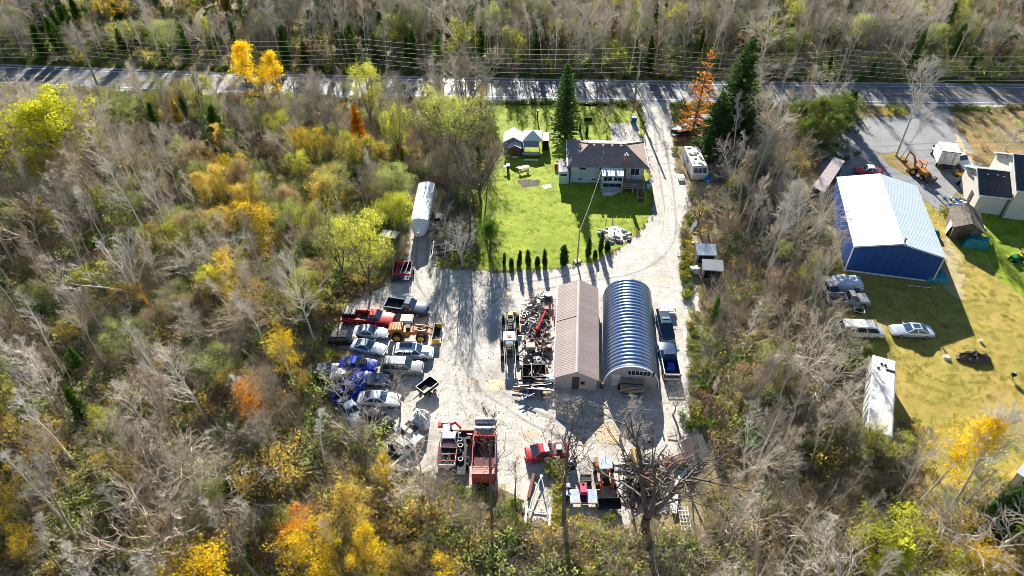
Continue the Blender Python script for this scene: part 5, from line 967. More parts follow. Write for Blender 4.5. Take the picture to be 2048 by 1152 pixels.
small_shed('upper of two small grey lean-to sheds right of the gravel, dark front', 1391, 527, -3, 2.6, 1.8, 1.7, M_gcar, M_silver)
small_shed('lower of two small grey lean-to sheds right of the gravel', 1403, 556, -6, 2.6, 1.6, 1.6, M_gcar, MATS['grey_lilac_end_wall'])
# wrapped boat and trailer frames
q = [G(834, 362, 2.6), G(862, 365, 2.6), G(857, 455, 2.6), G(826, 450, 2.6)]
t = thing('wrapped_boat', 'long boat in white shrink wrap on stands left of the lawn', 'boat', (-13.3, 85.8, 0), R(-1))
rings = []
for y, wf, zt, zk in ((-6.2, .12, 1.7, 1.4), (-5.4, .85, 2.3, 1.0), (-4.0, 1.25, 3.0, .8), (-3.9, 1.27, 3.1, .8), (0, 1.32, 3.15, .7), (5.9, 1.28, 3.1, .8), (6.2, 1.15, 2.8, .9)):
    rings.append([(0, y, zk), (-wf * .85, y, zk + .2), (-wf, y, zk + 1.0), (-wf * .97, y, zt - .25), (-.3 * wf, y, zt), (0, y, zt + .03), (.3 * wf, y, zt), (wf * .97, y, zt - .25), (wf, y, zk + 1.0), (wf * .85, y, zk + .2)])
b = MB(); b.loft(rings); b.build('shrink_wrap', M_boatw, t); b = MB(); b.path([(0, -3.95, 3.14), (0, 0, 3.2), (0, 5.9, 3.15)], .04, 5); b.build('seam_strap', M_black, t)
for y in (-3.5, 0, 3.5):
    b = MB(); b.box(0, y, .35, 2.0, .2, .14); b.build('cradle_beam', M_dark, t)
    for s in (-.85, .85): b = MB(); b.tube((s, y, 0), (s * .8, y, 1.0), .05, n=5); b.build('stand', M_dark, t)
for k, (px, py, lab) in enumerate([(879, 450, 'upper of two flat trailer frames right of the wrapped boat'), (879, 505, 'lower of two flat trailer frames right of the wrapped boat')]):
    c = G(px, py); t = thing('trailer_frame', lab, 'trailer', (c.x, c.y, 0), R(0))
    for s in (-.9, .9): b = MB(); b.box(s, 0, .6, .1, 3.8, .12); b.build('side_rail', M_steel, t)
    for i in range(7): b = MB(); b.box(0, -1.8 + i * .6, .58, 1.7, .08, .08); b.build('cross_member', M_dark if i % 2 else M_wood, t)
    b = MB(); b.box(0, .8, .9, 1.3, 1.4, .5); b.build('load', M_black if k == 0 else M_oshin, t)
    for i in range(5): b = MB(); b.box(-.6 + i * .3, -.7, .75, .12, 1.3, .08); b.build('slat', M_wood, t)
    for s in (-1.05, 1.05): add_wheel(t, s, -.2, .33, .22).rotation_euler = (0, 0, R(90))
simple('flat_trailer', 'small white-topped trailer under the yellow maple by the wrapped boat', 'trailer', 780, 478, -14, [('deck', 'box', (0, 0, .9, 2.6, 1.6, .1), M_dwhite), ('post', 'box', (-.5, .2, 1.0, .06, 1.7, .12), M_black), ('post', 'box', (.3, .2, 1.0, .06, 1.7, .12), M_black), ('frame', 'box', (0, 0, .7, 2.4, 1.4, .1), M_dark), ('wheel', 'tube', ((-.2, -.95, .35), (-.2, -.75, .35), .35), M_tyre), ('wheel', 'tube', ((-.2, .75, .35), (-.2, .95, .35), .35), M_tyre)])
t = simple('red_disc_harrow', 'red implement trailer with pale poles across it, above the dark pickup', 'trailer', 806, 550, 2, [('floor', 'box', (0, .2, .55, 2.5, 2.6, .08), M_black), ('side_wall', 'box', (-1.25, .2, .85, .08, 2.6, .6), M_pwood), ('side_wall', 'box', (1.25, .2, .85, .08, 2.6, .6), M_dark), ('front_bar', 'box', (-.1, -1.1, 1.0, 2.4, .14, .3), M_red), ('end_wall', 'box', (0, 1.5, .9, 2.4, .08, .6), M_red), ('pole', 'path', ([(-.8, -1.2, 1.2), (-.5, 1.5, 1.4)], .08), M_red), ('pole', 'path', ([(-.2, -1.1, 1.2), (.3, 1.5, 1.4)], .06), M_dwhite), ('pole', 'path', ([(.5, -1.1, 1.2), (.9, 1.4, 1.4)], .06), M_dwhite), ('pole', 'path', ([(-.5, -1.1, 1.25), (-.1, 1.5, 1.4)], .05), M_pink), ('pole', 'path', ([(.9, -1.5, .8), (1.3, 1.2, 1.0)], .04), M_steel), ('rear_board', 'box', (-.2, -1.5, .5, 2.4, .6, .1), M_nblue), ('wheel', 'tube', ((-1.55, .2, .33), (-1.33, .2, .33), .33), M_tyre), ('wheel', 'tube', ((1.33, .2, .33), (1.55, .2, .33), .33), M_tyre)])
c = G(429, 302); lumpy('blue_tarp', [(-1, -.6), (.9, -.5), (.8, .7), (-.8, .6)], .8, M_blue, 15, 'bright blue tarp lying deep in the left woods', 'tarp', (c.x, c.y, 0))
# stone fire pit
c = G(1229, 470); t = thing('fire_pit_table', 'round white table top over a stone fire pit on the lawn', 'table', (c.x, c.y + .5, 0))
b = MB(); b.tube((0, 0, .68), (0, 0, .75), .75, n=22); b.build('tabletop', M_dwhite, t); b = MB(); b.tube((0, 0, .76), (0, 0, .79), .2, n=12); b.build('hub', M_dark, t); b = MB(); b.tube((0, 0, 0), (0, 0, .68), .12, n=8); b.build('pedestal', M_stone, t)
for i in range(6): a = i * 1.047; b = MB(); b.box(math.cos(a) * .45, math.sin(a) * .45, .765, .5, .03, .02, a); b.build('spoke', M_steel, t)
fp = thing('stone_ring', 'ring of pale field stones around the fire pit table', 'stones', (c.x, c.y, 0)); r4 = random.Random(3)
b = MB(); pts_ = [(math.cos(a) * 2.4, math.sin(a) * 2.0) for a in [k * .4 for k in range(16)]]; b.prism(pts_, .0, .05); b.build('stone_bed', M_dwhite, fp)
for i in range(46):
    a = r4.uniform(0, 6.28); q_ = r4.uniform(1.2, 2.6); s = r4.uniform(.18, .42); b = MB(); n_ = 7; rr = [s * r4.uniform(.7, 1.2) for _ in range(n_)]
    b.loft([[(rr[k] * math.cos(k * .8976) * f, rr[k] * math.sin(k * .8976) * f, z) for k in range(n_)] for f, z in ((1, 0), (1.05, s * .5), (.6, s * .9))]); o = b.build('stone', M_stone if i % 4 else M_dark, fp); o.location = (math.cos(a) * q_, math.sin(a) * q_ * .8, 0)
b = MB(); b.tube((0, 0, 0), (.3, 1.8, .9), .07, n=6); o = b.build('leaning_timber', M_wood); tag(o, 'short timber pole leaning behind the fire pit table', 'timber'); o.location = (c.x - .2, c.y + 1.6, 0)
# dirt heap
c = G(1944, 717); lumpy('dirt_heap', [(-1.9, -.2), (-.8, -.7), (.6, -.9), (2.0, -.4), (1.9, .5), (.3, .9), (-1.5, .6)], .55, M_dirt, 17, 'dark heap of soil on the dry field', 'dirt heap', (c.x, c.y, 0), n=30, rough=.5)

# --- neighbour's side -----------------------------------------------------------
car('silver sedan with sunroof parked alone on the dry field', 1820, 665, 176, M_silver, 5.0, 1.85, 1.42, 'sedan', glass=M_bglass, loc=G(1820, 668))
v = [x for x in bpy.data.objects if x.get('label', '').startswith('silver sedan with sun')][0]; b = MB(); b.box(-.3, 0, 1.425, .8, .7, .02); b.build('sunroof', M_bglass, v)
car('white pickup-nosed van with dirty body at the edge of the brush', 1722, 662, -4, M_dwhite, 5.4, 1.9, 1.8, 'van', 'van', 'old_van')
c = G(1692, 572); car('silver car under a crumpled plastic cover, in front of the blue barn corner', 0, 0, -15, M_silver, 4.0, 1.8, 1.4, 'sedan', loc=c, glass=M_silver); lumpy('plastic_cover', [(-1.9, -1.0), (1.7, -1.1), (2.0, .8), (-1.6, 1.1)], 1.52, mat('clear_grey_plastic', (.60, .66, .75), .25, c2=(.40, .47, .60), scale=1.5), 21, 'crumpled silvery plastic cover over the car by the barn corner', 'cover', (c.x, c.y, 0), n=20, rough=.12)
car('old grey pickup with open bed, nose right, in the brush by the blue barn', 1697, 600, -2, M_gcar, 5.2, 1.9, 1.7, 'pickup', 'pickup', 'wrecked_pickup')
car('old grey car standing end-on at the edge of the brush', 1658, 575, 100, M_gcar, 4.2, 1.75, 1.4, 'sedan')
simple('brown_drum_rack', 'open metal frame crate between the old pickup and the dirty van', 'frame', 1716, 625, -15, [('rail', 'box', (0, .5, .5, 1.2, .06, .06), M_white), ('rail', 'box', (0, -.5, .5, 1.2, .06, .06), M_white), ('rail', 'box', (.6, 0, .5, .06, .94, .06), M_white), ('rail', 'box', (-.6, 0, .5, .06, .94, .06), M_white), ('box', 'box', (0, 0, .25, .8, .6, .4), M_black)])
# mobile home / long trailer
A, B_, C_, D2 = G(1752, 712, 3), G(1792, 717, 3), G(1782, 872, 3), G(1730, 868, 3)
cx, cy = (A.x + B_.x + C_.x + D2.x) / 4, (A.y + B_.y + C_.y + D2.y) / 4; t = thing('box_trailer', 'long white box trailer with stained roof at the edge of the dry field', 'trailer', (cx, cy, 0), R(-24.5))
M_wt = ramp_mat('stained_trailer_white', [(.35, (.36, .33, .29)), (.47, (.62, .60, .56)), (.6, (.78, .77, .75))], .7, s2=3, c2=(.40, .37, .32), amt=.5, bump=.1, rough=.6)
b = MB(); b.box(0, 0, 1.9, 2.45, 11.6, 2.15); b.build('body', M_wt, t); b = MB(); b.loft([[(-1.26, -5.85, 2.98), (1.26, -5.85, 2.98), (1.26, 5.85, 2.98), (-1.26, 5.85, 2.98)], [(-1.1, -5.7, 3.08), (1.1, -5.7, 3.08), (1.1, 5.7, 3.08), (-1.1, 5.7, 3.08)]]); b.build('roof', M_wt, t)
for x, y in ((-.3, 4.6), (.1, 4.55), (-.6, 3.8)): b = MB(); b.tube((x, y, 3.08), (x, y, 3.2), .14, n=9); b.build('roof_vent', M_black, t)
b = MB(); b.box(.65, 3.9, 3.12, .9, .2, .08); b.build('roof_vent', M_black, t)
for i in range(10): b = MB(); b.box(-1.25, -5.2 + i * 1.15, 1.9, .05, .06, 2.1); b.build('side_rib', M_silver, t)
for y in (-3.5, -2.5):
    for s in (-1.0, 1.0): add_wheel(t, s, y, .45, .28).rotation_euler = (0, 0, R(90))
b = MB(); b.box(0, 0, .75, 1.4, 11, .15); b.build('chassis', M_dark, t)
# box truck
c = G(1884, 328); t = thing('box_truck', 'white box truck parked beside the garage, doors towards us', 'truck', (c.x, c.y, 0), R(-14))
b = MB(); b.box(0, 0, 2.05, 2.9, 3.4, 2.3); b.build('box', M_white, t)
for s in (-.72, .72): b = MB(); b.box(s, -1.72, 2.05, 1.36, .05, 2.15); dd = b.build('rear_door', M_dwhite, t); b = MB(); b.tube((s, -1.77, 1.1), (s, -1.77, 3.0), .03, n=5); b.build('lock_rod', M_black, dd)
for s in (-1.46, 1.46): b = MB(); b.box(s, 0, 3.18, .06, 3.4, .08); b.build('roof_rail', M_steel, t)
b = MB(); b.box(0, -1.72, 3.2, 2.9, .08, .1); b.build('roof_rail', M_dark, t)
b = MB(); b.loft([[(-1.1, 1.8, .6), (1.1, 1.8, .6), (1.1, 1.8, 2.1), (-1.1, 1.8, 2.1)], [(-1.1, 2.9, .6), (1.1, 2.9, .6), (1.0, 2.8, 2.1), (-1.0, 2.8, 2.1)], [(-1.05, 4.0, .6), (1.05, 4.0, .6), (1.0, 4.0, 1.2), (-1.0, 4.0, 1.2)]]); b.build('cab', M_white, t); b = MB(); b.slab([(-.9, 3.75, 1.42), (.9, 3.75, 1.42), (.9, 2.95, 2.06), (-.9, 2.95, 2.06)], -.03); b.build('windshield', M_glass, t)
for s in (-1.3, 1.3): b = MB(); b.box(s, 3.0, 1.6, .3, .12, .3); b.build('mirror', M_black, t)
b = MB(); b.box(0, -.2, .75, 1.6, 5, .25); b.build('chassis', M_black, t)
for y in (-.8, 3.1):
    for s in (-1.15, 1.15): add_wheel(t, s, y, .45, .3).rotation_euler = (0, 0, R(90))
car('white pickup with blue windshield between the box truck and the garage', 1915, 320, -78, M_wcar, 5.6, 2.0, 1.85, 'pickup', 'pickup', 'pickup_truck', glass=M_bglass)
car('red and white car peeping out behind the ridge of the blue barn', 1736, 342, 170, M_red, 4.2, 1.75, 1.45, 'sedan', roof=M_white)
# yellow backhoe
c = G(1836, 350); t = thing('backhoe', 'orange-yellow backhoe with folded digging arm on the neighbour driveway', 'backhoe', (c.x, c.y, 0), R(-65))
b = MB(); b.box(.3, 0, .95, 2.2, 1.1, .7); b.build('body', M_orange, t); b = MB(); b.box(-.2, 0, 2.3, 1.3, 1.3, .1); b.build('canopy', M_orange, t)
for x in (-.75, .35):
    for y in (-.55, .55): b = MB(); b.box(x, y, 1.75, .07, .07, 1.1); b.build('canopy_post', M_black, t)
b = MB(); b.path([(-1.0, 0, 1.0), (-1.9, 0, 2.6), (-2.9, 0, 2.9)], .16, 6); b.build('boom', M_orange, t); b = MB(); b.path([(-2.9, 0, 2.9), (-3.2, .1, 1.2)], .12, 6); b.build('dipper', M_yellow, t); b = MB(); b.box(-3.1, .1, .9, .5, .6, .5); b.build('digging_bucket', M_rust, t)
b = MB(); b.path([(-1.1, .2, 1.6), (-1.8, .2, 2.3)], .07, 6); b.build('hydraulic_ram', M_steel, t); b = MB(); b.box(2.35, 0, .45, .7, 2.1, .6); b.build('loader_bucket', M_dark, t)
for s in (-.6, .6): b = MB(); b.path([(.3, s, 1.3), (2.1, s, .6)], .09, 6); b.build('lift_arm', M_yellow, t)
for s in (-.9, .9): b = MB(); b.box(-1.2, s, .5, .2, .2, .9); b.build('stabiliser', M_orange, t)
for x, r_ in ((-.4, .6), (1.3, .42)):
    for y in (-.85, .85): add_wheel(t, x, y, r_, .36, M_yellow)
simple('snow_plough', 'small yellow machine beside the white pickup and garage', 'machine', 1916, 352, 0, [('body', 'box', (0, 0, .5, 1.2, .7, .6), M_yellow), ('engine', 'box', (.2, 0, .95, .5, .5, .3), M_dark), ('wheel', 'tube', ((-.4, -.5, .25), (-.4, -.35, .25), .25), M_tyre), ('wheel', 'tube', ((-.4, .35, .25), (-.4, .5, .25), .25), M_tyre)])
simple('motorcycle', 'black motorcycle parked in the shade behind the old shed', 'motorcycle', 1922, 368, 20, [('frame', 'box', (0, 0, .6, 1.1, .3, .3), M_black), ('tank', 'box', (.15, 0, .85, .5, .28, .2), M_nblue), ('seat', 'box', (-.35, 0, .85, .6, .28, .1), M_dark), ('handlebar', 'box', (.5, 0, 1.05, .06, .7, .05), M_rim), ('wheel', 'tube', ((.75, -.07, .32), (.75, .07, .32), .32), M_tyre), ('wheel', 'tube', ((-.75, -.07, .32), (-.75, .07, .32), .32), M_tyre)])
car('white car under the garage eave, only its roof in view', 0, 0, 80, M_wcar, 4.2, 1.75, 1.4, 'sedan', loc=G(2040, 1240)) if 0 else None

# ------------------------------------------------------------------ vegetation
M_bark = mat('grey_bark', (.60, .53, .44), .85, c2=(.32, .27, .21), scale=2.5, obj_rand=.45)
M_barkd = mat('dark_bark', (.17, .14, .115), .9, c2=(.08, .065, .05), scale=3, obj_rand=.2)
M_barkw = mat('silver_bark', (.70, .65, .58), .8, c2=(.46, .42, .36), scale=2.5, obj_rand=.15)
M_barkb = mat('brown_twigs', (.50, .41, .30), .9, c2=(.28, .22, .155), scale=1.5, obj_rand=.4)
L_yel = leaf_mat('yellow_leaves', (.92, .68, .03), (.74, .48, .02))
L_gold = leaf_mat('golden_leaves', (.80, .60, .12), (.58, .40, .09))
L_org = leaf_mat('orange_leaves', (.82, .38, .05), (.58, .22, .03))
L_yg = leaf_mat('yellow_green_leaves', (.76, .74, .09), (.46, .50, .06))
L_lime = leaf_mat('lime_leaves', (.68, .70, .18), (.42, .46, .11))
L_olive = leaf_mat('pale_olive_leaves', (.52, .56, .18), (.30, .35, .10))
L_grn = leaf_mat('green_leaves', (.14, .24, .035), (.06, .12, .02), .4)
L_tan = leaf_mat('tan_leaves', (.50, .36, .20), (.32, .22, .12))
L_con = leaf_mat('spruce_needles', (.12, .20, .05), (.05, .10, .025), .3)
L_bush = leaf_mat('bushy_evergreen', (.30, .36, .07), (.13, .18, .035), .4)
L_bor = leaf_mat('bright_orange_needles', (.95, .50, .04), (.80, .34, .03), .55)
L_ced = leaf_mat('cedar_sprays', (.13, .24, .035), (.04, .085, .018), .3)
L_bare = M_barkb
L_dry = leaf_mat('dry_grass_blades', (.62, .48, .18), (.40, .30, .11), .5)
L_weed = leaf_mat('green_weeds', (.34, .35, .07), (.15, .18, .03), .4)

def tubes(paths, sides=3):
    """paths: list of (points, radii) -> verts, faces"""
    V = []; Fc = []
    for pts, rad in paths:
        n = len(pts); k = len(V)
        for i in range(n):
            a = pts[max(0, i - 1)]; b = pts[min(n - 1, i + 1)]; d = (b - a)
            if d.length < 1e-6: d = Vector((0, 0, 1))
            d.normalize(); u = d.cross(Vector((.31, .52, .79))).normalized(); v = d.cross(u); r = rad[i]
            for j in range(sides):
                t = 6.28319 * j / sides; p = pts[i] + u * (math.cos(t) * r) + v * (math.sin(t) * r); V.append((p.x, p.y, p.z))
        for i in range(n - 1):
            for j in range(sides):
                a = k + i * sides + j; b = k + i * sides + (j + 1) % sides; Fc.append((a, b, b + sides, a + sides))
    return V, Fc
def mesh_of(name, V, Fc, mats, mi=None, smooth=False):
    me = bpy.data.meshes.new(name); me.from_pydata(V, [], Fc); me.update()
    for m in mats: me.materials.append(m)
    if mi: me.polygons.foreach_set('material_index', mi)
    if smooth: me.shade_smooth()
    return me
def limb(r, p, d, L, r0, r1, n, wob, up):
    pts = [p.copy()]; d = d.normalized(); rad = [r0]
    for i in range(n):
        d = (d + Vector((r.gauss(0, wob), r.gauss(0, wob), r.gauss(0, wob) + up))).normalized()
        pts.append(pts[-1] + d * (L / n)); rad.append(r0 + (r1 - r0) * (i + 1) / n)
    return pts, rad
def at_t(pts, t):
    f = t * (len(pts) - 1); i = min(len(pts) - 2, int(f)); return pts[i].lerp(pts[i + 1], f - i), (pts[i + 1] - pts[i]).normalized()
def side_dir(r, d, ang):
    u = d.orthogonal().normalized(); v = d.cross(u); a = r.uniform(0, 6.283)
    return (d * math.cos(ang) + (u * math.cos(a) + v * math.sin(a)) * math.sin(ang)).normalized()

def skeleton(seed, H=13, trunk_r=.13, first=.3, n1=26, n2=5, n3=4, spread=.32, ang=(35, 65), wob=.07, fork=1, crooked=.03, twig=.012, up=.12, n4=0, thick=1.0):
    r = random.Random(seed); trunk = []; crown = []; tips = []
    stems = []
    if fork == 1: stems.append(limb(r, Vector((0, 0, -.2)), Vector((0, 0, 1)), H + .2, trunk_r, .02, 12, crooked, .03)); trunk.append(stems[0])
    else:
        base = limb(r, Vector((0, 0, -.3)), Vector((r.gauss(0, .05), r.gauss(0, .05), 1)), H * .22, trunk_r * 1.3, trunk_r * 1.15, 4, crooked, 0); trunk.append(base)
        for k in range(fork):
            a = 6.283 * k / fork + r.uniform(-.4, .4); t = r.uniform(.25, .55)
            s = limb(r, base[0][-1], Vector((math.cos(a) * t, math.sin(a) * t, 1)), H * r.uniform(.68, .8), trunk_r * .8, .025, 11, crooked * 1.8, .05); stems.append(s); trunk.append(s)
    for si, (sp, sr) in enumerate(stems):
        nn = n1 if fork == 1 else int(n1 * 1.4 / fork); f0 = first if fork == 1 else .12
        for i in range(nn):
            t = f0 + (1 - f0) * ((i + r.random()) / nn) ** .9; p, d = at_t(sp, min(.985, t)); shape = math.sin(min(1, (1 - t) * 1.25 + .12) * 1.7) ** .8
            L1 = H * spread * shape * r.uniform(.65, 1.25); rr = max(.018, trunk_r * .38 * (1 - t * .6) * r.uniform(.7, 1.2)) * thick
            b1 = limb(r, p, side_dir(r, d, R(r.uniform(*ang))), L1, rr, twig, 5, wob, up); crown.append(b1)
            for j in range(n2):
                t2 = r.uniform(.25, .98); q, d2 = at_t(b1[0], t2); L2 = L1 * r.uniform(.3, .6) * (1.15 - t2 * .5)
                b2 = limb(r, q, side_dir(r, d2, R(r.uniform(25, 60))), L2, max(twig * 1.2, rr * .45), twig * .8, 3, wob * 1.4, up * .8); crown.append(b2); tips.append(b2[0][-1])
                for k in range(n3):
                    t3 = r.uniform(.2, 1); q3, d3 = at_t(b2[0], t3); L3 = max(.35, L2 * r.uniform(.35, .7))
                    b3 = limb(r, q3, side_dir(r, d3, R(r.uniform(20, 55))), L3, twig, twig * .6, 2, wob * 1.6, up); crown.append(b3); tips.append(b3[0][-1])
                    for _ in range(n4):
                        q4, d4 = at_t(b3[0], r.uniform(.3, 1)); crown.append(limb(r, q4, side_dir(r, d4, R(r.uniform(20, 60))), L3 * .6, twig * .8, twig * .5, 1, 0, 0))
    return trunk, crown, tips
def leaves(r, tips, per, rad, size, V, Fc, flat=.5):
    for t in tips:
        for _ in range(per):
            p = t + Vector((r.gauss(0, rad), r.gauss(0, rad), r.gauss(0, rad * .7))); n = Vector((r.gauss(0, 1), r.gauss(0, 1), r.gauss(0, 1) + flat)).normalized()
            u = n.orthogonal().normalized(); u.rotate(Matrix.Rotation(r.uniform(0, 6.28), 3, n)); v = n.cross(u); s = size * r.uniform(.6, 1.4); k = len(V)
            for a, b in ((-1, 0), (0, -.6), (1, 0), (0, .6)): q = p + u * (a * s) + v * (b * s); V.append((q.x, q.y, q.z))
            Fc.append((k, k + 1, k + 2, k + 3))

def make_bare(name, seed, bark=None, twigm=None, **kw):
    trunk, crown, tips = skeleton(seed, **kw)
    tv, tf = tubes(trunk, 7); cv, cf = tubes(crown, 3)
    return mesh_of(name + '_trunk', tv, tf, [bark or M_bark], smooth=True), mesh_of(name + '_crown', cv, cf, [twigm or M_bark], smooth=True), kw.get('H', 13)
def make_leafy(name, seed, leaf, per=5, rad=.45, size=.16, keep=1.0, bark=None, **kw):
    trunk, crown, tips = skeleton(seed, **kw); r = random.Random(seed + 99)
    tips = [t for t in tips if r.random() < keep]
    tv, tf = tubes(trunk, 7); cv, cf = tubes(crown, 3); k = len(cf); leaves(r, tips, per, rad, size, cv, cf)
    return mesh_of(name + '_trunk', tv, tf, [bark or M_barkd], smooth=True), mesh_of(name + '_crown', cv, cf, [bark or M_barkd, leaf], [0] * k + [1] * (len(cf) - k)), kw.get('H', 13)
def make_conifer(name, seed, leaf, H=13, rb=2.6, first=.06, layers=34, per=9, droop=-.25, size=.26, dens=13, sparse=0.0, bark=None, power=.85, frond=.5):
    r = random.Random(seed); V = []; Fc = []; br = []
    tp, tr = limb(r, Vector((0, 0, -.2)), Vector((0, 0, 1)), H + .2, H * .014 + .03, .02, 10, .008, .02)
    for i in range(layers):
        t = first + (1 - first) * (i + r.random() * .7) / layers
        if r.random() < sparse * .4: continue
        p, d = at_t(tp, min(.99, t)); Lr = rb * ((1 - t) ** power) * (1 if t > .2 else .7 + 1.5 * t)
        for k in range(per):
            if r.random() < sparse: continue
            a = 6.283 * (k + r.uniform(-.4, .4)) / per + i * 1.7; L = Lr * r.uniform(.6, 1.2) + .15
            dz = droop + .5 * t
            b = limb(r, p, Vector((math.cos(a), math.sin(a), dz)), L, .02 + .01 * L, .008, 4, .06, .10); br.append(b)
            m = max(3, int(L * dens))
            for j in range(m):
                q, dd = at_t(b[0], ((j + r.random()) / m) ** .8); s = size * r.uniform(.6, 1.3)
                u = (dd + Vector((r.gauss(0, .5), r.gauss(0, .5), r.gauss(0, .35) - .15))).normalized(); v = u.cross(Vector((r.gauss(0, .3), r.gauss(0, .3), 1))).normalized() * s * frond
                q = q + Vector((r.gauss(0, .06), r.gauss(0, .06), r.gauss(0, .08))); kk = len(V)
                for w_ in (q - v * .3, q + u * s * .5 - v, q + u * s * 1.5, q + u * s * .5 + v): V.append((w_.x, w_.y, w_.z))
                Fc.append((kk, kk + 1, kk + 2, kk + 3))
    bv, bf = tubes(br, 3); n = len(bv); k = len(bf); bf = bf + [tuple(i + n for i in f) for f in Fc]; bv = bv + V
    tv, tf = tubes([(tp, tr)], 7)
    return mesh_of(name + '_trunk', tv, tf, [bark or M_barkd], smooth=True), mesh_of(name + '_crown', bv, bf, [bark or M_barkd, leaf], [0] * k + [1] * (len(bf) - k)), H

PROTO = {}
for i in range(5): PROTO['bare%d' % i] = make_bare('bare_tree', 10 + i, H=12, n1=20 + i * 2, n2=5, n3=[3, 4, 3, 4, 3][i], spread=[.18, .24, .15, .27, .20][i], trunk_r=.14, first=[.40, .32, .48, .28, .42][i], ang=[(25, 50), (30, 60), (20, 45), (35, 60), (25, 50)][i], twigm=[M_bark, M_barkb, M_bark, M_barkb, M_bark][i], twig=.011, thick=1.1, n4=1)
for i in range(3): PROTO['oak%d' % i] = make_bare('spreading_tree', 30 + i, H=12, fork=[3, 4, 2][i], n1=24, n2=6, n3=4, spread=.34, trunk_r=.2, ang=(35, 70), wob=.13, crooked=.06, twigm=[M_bark, M_barkw, M_barkb][i], bark=M_bark, twig=.017, up=.06, thick=1.0)
PROTO['big0'] = make_bare('big_dark_tree', 41, H=14, fork=3, n1=22, n2=5, n3=2, spread=.36, trunk_r=.3, ang=(35, 70), wob=.15, crooked=.07, twigm=M_barkd, bark=M_barkd, n4=1, twig=.022, up=.07, thick=1.5)
PROTO['big1'] = make_bare('big_dark_tree', 43, H=14, n1=17, n2=4, n3=3, spread=.26, trunk_r=.2, first=.42, ang=(30, 55), wob=.10, crooked=.03, twigm=M_barkd, bark=M_barkd, twig=.02)
PROTO['lean0'] = make_bare('silver_tree', 44, H=14, n1=30, n2=6, n3=4, spread=.30, trunk_r=.2, first=.4, ang=(30, 60), wob=.09, crooked=.03, twigm=M_barkw, bark=M_barkw, n4=1, twig=.018)
PROTO['brown0'] = make_bare('brown_tree', 46, H=12, fork=3, n1=30, n2=7, n3=5, spread=.26, trunk_r=.14, ang=(30, 60), twigm=M_barkb, bark=M_barkd, n4=1, twig=.015)
PROTO['pop0'] = make_leafy('poplar_tree', 50, L_yel, per=12, rad=.28, size=.09, H=10, n1=24, n2=4, n3=2, spread=.22, first=.35, ang=(25, 50), trunk_r=.1)
PROTO['pop1'] = make_leafy('poplar_tree', 51, L_yel, per=10, rad=.3, size=.09, keep=.6, H=9, n1=20, n2=4, n3=3, spread=.3, first=.25, ang=(30, 60), trunk_r=.1)
PROTO['map0'] = make_leafy('maple_tree', 52, L_gold, per=10, rad=.32, size=.085, keep=.7, H=8, fork=3, n1=22, n2=5, n3=3, spread=.32, ang=(35, 70), trunk_r=.12)
PROTO['map1'] = make_leafy('maple_tree', 53, L_gold, per=8, rad=.34, size=.08, keep=.4, H=8, fork=2, n1=22, n2=5, n3=4, spread=.32, ang=(35, 70), trunk_r=.1, n4=1)
PROTO['wil0'] = make_leafy('willow_tree', 54, L_yg, per=15, rad=.42, size=.11, H=11, fork=5, n1=36, n2=5, n3=3, spread=.40, ang=(35, 75), trunk_r=.2, up=.0)
PROTO['wil1'] = make_leafy('willow_tree', 55, L_olive, per=9, rad=.42, size=.08, keep=.6, H=12, fork=3, n1=34, n2=6, n3=3, spread=.30, ang=(35, 70), trunk_r=.15, n4=1)
PROTO['spr0'] = make_conifer('spruce_tree', 60, L_con, H=14, rb=2.9, layers=40, per=10)
PROTO['spr1'] = make_conifer('spruce_tree', 61, L_con, H=18, rb=3.6, layers=46, per=10, sparse=.12)
PROTO['ced0'] = make_conifer('cedar_tree', 62, L_ced, H=8, rb=1.8, layers=26, per=8, droop=.5, size=.3, power=.6, dens=11)
PROTO['ced1'] = make_conifer('cedar_tree', 63, L_ced, H=8, rb=1.3, layers=26, per=7, droop=.6, size=.3, power=.5, dens=11, sparse=.2)
PROTO['lar0'] = make_conifer('larch_tree', 64, L_org, H=9, rb=1.6, layers=30, per=8, droop=.15, size=.2, dens=12, frond=.7, sparse=.1)
PROTO['lar1'] = make_conifer('larch_tree', 65, L_org, H=16, rb=3.6, layers=26, per=5, droop=-.05, size=.2, dens=11, sparse=.3, frond=.7)
PROTO['cyp0'] = make_conifer('cypress_shrub', 66, L_con, H=2.6, rb=.52, layers=20, per=9, droop=1.0, size=.16, power=.7, dens=26, first=.0)
PROTO['sap0'] = make_bare('young_tree', 70, H=6, n1=16, n2=4, n3=3, spread=.28, trunk_r=.05, first=.15, twigm=M_barkb, bark=M_barkb, twig=.012)

NPROTO = {}
def tree(kind, name, x, y, h, label, cat='tree', group=None, rz=None, lean=None, leaf=None, wide=1.0, bark=None):
    tm, cm, H = PROTO[kind]; s = h / H
    o = thing(name, label, cat, (x, y, 0), rng.uniform(0, 6.283) if rz is None else rz, group); o.scale = (s * wide, s * wide, s)
    if lean: o.rotation_euler = (lean[0], lean[1], o.rotation_euler[2]); o.rotation_mode = 'XYZ'
    t = link('trunk', tm, o); c = link('crown', cm, o)
    if bark:
        for q in (t, c): q.material_slots[0].link = 'OBJECT'; q.material_slots[0].material = bark
    if leaf: c.material_slots[-1].link = 'OBJECT'; c.material_slots[-1].material = leaf
    return o

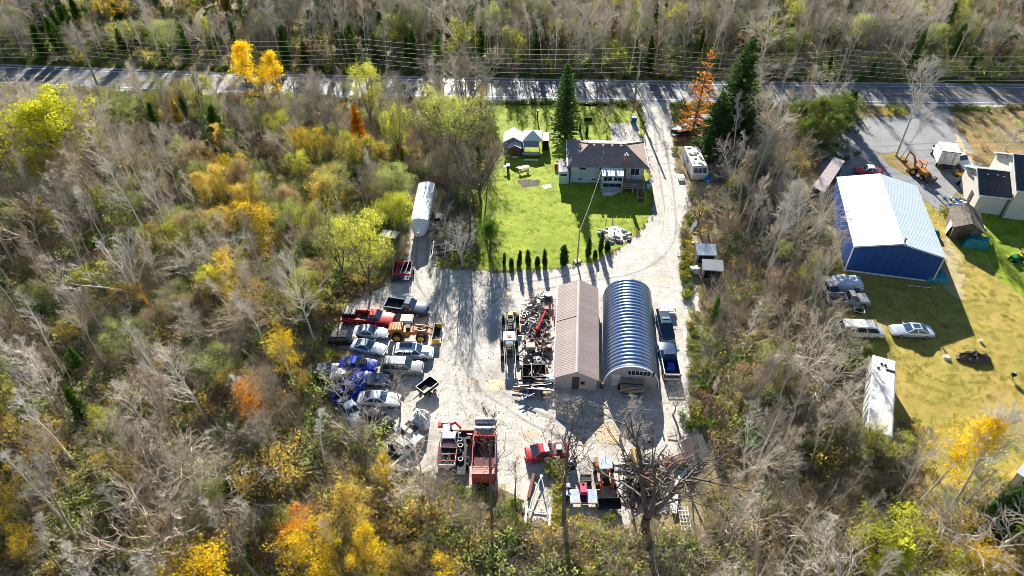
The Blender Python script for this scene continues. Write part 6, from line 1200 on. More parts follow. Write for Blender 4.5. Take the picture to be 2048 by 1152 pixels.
# scatter of uncountable ground cover -----------------------------------
def low_proto(name, seed, mats, n, h, rad, leafy=0, twig=.012, size=.12, blade=False):
    r = random.Random(seed); V = []; Fc = []; paths = []
    for i in range(n):
        a = r.uniform(0, 6.28); q = rad * math.sqrt(r.random()) * .5; p = Vector((q * math.cos(a), q * math.sin(a), -.05)); d = Vector((math.cos(a) * r.uniform(.1, .9), math.sin(a) * r.uniform(.1, .9), 1))
        b = limb(r, p, d, h * r.uniform(.5, 1.1), twig * 1.4, twig * .6, 3, .12, .02); paths.append(b)
        for j in range(4 if not blade else 0):
            q2, d2 = at_t(b[0], r.uniform(.3, 1)); b2 = limb(r, q2, side_dir(r, d2, R(r.uniform(20, 60))), h * r.uniform(.2, .45), twig, twig * .5, 2, .1, .05); paths.append(b2)
            if leafy: leaves(r, [b2[0][-1], b2[0][1]], leafy, .18, size, V, Fc)
    tv, tf = tubes(paths, 3); n0 = len(tv); k = len(tf); tf += [tuple(i + n0 for i in f) for f in Fc]; tv += V
    me = mesh_of(name, tv, tf, mats, [0] * k + [len(mats) - 1] * (len(tf) - k)); return bpy.data.objects.new(name, me)
def scatter(name, pts, protos, label=None, cat=None):
    """pts: (x, y, z, scale, rot, index, tilt)"""
    cn = bpy.data.collections.new(name + '_kinds')
    for i, p in enumerate(protos):
        q = bpy.data.objects.new('%02d_' % i + name, p.data if hasattr(p, 'data') else p); cn.objects.link(q)
    me = bpy.data.meshes.new(name); me.from_pydata([p[:3] for p in pts], [], []); me.update()
    for an, ty, k in (('scl', 'FLOAT', 3), ('idx', 'INT', 5)):
        at = me.attributes.new(an, ty, 'POINT'); at.data.foreach_set('value', [p[k] for p in pts])
    at = me.attributes.new('rot', 'FLOAT_VECTOR', 'POINT'); at.data.foreach_set('vector', [c for p in pts for c in (p[6], 0.0, p[4])])
    o = link(name, me, None, 'stuff')
    ng = bpy.data.node_groups.new(name + '_scatter', 'GeometryNodeTree')
    ng.interface.new_socket('Geometry', in_out='INPUT', socket_type='NodeSocketGeometry'); ng.interface.new_socket('Geometry', in_out='OUTPUT', socket_type='NodeSocketGeometry')
    N = ng.nodes; L = ng.links; gi = N.new('NodeGroupInput'); go = N.new('NodeGroupOutput'); ip = N.new('GeometryNodeInstanceOnPoints'); ci = N.new('GeometryNodeCollectionInfo')
    ci.inputs['Collection'].default_value = cn; ci.inputs['Separate Children'].default_value = True; ci.inputs['Reset Children'].default_value = True
    def attr(n, t):
        a = N.new('GeometryNodeInputNamedAttribute'); a.data_type = t; a.inputs['Name'].default_value = n; return a.outputs['Attribute']
    mp = N.new('GeometryNodeMeshToPoints'); L.new(gi.outputs[0], mp.inputs['Mesh']); L.new(mp.outputs[0], ip.inputs['Points'])
    L.new(ci.outputs[0], ip.inputs['Instance']); ip.inputs['Pick Instance'].default_value = True
    L.new(attr('idx', 'INT'), ip.inputs['Instance Index']); L.new(attr('scl', 'FLOAT'), ip.inputs['Scale']); L.new(attr('rot', 'FLOAT_VECTOR'), ip.inputs['Rotation'])
    L.new(ip.outputs[0], go.inputs[0]); md = o.modifiers.new('scatter', 'NODES'); md.node_group = ng
    if label: tag(o, label, cat)
    return o

# ------------------------------------------------------------------ the woods
HB = []   # keep-clear footprints (world polygons) of things among the trees
OPEN = [YARD, LAWN, FIELD, LAWN2, DRIVE, P((1655, 300), (1710, 310), (1840, 350), (1890, 520), (1860, 560), (1690, 548), (1610, 385)), P((1345, 215), (1440, 225), (1420, 400), (1350, 390)),
        P((1370, 400), (1450, 440), (1450, 600), (1370, 580)), P((1640, 545), (1850, 540), (1870, 690), (1660, 700)), P((1720, 700), (1800, 705), (1800, 900), (1700, 900)), P((815, 355), (905, 370), (905, 540), (815, 540)),
        P((735, 455), (830, 470), (830, 590), (740, 590)), P((655, 600), (870, 590), (870, 850), (650, 850)), P((1820, 260), (2048, 280), (2300, 300), (2300, 480), (1880, 480)), P((1990, 900), (2200, 900), (2200, 1060), (1990, 1020)),
        P((1215, 208), (1345, 208), (1345, 300), (1215, 300)), BANK, P((760, 860), (1420, 860), (1370, 1060), (1250, 1075), (1050, 1075), (870, 990), (770, 960)), P((1690, 205), (1820, 205), (1820, 240), (1700, 260))]
def is_open(x, y, m=0.0):
    ry = road_y(x)
    if abs(y - ry) < 6.6: return True
    for pl in OPEN:
        if inside(x, y, pl): return True
        if m and (inside(x + m, y, pl) or inside(x - m, y, pl) or inside(x, y + m, pl) or inside(x, y - m, pl)): return True
    return False
FOOT = []
bpy.context.view_layer.update()
def _boxes():
    for o in bpy.data.objects:
        if o.parent is None and o.get('label') and o.name.split('.')[0] not in ('power_line', 'utility_pole', 'service_cable'):
            xs = []; ys = []
            for q in [o] + list(o.children):
                if q.type == 'MESH':
                    for cn_ in q.bound_box: p = q.matrix_world @ Vector(cn_); xs.append(p.x); ys.append(p.y)
            if xs: FOOT.append((min(xs), min(ys), max(xs), max(ys)))
_boxes()
def on_thing(x, y, m=.4):
    return any(a - m < x < c_ + m and b_ - m < y < d_ + m for a, b_, c_, d_ in FOOT)
# trees that stand out, each where it stands: kind, name, px, py (foot), height, label, leaf, wide, lean
SPEC = [
 ('spr0', 'spruce_tree', 1130, 272, 13.4, 'tall dark green spruce at the left back corner of the brown-roofed house', None, 1.1, None, None),
 ('spr1', 'spruce_tree', 1452, 302, 20, 'tallest dark green spruce, right of the driveway beside the orange larch', None, 1.3, None, None),
 ('spr1', 'spruce_tree', 1422, 318, 12, 'shorter dark spruce standing in front of the tallest spruce by the camper', None, 1.6, None, None),
 ('spr0', 'spruce_tree', 1478, 330, 10, 'bushy dark spruce at the edge of the woods right of the tallest spruce', None, 1.3, None, None),
 ('lar1', 'larch_tree', 1382, 272, 16.5, 'tall orange larch with open branches above the two parked boats', None, 1.1, (R(2), R(3)), None),
 ('lar0', 'larch_tree', 722, 302, 8.8, 'bright orange pointed larch standing in the woods left of the lawn', L_bor, 1.35, None, None),
 ('pop0', 'poplar_tree', 503, 218, 12.0, 'yellow poplar rising over the road, left one of the bright pair', None, 1.25, None, None),
 ('pop0', 'poplar_tree', 566, 222, 11.2, 'yellow poplar rising over the road, right one of the bright pair', None, 1.2, None, None),
 ('pop1', 'poplar_tree', 540, 226, 8.5, 'low yellow poplar filling the gap between the bright pair', None, 1.2, None, None),
 ('wil0', 'willow_tree', 150, 345, 12.5, 'broad yellow-green willow in the woods near the left edge', leaf_mat('lemon_leaves', (.90, .84, .05), (.60, .62, .04)), 1.2, None, None),
 ('lar0', 'larch_tree', 368, 265, 6.5, 'pale orange larch in the woods between the willow and the yellow pair', L_gold, 1.3, None, None),
 ('ced0', 'cedar_tree', 318, 268, 6, 'green cedar left of the pale orange larch', None, 1, None, None),
 ('ced0', 'cedar_tree', 440, 285, 7, 'dark green cedar right of the pale orange larch', None, 1.2, None, None),
 ('pop1', 'poplar_tree', 450, 310, 5.5, 'small golden poplar beside the blue tarp in the woods', L_gold, .9, None, None),
 ('pop0', 'poplar_tree', 432, 440, 8.0, 'narrow golden poplar in the woods west of the wrapped boat', L_gold, 1.0, None, None),
 ('map0', 'maple_tree', 500, 430, 5.5, 'golden maple beside the narrow golden poplar', None, 1.1, None, None),
 ('wil1', 'willow_tree', 745, 265, 12.5, 'tall yellow-green tree rising to the power lines over the road', L_yg, .7, None, None),
 ('brown0', 'bare_tree', 862, 215, 6.5, 'low brown bushy bare tree on the near edge of the road', None, .95, None, None),
 ('big1', 'bare_tree', 922, 210, 11.0, 'dark bare tree standing against the road left of the front lawn', None, .8, None, None),
 ('wil1', 'willow_tree', 800, 320, 9.5, 'yellow-green tree left of the pale olive tree by the lawn', L_yg, .75, None, None),
 ('wil1', 'willow_tree', 918, 335, 12.0, 'pale lime leafy tree at the left edge of the lawn', L_lime, 1.25, None, None),
 ('wil1', 'willow_tree', 884, 300, 10.5, 'lime leafy tree standing behind the pale one by the lawn', L_lime, 1.1, None, None),
 ('wil0', 'leafy_tree', 982, 520, 6.5, 'dark green leafy tree at the lower left corner of the lawn', L_grn, .62, None, None),
 ('brown0', 'bare_tree', 962, 405, 11.5, 'brown bare tree overhanging the lawn left of the blue shed', None, 1.3, None, None),
 ('brown0', 'bare_tree', 905, 420, 11.5, 'dense brown bare tree right behind the white wrapped boat', None, 1.0, None, None),
 ('brown0', 'bare_tree', 893, 385, 10, 'brown bare tree at the back end of the white wrapped boat', None, .9, None, None),
 ('big1', 'bare_tree', 940, 470, 12, 'dark-trunked bare tree on the left rim of the lawn', None, .9, None, None),
 ('big1', 'bare_tree', 968, 440, 10, 'thin dark bare tree leaning over the lawn', None, .9, (R(-3), R(5)), None),
 ('oak1', 'bare_tree', 925, 530, 7.5, 'silver-grey spreading bare tree at the lower left corner of the lawn', None, 1.0, None, M_barkw),
 ('oak0', 'bare_tree', 900, 500, 8, 'grey bare tree beside the trailer frames', None, .9, None, None),
 ('wil1', 'willow_tree', 742, 590, 12.5, 'large yellow-green tree above the vehicle lot, left of the red trailer', L_yg, .85, None, M_barkd),
 ('map0', 'maple_tree', 798, 470, 6.5, 'yellow maple close to the nose of the wrapped boat', L_yg, 1.1, None, None),
 ('wil1', 'willow_tree', 690, 560, 10, 'olive and yellow leafy tree at the woods edge above the red pickup', L_olive, .9, None, None),
 ('map0', 'maple_tree', 655, 430, 7, 'golden maple in the bright patch of woods left of the wrapped boat', L_gold, 1, None, None),
 ('pop1', 'poplar_tree', 590, 775, 8.5, 'golden yellow poplar left of the blue wrecked cars', L_yel, 1.1, None, M_barkw),
 ('pop1', 'poplar_tree', 528, 880, 8.0, 'orange-leaved poplar deep in the woods left of the vehicle lot', L_org, 1.1, None, None),
 ('oak1', 'bare_tree', 440, 1052, 11.5, 'large pale bare tree with forked crown in the lower left woods', None, 1.1, None, M_bark),
 ('oak1', 'bare_tree', 380, 1150, 14, 'widest pale spreading bare tree at the bottom of the left woods', None, 1.05, None, M_barkb),
 ('oak1', 'bare_tree', 278, 610, 11, 'silver bare tree with bright crooked limbs in the left woods', None, 1.1, None, M_barkw),
 ('lean0', 'bare_tree', 1792, 312, 15.5, 'tall silver bare tree leaning over the neighbour driveway', None, 1.0, (R(-6), R(6)), None),
 ('lean0', 'bare_tree', 1800, 318, 9.5, 'thinner bare tree beside the tall silver leaning one', None, .7, (R(-3), R(16)), None),
 ('lean0', 'bare_tree', 1528, 560, 15, 'silver bare tree with a feathery crown in the strip right of the sheds', None, .8, None, None),
 ('big0', 'bare_tree', 1292, 1062, 14.5, 'largest dark spreading bare tree over the scrap heap', None, 1.15, None, None),
 ('big1', 'bare_tree', 1128, 1052, 17.2, 'tall dark bare tree rising past the red race car', None, 1.0, None, None),
 ('big1', 'bare_tree', 986, 1052, 16.5, 'tall dark bare tree rising beside the red dump truck', None, .7, None, None),
 ('big1', 'bare_tree', 1262, 1010, 9.5, 'slim dark bare tree between the orange tractor and the scrap heap', None, .9, None, None),
 ('oak0', 'bare_tree', 848, 990, 8.5, 'bare tree left of the flatbed with tyres', None, .9, None, M_bark),
 ('oak2', 'bare_tree', 862, 1030, 8, 'many-stemmed bare tree below the white-cabbed truck', None, .8, None, M_bark),
 ('big1', 'bare_tree', 1030, 1000, 6.5, 'small bare tree between the dump truck and the boat trailer', None, 1.0, None, None),
 ('oak0', 'bare_tree', 735, 905, 6.5, 'bare tree with tangled limbs in front of the white sedan', None, 1.0, None, M_bark),
 ('oak0', 'bare_tree', 690, 810, 5.5, 'bare tree with tangled limbs over the blue wrecks', None, 1.0, None, M_bark),
 ('oak2', 'bare_tree', 800, 818, 4.2, 'low bare tree over the grey van wreck', None, 1.3, None, M_bark),
 ('oak2', 'bare_tree', 1345, 830, 4.4, 'low bare tree at the corner of the arched hut', None, 1.3, None, M_bark),
 ('oak0', 'bare_tree', 1240, 880, 4.2, 'low tangled bare tree in the shade before the arched hut', None, 1.6, None, M_bark),
 ('oak2', 'bare_tree', 1130, 838, 3.4, 'low tangled bare tree at the front of the taupe barn', None, 1.6, None, M_bark),
 ('lean0', 'bare_tree', 1880, 1045, 13.5, 'tall silver bare tree leaning out over the dry field', None, .9, (R(-8), R(10)), M_barkw),
 ('pop0', 'poplar_tree', 1835, 1010, 12.0, 'bright yellow poplar leaning out over the dry field', L_yel, 1.0, (R(-8), R(14)), M_barkw),
 ('ced0', 'cedar_tree', 1950, 1100, 8.5, 'dark green cedar near the lower right shed', None, 1.25, None, None),
 ('ced0', 'cedar_tree', 1985, 1060, 6.5, 'smaller dark cedar touching the lower right shed', None, 1.25, None, None),
 ('ced0', 'cedar_tree', 1752, 1170, 7.5, 'lime green cedar at the bottom right of the woods', L_yg, 1.3, None, None),
 ('map0', 'maple_tree', 1745, 1130, 7.5, 'yellow-green maple at the bottom right of the woods', L_yg, 1.2, None, None),
 ('map1', 'maple_tree', 1842, 1110, 7.0, 'thin golden maple below the leaning yellow poplar', L_gold, 1.1, None, None),
 ('map0', 'maple_tree', 1945, 1190, 7.0, 'golden maple at the bottom right edge, left one of two', L_gold, 1.2, None, None),
 ('map0', 'maple_tree', 2030, 1180, 7.5, 'golden maple at the bottom right corner', L_gold, 1.2, None, None),
 ('map0', 'maple_tree', 1905, 1215, 7.0, 'yellow maple cut by the bottom edge at the right', L_yel, 1.1, None, None),
 ('map0', 'maple_tree', 430, 1215, 8.0, 'yellow maple cut by the bottom edge at the left', L_yel, 1.2, None, None),
 ('map0', 'maple_tree', 640, 1170, 7.0, 'wide yellow maple at the bottom below the golden one', L_yel, 1.15, None, None),
 ('map0', 'maple_tree', 605, 1085, 4.5, 'small orange maple above the wide yellow maple', L_org, 1.2, None, None),
 ('map0', 'maple_tree', 700, 1065, 6.0, 'golden maple at the lower centre left of the bare oaks', L_gold, 1.2, None, None),
 ('pop1', 'poplar_tree', 745, 1130, 6.5, 'slim golden poplar at the bottom right of the golden maple', L_yel, .9, None, None),
 ('map1', 'maple_tree', 95, 960, 8.0, 'yellow and orange maple near the left edge of the woods', L_gold, 1.1, None, None),
 ('map1', 'maple_tree', 262, 985, 6.0, 'orange maple right of the yellow one near the left edge', L_gold, 1.1, None, None),
 ('pop1', 'poplar_tree', 225, 62, 8.0, 'yellow poplar beyond the road at the top left', L_yel, 1.2, None, None),
 ('pop1', 'poplar_tree', 262, 58, 8.0, 'second yellow poplar beyond the road at the top left', L_gold, 1.2, None, None),
 ('pop1', 'poplar_tree', 395, 50, 8.0, 'golden poplar beyond the road left of the first tall pole', L_gold, 1.2, None, None),
 ('pop1', 'poplar_tree', 450, 35, 6.0, 'small orange poplar far beyond the road', L_org, 1.2, None, None),
 ('wil0', 'cedar_tree', 1592, 262, 5.5, 'bushy green cedar left of the neighbour driveway', L_bush, 1.05, None, None),
 ('wil0', 'cedar_tree', 1632, 268, 6.5, 'tall bushy green cedar in the clump beside the neighbour driveway', L_bush, 1.05, None, None),
 ('wil0', 'cedar_tree', 1672, 262, 6.5, 'rightmost bushy cedar of the clump beside the neighbour driveway', L_bush, 1.05, None, None),
 ('wil0', 'cedar_tree', 1612, 292, 5.0, 'low green cedar in front of the clump beside the neighbour driveway', L_bush, 1.05, None, None),
 ('wil0', 'cedar_tree', 1655, 290, 5.5, 'front cedar of the clump, nearest the long roofed shed', L_bush, 1.05, None, None),
 ('ced1', 'cedar_tree', 1690, 250, 6.5, 'slim cedar at the right end of the clump by the driveway', None, 1.3, None, None),
 ('oak1', 'bare_tree', 2010, 300, 4.5, 'low silver bare tree on the leafy bank behind the neighbour house', None, 1.3, None, M_barkw),
 ('oak0', 'bare_tree', 1395, 455, 6.5, 'bare tree over the plywood sheets at the driveway bend', None, .9, None, M_barkd),
 ('oak0', 'bare_tree', 1402, 430, 6.0, 'second bare tree behind the plywood sheets', None, .8, None, M_barkd),
 ('oak0', 'bare_tree', 1374, 955, 6.0, 'dark bare tree in front of the leaning white panels', None, .8, None, M_barkd),
 ('lar1', 'larch_tree', 312, 640, 6.0, 'thin orange tree in the middle of the left woods', L_org, .35, None, None),
 ('lar0', 'larch_tree', 1700, 218, 3.0, 'small orange shrubby larch beside the road by the cedar clump', L_gold, 1.3, None, None),
]
for k, nm, px, py, h, lab, leaf, wd, lean, bk in SPEC:
    c = G(px, py); tree(k, nm, c.x, c.y, h, lab, 'tree', leaf=leaf, wide=wd, lean=lean, bark=bk, rz=(rng.uniform(0, 6.28) if not lean else 0))
# row of clipped cypresses along the lawn edge
for i, (px, py, h, lab) in enumerate([(1008, 530, 2.0, 'first cypress from the left in the row along the lawn edge'), (1038, 532, 2.4, 'second cypress from the left in the lawn-edge row'), (1056, 531, 2.6, 'third cypress from the left in the lawn-edge row'),
        (1089, 532, 2.6, 'fourth cypress from the left, left of the pole at the lawn edge'), (1128, 529, 3.1, 'pointed cypress just left of the wooden pole'), (1176, 513, 3.1, 'pointed cypress just right of the wooden pole'), (1201, 503, 3.2, 'pointed cypress nearest to the stone fire pit')]):
    c = G(px, py); tree('cyp0', 'cypress_shrub', c.x, c.y, h, lab, 'shrub', group='cypresses along the lawn edge', wide=rng.uniform(.7, 1.15), lean=(rng.uniform(-.06, .06), rng.uniform(-.06, .06)))
for px, py, h, lab in [(1214, 500, 1.5, 'round dark bush right of the last cypress'), (1190, 515, 1.2, 'low round bush between the last two cypresses'), (1075, 530, 1.3, 'low round bush right of the third cypress'), (1023, 532, 1.2, 'low round bush between first and second cypress'), (1160, 262, 1.6, 'small conical shrub behind the brown roof, left one'), (1173, 272, 1.9, 'small conical shrub touching the back of the brown roof')]:
    c = G(px, py); tree('cyp0', 'round_shrub', c.x, c.y, h, lab, 'shrub', wide=1.7 if h < 1.55 else .9)
for px, py, h, wd, lab in [(1212, 240, 3.2, 1.7, 'bare many-twigged shrub on the front lawn'), (1262, 240, 4.2, 1.0, 'dense grey bare shrub at the front of the parking pad'), (1735, 262, 1.0, 1.5, 'low bare bush at the edge of the neighbour driveway')]:
    c = G(px, py); tree('brown0', 'bare_shrub', c.x, c.y, h, lab, 'shrub', wide=wd)

# the many: individual trees where the woods can be told apart tree by tree
STARS = [(px + (px - 1024) * .02, py, h) for k, nm, px, py, h, lab, leaf, wd, lean, bk in SPEC if k[:3] in ('pop', 'map', 'wil', 'lar') or 'ilver' in lab or 'pale' in lab]
def zone(px, py): 
    if py < 150 and px < 980: return 'top_left'
    if py < 190: return 'top_right'
    if px < 800 and 300 < py < 660 and px > 370: return 'gold'
    if px > 1330: return 'right'
    if py > 940: return 'bottom'
    return 'left'
r2 = random.Random(21); cand = []
gx = -150
sp = 3.45
while gx < 150:
    gy = 24
    while gy < 186:
        x = gx + r2.uniform(-1.7, 1.7); y = gy + r2.uniform(-1.7, 1.7); gy += sp
        px, py = PX(x, y)
        if px < -160 or px > 2208 or py > 1420: continue
        if is_open(x, y, 1.0) or on_thing(x, y, .8): continue
        cand.append((x, y, px, py))
    gx += sp
ZL = {'left': 'bare grey-brown tree in the woods left of the vehicle lot', 'gold': 'bare tree among the golden undergrowth between willow and wrapped boat', 'right': 'bare tree in the wooded strip between the gravel yard and the blue barn',
      'bottom': 'bare tree in the woods along the bottom', 'top_left': 'bare tree in the woods beyond the left half of the road', 'top_right': 'pale bare tree in the woods beyond the right half of the road'}
ZG = {k: 'trees: ' + v for k, v in {'left': 'bare trees of the left woods', 'gold': 'bare trees of the golden patch', 'right': 'bare trees of the right strip', 'bottom': 'bare trees of the bottom woods', 'top_left': 'bare trees beyond the road, left', 'top_right': 'bare trees beyond the road, right'}.items()}
n_bare = 0; wood = []; placed = []
cand.sort(key=lambda c: -c[3])
for x, y, px, py in cand:
    z = zone(px, py); u = r2.random(); far = py < 150
    # trees south of the yard must stay low so the yard shows
    hmax = 99
    for dy in (40, 90, 140):
        if 640 < px < 1420 and inside(*G(px, py - dy)[:2], YARD): hmax = min(hmax, dy / 14.0)
    if 1640 < px < 2048 and inside(*G(min(px + 30, 2040), py - 60)[:2], FIELD): hmax = min(hmax, 8)
    if px <= 240 and 175 < py < 330: hmax = min(hmax, max(.8, (py - 182) / 8.5))
    if 240 < px < 830 and 190 < py < 265: hmax = min(hmax, (py - 185) / 8.5 + (3.5 if px < 700 else 1))
    if px > 1700 and 150 < py < 260: hmax = min(hmax, 1.5)
    for sx, sy, sh in STARS:
        if sy - 5 < py < sy + 170 and abs(px - sx) < 50: hmax = min(hmax, max(0, (py - sy)) / 11 + sh * .30)
    if z == 'gold': hmax = min(hmax, 8)
    if 808 < px < 872 and 200 < py < 365: hmax = min(hmax, 2.5)
    if z in ('left', 'right', 'bottom', 'gold') and r2.random() < .14: continue
    if far and r2.random() < .12: continue
    if 1330 < px < 1420 and 190 < py: hmax = min(hmax, 6)
    if 150 < py < 200 and px > 1330: hmax = 4.0
    if 950 < py and 760 < px < 1420: hmax = min(hmax, 5)
    leafy = {'gold': .5, 'bottom': .22, 'left': .20, 'right': .10, 'top_left': .18, 'top_right': .20}[z]; con = {'gold': .03, 'bottom': .08, 'left': .09, 'right': .05, 'top_left': .26, 'top_right': .12}[z]
    if u < leafy:
        if z == 'gold': k, lf, nm = r2.choice([('map1', L_gold, 'golden'), ('map0', L_yg, 'yellow-green'), ('wil1', L_olive, 'olive'), ('map0', L_tan, 'tan'), ('map1', L_yel, 'yellow'), ('map0', L_gold, 'golden'), ('wil1', L_yg, 'yellow-green')])
        elif z in ('bottom',): k, lf, nm = r2.choice([('map1', L_gold, 'golden'), ('map1', L_yel, 'yellow'), ('map1', L_tan, 'tan'), ('wil1', L_olive, 'olive')])
        elif z == 'top_left' or z == 'top_right': k, lf, nm = r2.choice([('wil1', L_olive, 'olive'), ('wil1', L_olive, 'olive'), ('map1', L_yg, 'yellow-green'), ('map1', L_tan, 'tan')])
        else: k, lf, nm = r2.choice([('map1', L_tan, 'tan'), ('wil1', L_olive, 'olive'), ('wil1', L_olive, 'olive'), ('map1', L_yg, 'yellow-green'), ('map1', L_gold, 'golden')])
        h = min(hmax, r2.uniform(4, 8) * (1.25 if far else 1)); 
        if h > 1.6: placed.append((k, 'leafy_tree', x, y, h, lf, nm, z))
    elif u < leafy + con:
        h = min(hmax, r2.uniform(4, 9 if far else 6.5))
        if h > 1.6: placed.append((r2.choice(['ced0', 'ced1']), 'cedar_tree', x, y, h, None, 'green', z))
    else:
        h = min(hmax, r2.uniform(8.5, 13.5) * (1.0 if z != 'right' else .9))
        if h < 1.8: continue
        k = r2.choice(['bare0', 'bare1', 'bare2', 'bare3', 'bare4', 'bare0', 'bare2', 'bare4', 'bare1', 'bare0', 'bare4', 'oak0', 'oak2']) if h > 5 else 'sap0'
        if h <= 5: wood.append((x, y, 0, h / 6, r2.uniform(0, 6.28), 4, r2.gauss(0, .05))); continue
        if n_bare < 255: placed.append((k, 'bare_tree', x, y, h, None, '', z)); n_bare += 1
        else: wood.append((x, y, 0, h / 12 * 1.05, r2.uniform(0, 6.28), r2.randrange(4), r2.gauss(0, .05)))
LM = [(130, 270, 'the broad willow'), (30, 130, 'the left end of the road'), (300, 160, 'the first stretch of road'), (525, 150, 'the bright yellow pair'), (345, 215, 'the pale orange larch'), (705, 255, 'the bright orange larch'), (425, 360, 'the narrow golden poplar'), (430, 300, 'the blue tarp in the woods'),
      (845, 400, 'the wrapped boat'), (700, 440, 'the large yellow-green tree'), (660, 640, 'the red pickup'), (640, 740, 'the blue wrecks'), (560, 690, 'the golden yellow poplar'), (510, 810, 'the orange-leaved poplar'), (230, 530, 'the silver tree in the left woods'), (60, 500, 'the left edge, halfway up'), (90, 900, 'the yellow maple near the left edge'),
      (310, 640, 'the thin orange tree'), (300, 1000, 'the widest pale tree'), (460, 950, 'the large pale forked tree'), (30, 1130, 'the lower left corner'), (430, 1120, 'the bottom yellow maple'), (620, 1100, 'the wide yellow maple'), (800, 890, 'the old white wrecked pickup'), (720, 930, 'the tangled tree by the white sedan'), (800, 1100, 'the bottom edge below the dump truck'), (1000, 1100, 'the bottom edge below the boat trailer'),
      (1200, 1120, 'the bottom edge below the orange tractor'), (1380, 1100, 'the white lattice frame'), (1400, 890, 'the white panels'), (1450, 700, 'the gravel beside the arched hut'), (1450, 540, 'the two small sheds'), (1430, 330, 'the camper'), (1450, 200, 'the tallest spruce'), (1650, 240, 'the cedar clump'), (1650, 350, 'the long roofed shed'), (1620, 450, 'the blue barn wall'),
      (1640, 590, 'the old cars by the barn'), (1680, 680, 'the dirty white van'), (1700, 800, 'the box trailer'), (1560, 800, 'the middle of the right strip'), (1550, 950, 'the lower right strip'), (1700, 1000, 'the woods below the box trailer'), (1860, 950, 'the leaning yellow poplar'), (1960, 1050, 'the dark cedar by the steel shed'), (1780, 1110, 'the lime green cedar'), (2000, 1130, 'the lower right corner'),
      (60, 40, 'the top left corner'), (240, 40, 'the yellow poplars beyond the road'), (430, 60, 'the small orange poplar beyond the road'), (620, 60, 'the road behind the yellow pair'), (722, 90, 'the second utility pole'), (900, 60, 'the road left of the big spruce'), (1100, 60, 'the road behind the big spruce'), (1283, 100, 'the pole at the driveway'), (1480, 60, 'the road behind the tallest spruce'), (1690, 90, 'the pole behind the cedar clump'), (1860, 60, 'the road behind the leaning silver tree'), (2020, 60, 'the top right corner')]
SEEN = {}
def where(px, py, k=0):
    lx, ly, nm = sorted(LM, key=lambda l: (l[0] - px) ** 2 + (l[1] - py) ** 2)[k]; dx, dy = px - lx, py - ly; d = math.hypot(dx, dy)
    v = 'above' if dy < 0 else 'below'; h = 'right' if dx > 0 else 'left'
    w_ = v if abs(dx) < abs(dy) * .5 else (h + ' of' if abs(dy) < abs(dx) * .5 else v + ' and ' + h + ' of')
    return ('just ' if d < 35 else 'well ' if d > 95 else '') + w_ + ' ' + nm
FORM = {'bare0': 'upright', 'bare1': 'broad', 'bare2': 'narrow', 'bare3': 'bushy', 'bare4': 'slender', 'oak0': 'spreading', 'oak1': 'many-limbed', 'oak2': 'forked', 'ced0': 'full', 'ced1': 'sparse', 'map0': 'round', 'map1': 'thin', 'wil1': 'feathery', 'sap0': 'young'}
for k, nm, x, y, h, lf, cn_, z in placed:
    bk = r2.choice([M_bark, M_barkb, M_bark, M_barkw, M_bark, M_barkb, M_barkb]) if nm == 'bare_tree' else None
    px, py = PX(x, y, h * .5); big = 'tall ' if h > 11 or (nm != 'bare_tree' and h > 6) else ''
    tone = {M_bark: 'grey', M_barkb: 'brown', M_barkw: 'pale'}.get(bk, cn_ + '-leaved' if nm == 'leafy_tree' else 'green')
    lab = big + tone + ' ' + FORM[k] + (' bare tree ' if nm == 'bare_tree' else ' tree ' if nm == 'leafy_tree' else ' cedar '); head = lab
    for kk in (0, 1, 2, 3, 4):
        lab = head + where(px, py, kk)
        if len(lab.split()) > 16: lab = lab.replace('just ', '').replace('well ', '').replace(' upright', '').replace(' tall', '')
        if len(lab.split()) > 16: lab = lab.replace('in the left woods', '').replace(' beyond the road', '').replace('near the left edge', '').strip()
        if lab not in SEEN and len(lab.split()) <= 16: break
    SEEN[lab] = 1
    g = {'bare_tree': 'bare trees of the woods', 'leafy_tree': 'small leafy trees of the woods', 'cedar_tree': 'green cedars of the woods'}[nm]
    tree(k, nm, x, y, h, lab, 'tree', g, leaf=lf, lean=None, wide=r2.uniform(.8, 1.15) * (1.0 if nm != 'bare_tree' else 1.05), bark=bk)
def joined(kind):
    tm, cm, H = PROTO[kind]; b = bpy.data.meshes.new('far_' + kind); import bmesh
    bm = bmesh.new(); bm.from_mesh(tm); bm.from_mesh(cm); bm.to_mesh(b); bm.free(); b.materials.append(tm.materials[0]); return b
scatter('far_wood', wood, [joined('bare0'), joined('bare2'), joined('bare4'), joined('oak2'), joined('sap0')], 'mass of bare trees forming the far woods beyond the road', 'woods')

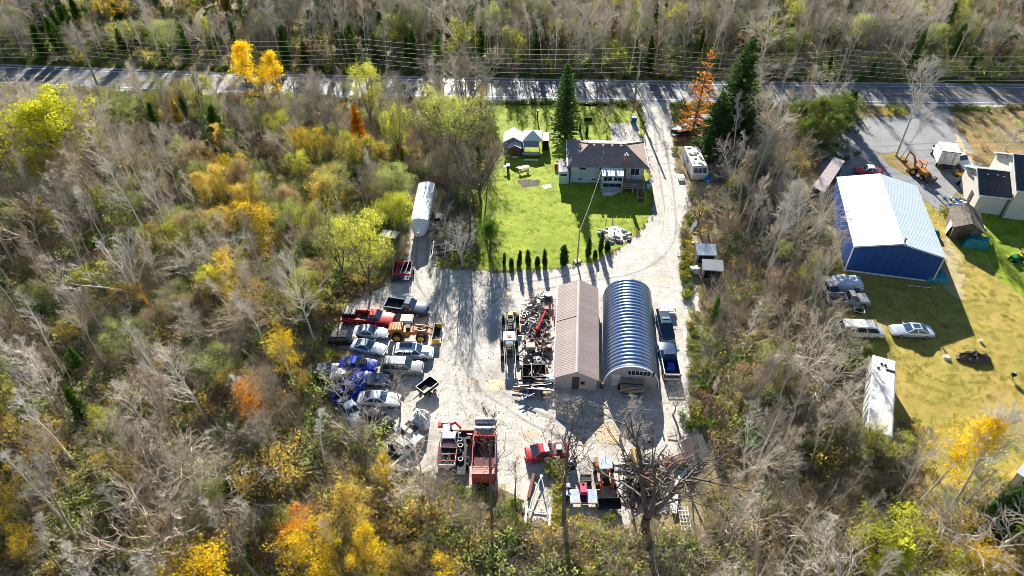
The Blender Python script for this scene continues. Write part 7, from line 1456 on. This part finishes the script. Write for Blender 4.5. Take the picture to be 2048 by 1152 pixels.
# undergrowth ------------------------------------------------------------
U = [low_proto('twiggy_shrub', 80, [M_barkb], 16, 1.9, 1.2, 0, .014), low_proto('twiggy_shrub', 81, [M_bark], 14, 2.4, 1.2, 0, .014), low_proto('leafy_shrub', 82, [M_barkd, L_weed], 10, 1.3, 1.3, 4, .012, .11),
     low_proto('leafy_shrub', 83, [M_barkd, L_gold], 9, 1.5, 1.2, 3, .012, .10), low_proto('leafy_shrub', 84, [M_barkd, L_olive], 12, 1.7, 1.4, 4, .012, .10), low_proto('leafy_shrub', 85, [M_barkd, L_grn], 12, 1.3, 1.2, 5, .012, .12),
     low_proto('dry_tuft', 86, [L_dry], 40, .8, .9, 0, .012, blade=True), low_proto('leafy_shrub', 87, [M_barkd, L_tan], 12, 1.6, 1.3, 3, .012, .09)]
r3 = random.Random(5); pts = []
WT = {'left': (24, 22, 6, 3, 8, 3, 14, 9), 'gold': (8, 5, 10, 14, 14, 3, 14, 14), 'right': (24, 22, 4, 3, 6, 2, 14, 9), 'bottom': (18, 18, 7, 7, 8, 3, 14, 10), 'top_left': (14, 12, 10, 3, 10, 10, 10, 6), 'top_right': (18, 14, 10, 1, 12, 6, 10, 4)}
for _ in range(34000):
    px = r3.uniform(-120, 2170); py = r3.uniform(-10, 1330); c = G(px, py)
    if r3.random() > (908 + .755 * (py - 576)) ** -3 * 1.9e8 * 1.2 + .3: continue
    lowz = False
    if is_open(c.x, c.y, .5):
        if any(inside(c.x, c.y, pl) for pl in (YARD, LAWN, FIELD, LAWN2, DRIVE)) or abs(c.y - road_y(c.x)) < 5.6 or on_thing(c.x, c.y, .5): continue
        if inside(c.x, c.y, BANK) and r3.random() > .12: continue
        lowz = True
    elif on_thing(c.x, c.y, .6): continue
    z = zone(px, py); i = r3.choices(range(8), WT[z])[0]; s = r3.uniform(.6, 1.5) * (.55 if lowz else 1)
    if mn.noise(Vector((c.x * .09, c.y * .09, 4))) < -.25: s *= .5
    pts.append((c.x, c.y, 0, s, r3.uniform(0, 6.28), i, 0.0))
scatter('undergrowth', pts, U, 'tangled brown and green undergrowth on the woodland floor', 'undergrowth')
# weeds and fallen leaves along the edges
pts = []
def edge_pts(poly, n, spread, idx, smin, smax, skip=None):
    m = len(poly)
    for i in range(m):
        a, b = Vector(poly[i][:2]), Vector(poly[(i + 1) % m][:2]); L = (b - a).length
        for _ in range(int(L * n)):
            p = a.lerp(b, r3.random()) + Vector((r3.gauss(0, spread), r3.gauss(0, spread)))
            if skip and skip(p.x, p.y): continue
            pts.append((p.x, p.y, 0, r3.uniform(smin, smax), r3.uniform(0, 6.28), r3.choice(idx), 0.0))
inl = lambda x, y: inside(x, y, LAWN) or abs(y - road_y(x)) < 5 or inside(x, y, YARD) and not (y < 50)
edge_pts(YARD, 1.6, .8, (2, 6, 6, 3, 5, 7), .25, .6, lambda x, y: inl(x, y) or on_thing(x, y, .3))
edge_pts(FIELD, .9, .6, (6, 6, 3, 2), .3, .8, lambda x, y: inside(x, y, LAWN2) or inside(x, y, OPEN[5]))
edge_pts(BANK, .8, 1.2, (6, 7), .3, .7)
for x0, x1, y0, y1, n, ix in ((1365, 1385, 440, 600, 90, (2, 3, 2, 6, 5)), (1090, 1106, 690, 770, 22, (2, 2, 6)), (1092, 1130, 935, 1070, 110, (3, 2, 6, 4)), (1000, 1060, 1010, 1090, 60, (5, 2, 3)), (1140, 1230, 1030, 1090, 60, (3, 2, 6)), (940, 975, 960, 1060, 70, (3, 2, 2)), (1340, 1380, 960, 1080, 80, (3, 2, 6)),
                         (650, 700, 700, 850, 80, (2, 3, 6)), (1378, 1400, 620, 860, 80, (2, 6, 2)), (1345, 1440, 205, 245, 60, (2, 5)), (1640, 1720, 225, 330, 60, (2, 6, 5))):
    for _ in range(n):
        c = G(r3.uniform(x0, x1), r3.uniform(y0, y1)); (None if on_thing(c.x, c.y, .1) else pts.append((c.x, c.y, 0, r3.uniform(.3, .65), r3.uniform(0, 6.28), r3.choice(ix), 0.0)))
edge_pts(LAWN, 2.5, .25, (6, 2), .12, .28)
for _ in range(700):
    c = G(r3.uniform(1640, 2048), r3.uniform(430, 980))
    if inside(c.x, c.y, FIELD) and not inside(c.x, c.y, LAWN2) and not on_thing(c.x, c.y): pts.append((c.x, c.y, 0, r3.uniform(.08, .22), r3.uniform(0, 6.28), 6, 0.0))
# verge along the road
for _ in range(1500):
    x = r3.uniform(-120, 115); s = r3.choice((-1, 1)); y = road_y(x) + s * r3.uniform(5.2, 7.2)
    if inside(x, y, DRIVE) or inside(x, y, YARD): continue
    pts.append((x, y, 0, r3.uniform(.25, .6), r3.uniform(0, 6.28), r3.choice((2, 6, 6, 5)), 0.0))
scatter('weeds', pts, U, 'weeds and dry grass tufts along the gravel and field edges', 'weeds')
tuft = low_proto('short_grass', 90, [L_weed], 30, .16, .8, 0, .012, blade=True); tuft2 = low_proto('short_grass', 91, [leaf_mat('lawn_blades', (.42, .55, .05), (.2, .34, .03), .5)], 34, .11, .8, 0, .012, blade=True); tuft3 = low_proto('short_grass', 92, [L_dry], 26, .16, .8, 0, .012, blade=True)
pts = []
for poly, n, ix in ((LAWN, 3600, (1, 1, 1, 0)), (LAWN2, 1800, (1, 1, 1, 0)), (FIELD, 7000, (2, 0, 2, 0))):
    xs = [p[0] for p in poly]; ys = [p[1] for p in poly]
    for _ in range(n):
        x = r3.uniform(min(xs), min(max(xs), 80)); y = r3.uniform(min(ys), max(ys))
        if inside(x, y, poly) and not (poly is FIELD and inside(x, y, LAWN2)): pts.append((x, y, 0.01, r3.uniform(.5, 1.1), r3.uniform(0, 6.28), r3.choice(ix), 0.0))
scatter('grass', pts, [tuft, tuft2, tuft3], 'short grass tufts standing on the lawn and the dry field', 'grass')

b = MB(); r5 = random.Random(8); n_ = 0
while n_ < 7000:
    px = r5.uniform(640, 2047); py = r5.uniform(205, 1060); c = G(px, py); x, y = c.x, c.y
    if not (inside(x, y, YARD) or inside(x, y, LAWN) or inside(x, y, FIELD) or inside(x, y, LAWN2) or inside(x, y, DRIVE)): continue
    if r5.random() < .55 and not is_open(x + r5.uniform(-4, 4), y + r5.uniform(-4, 4)) is False: continue
    s = r5.uniform(.04, .10); a = r5.uniform(0, 3.14); u = Vector((math.cos(a), math.sin(a), r5.uniform(-.3, .3))) * s; v = Vector((-math.sin(a), math.cos(a), r5.uniform(-.3, .3))) * s * .7; p = Vector((x, y, .07)); b.add([p - u, p - v, p + u, p + v], [(0, 1, 2, 3)], r5.randrange(3)); n_ += 1
tag(b.build('fallen_leaves', [L_gold, L_tan, L_dry], kind='stuff'), 'fallen autumn leaves scattered over the gravel and the grass', 'leaves')
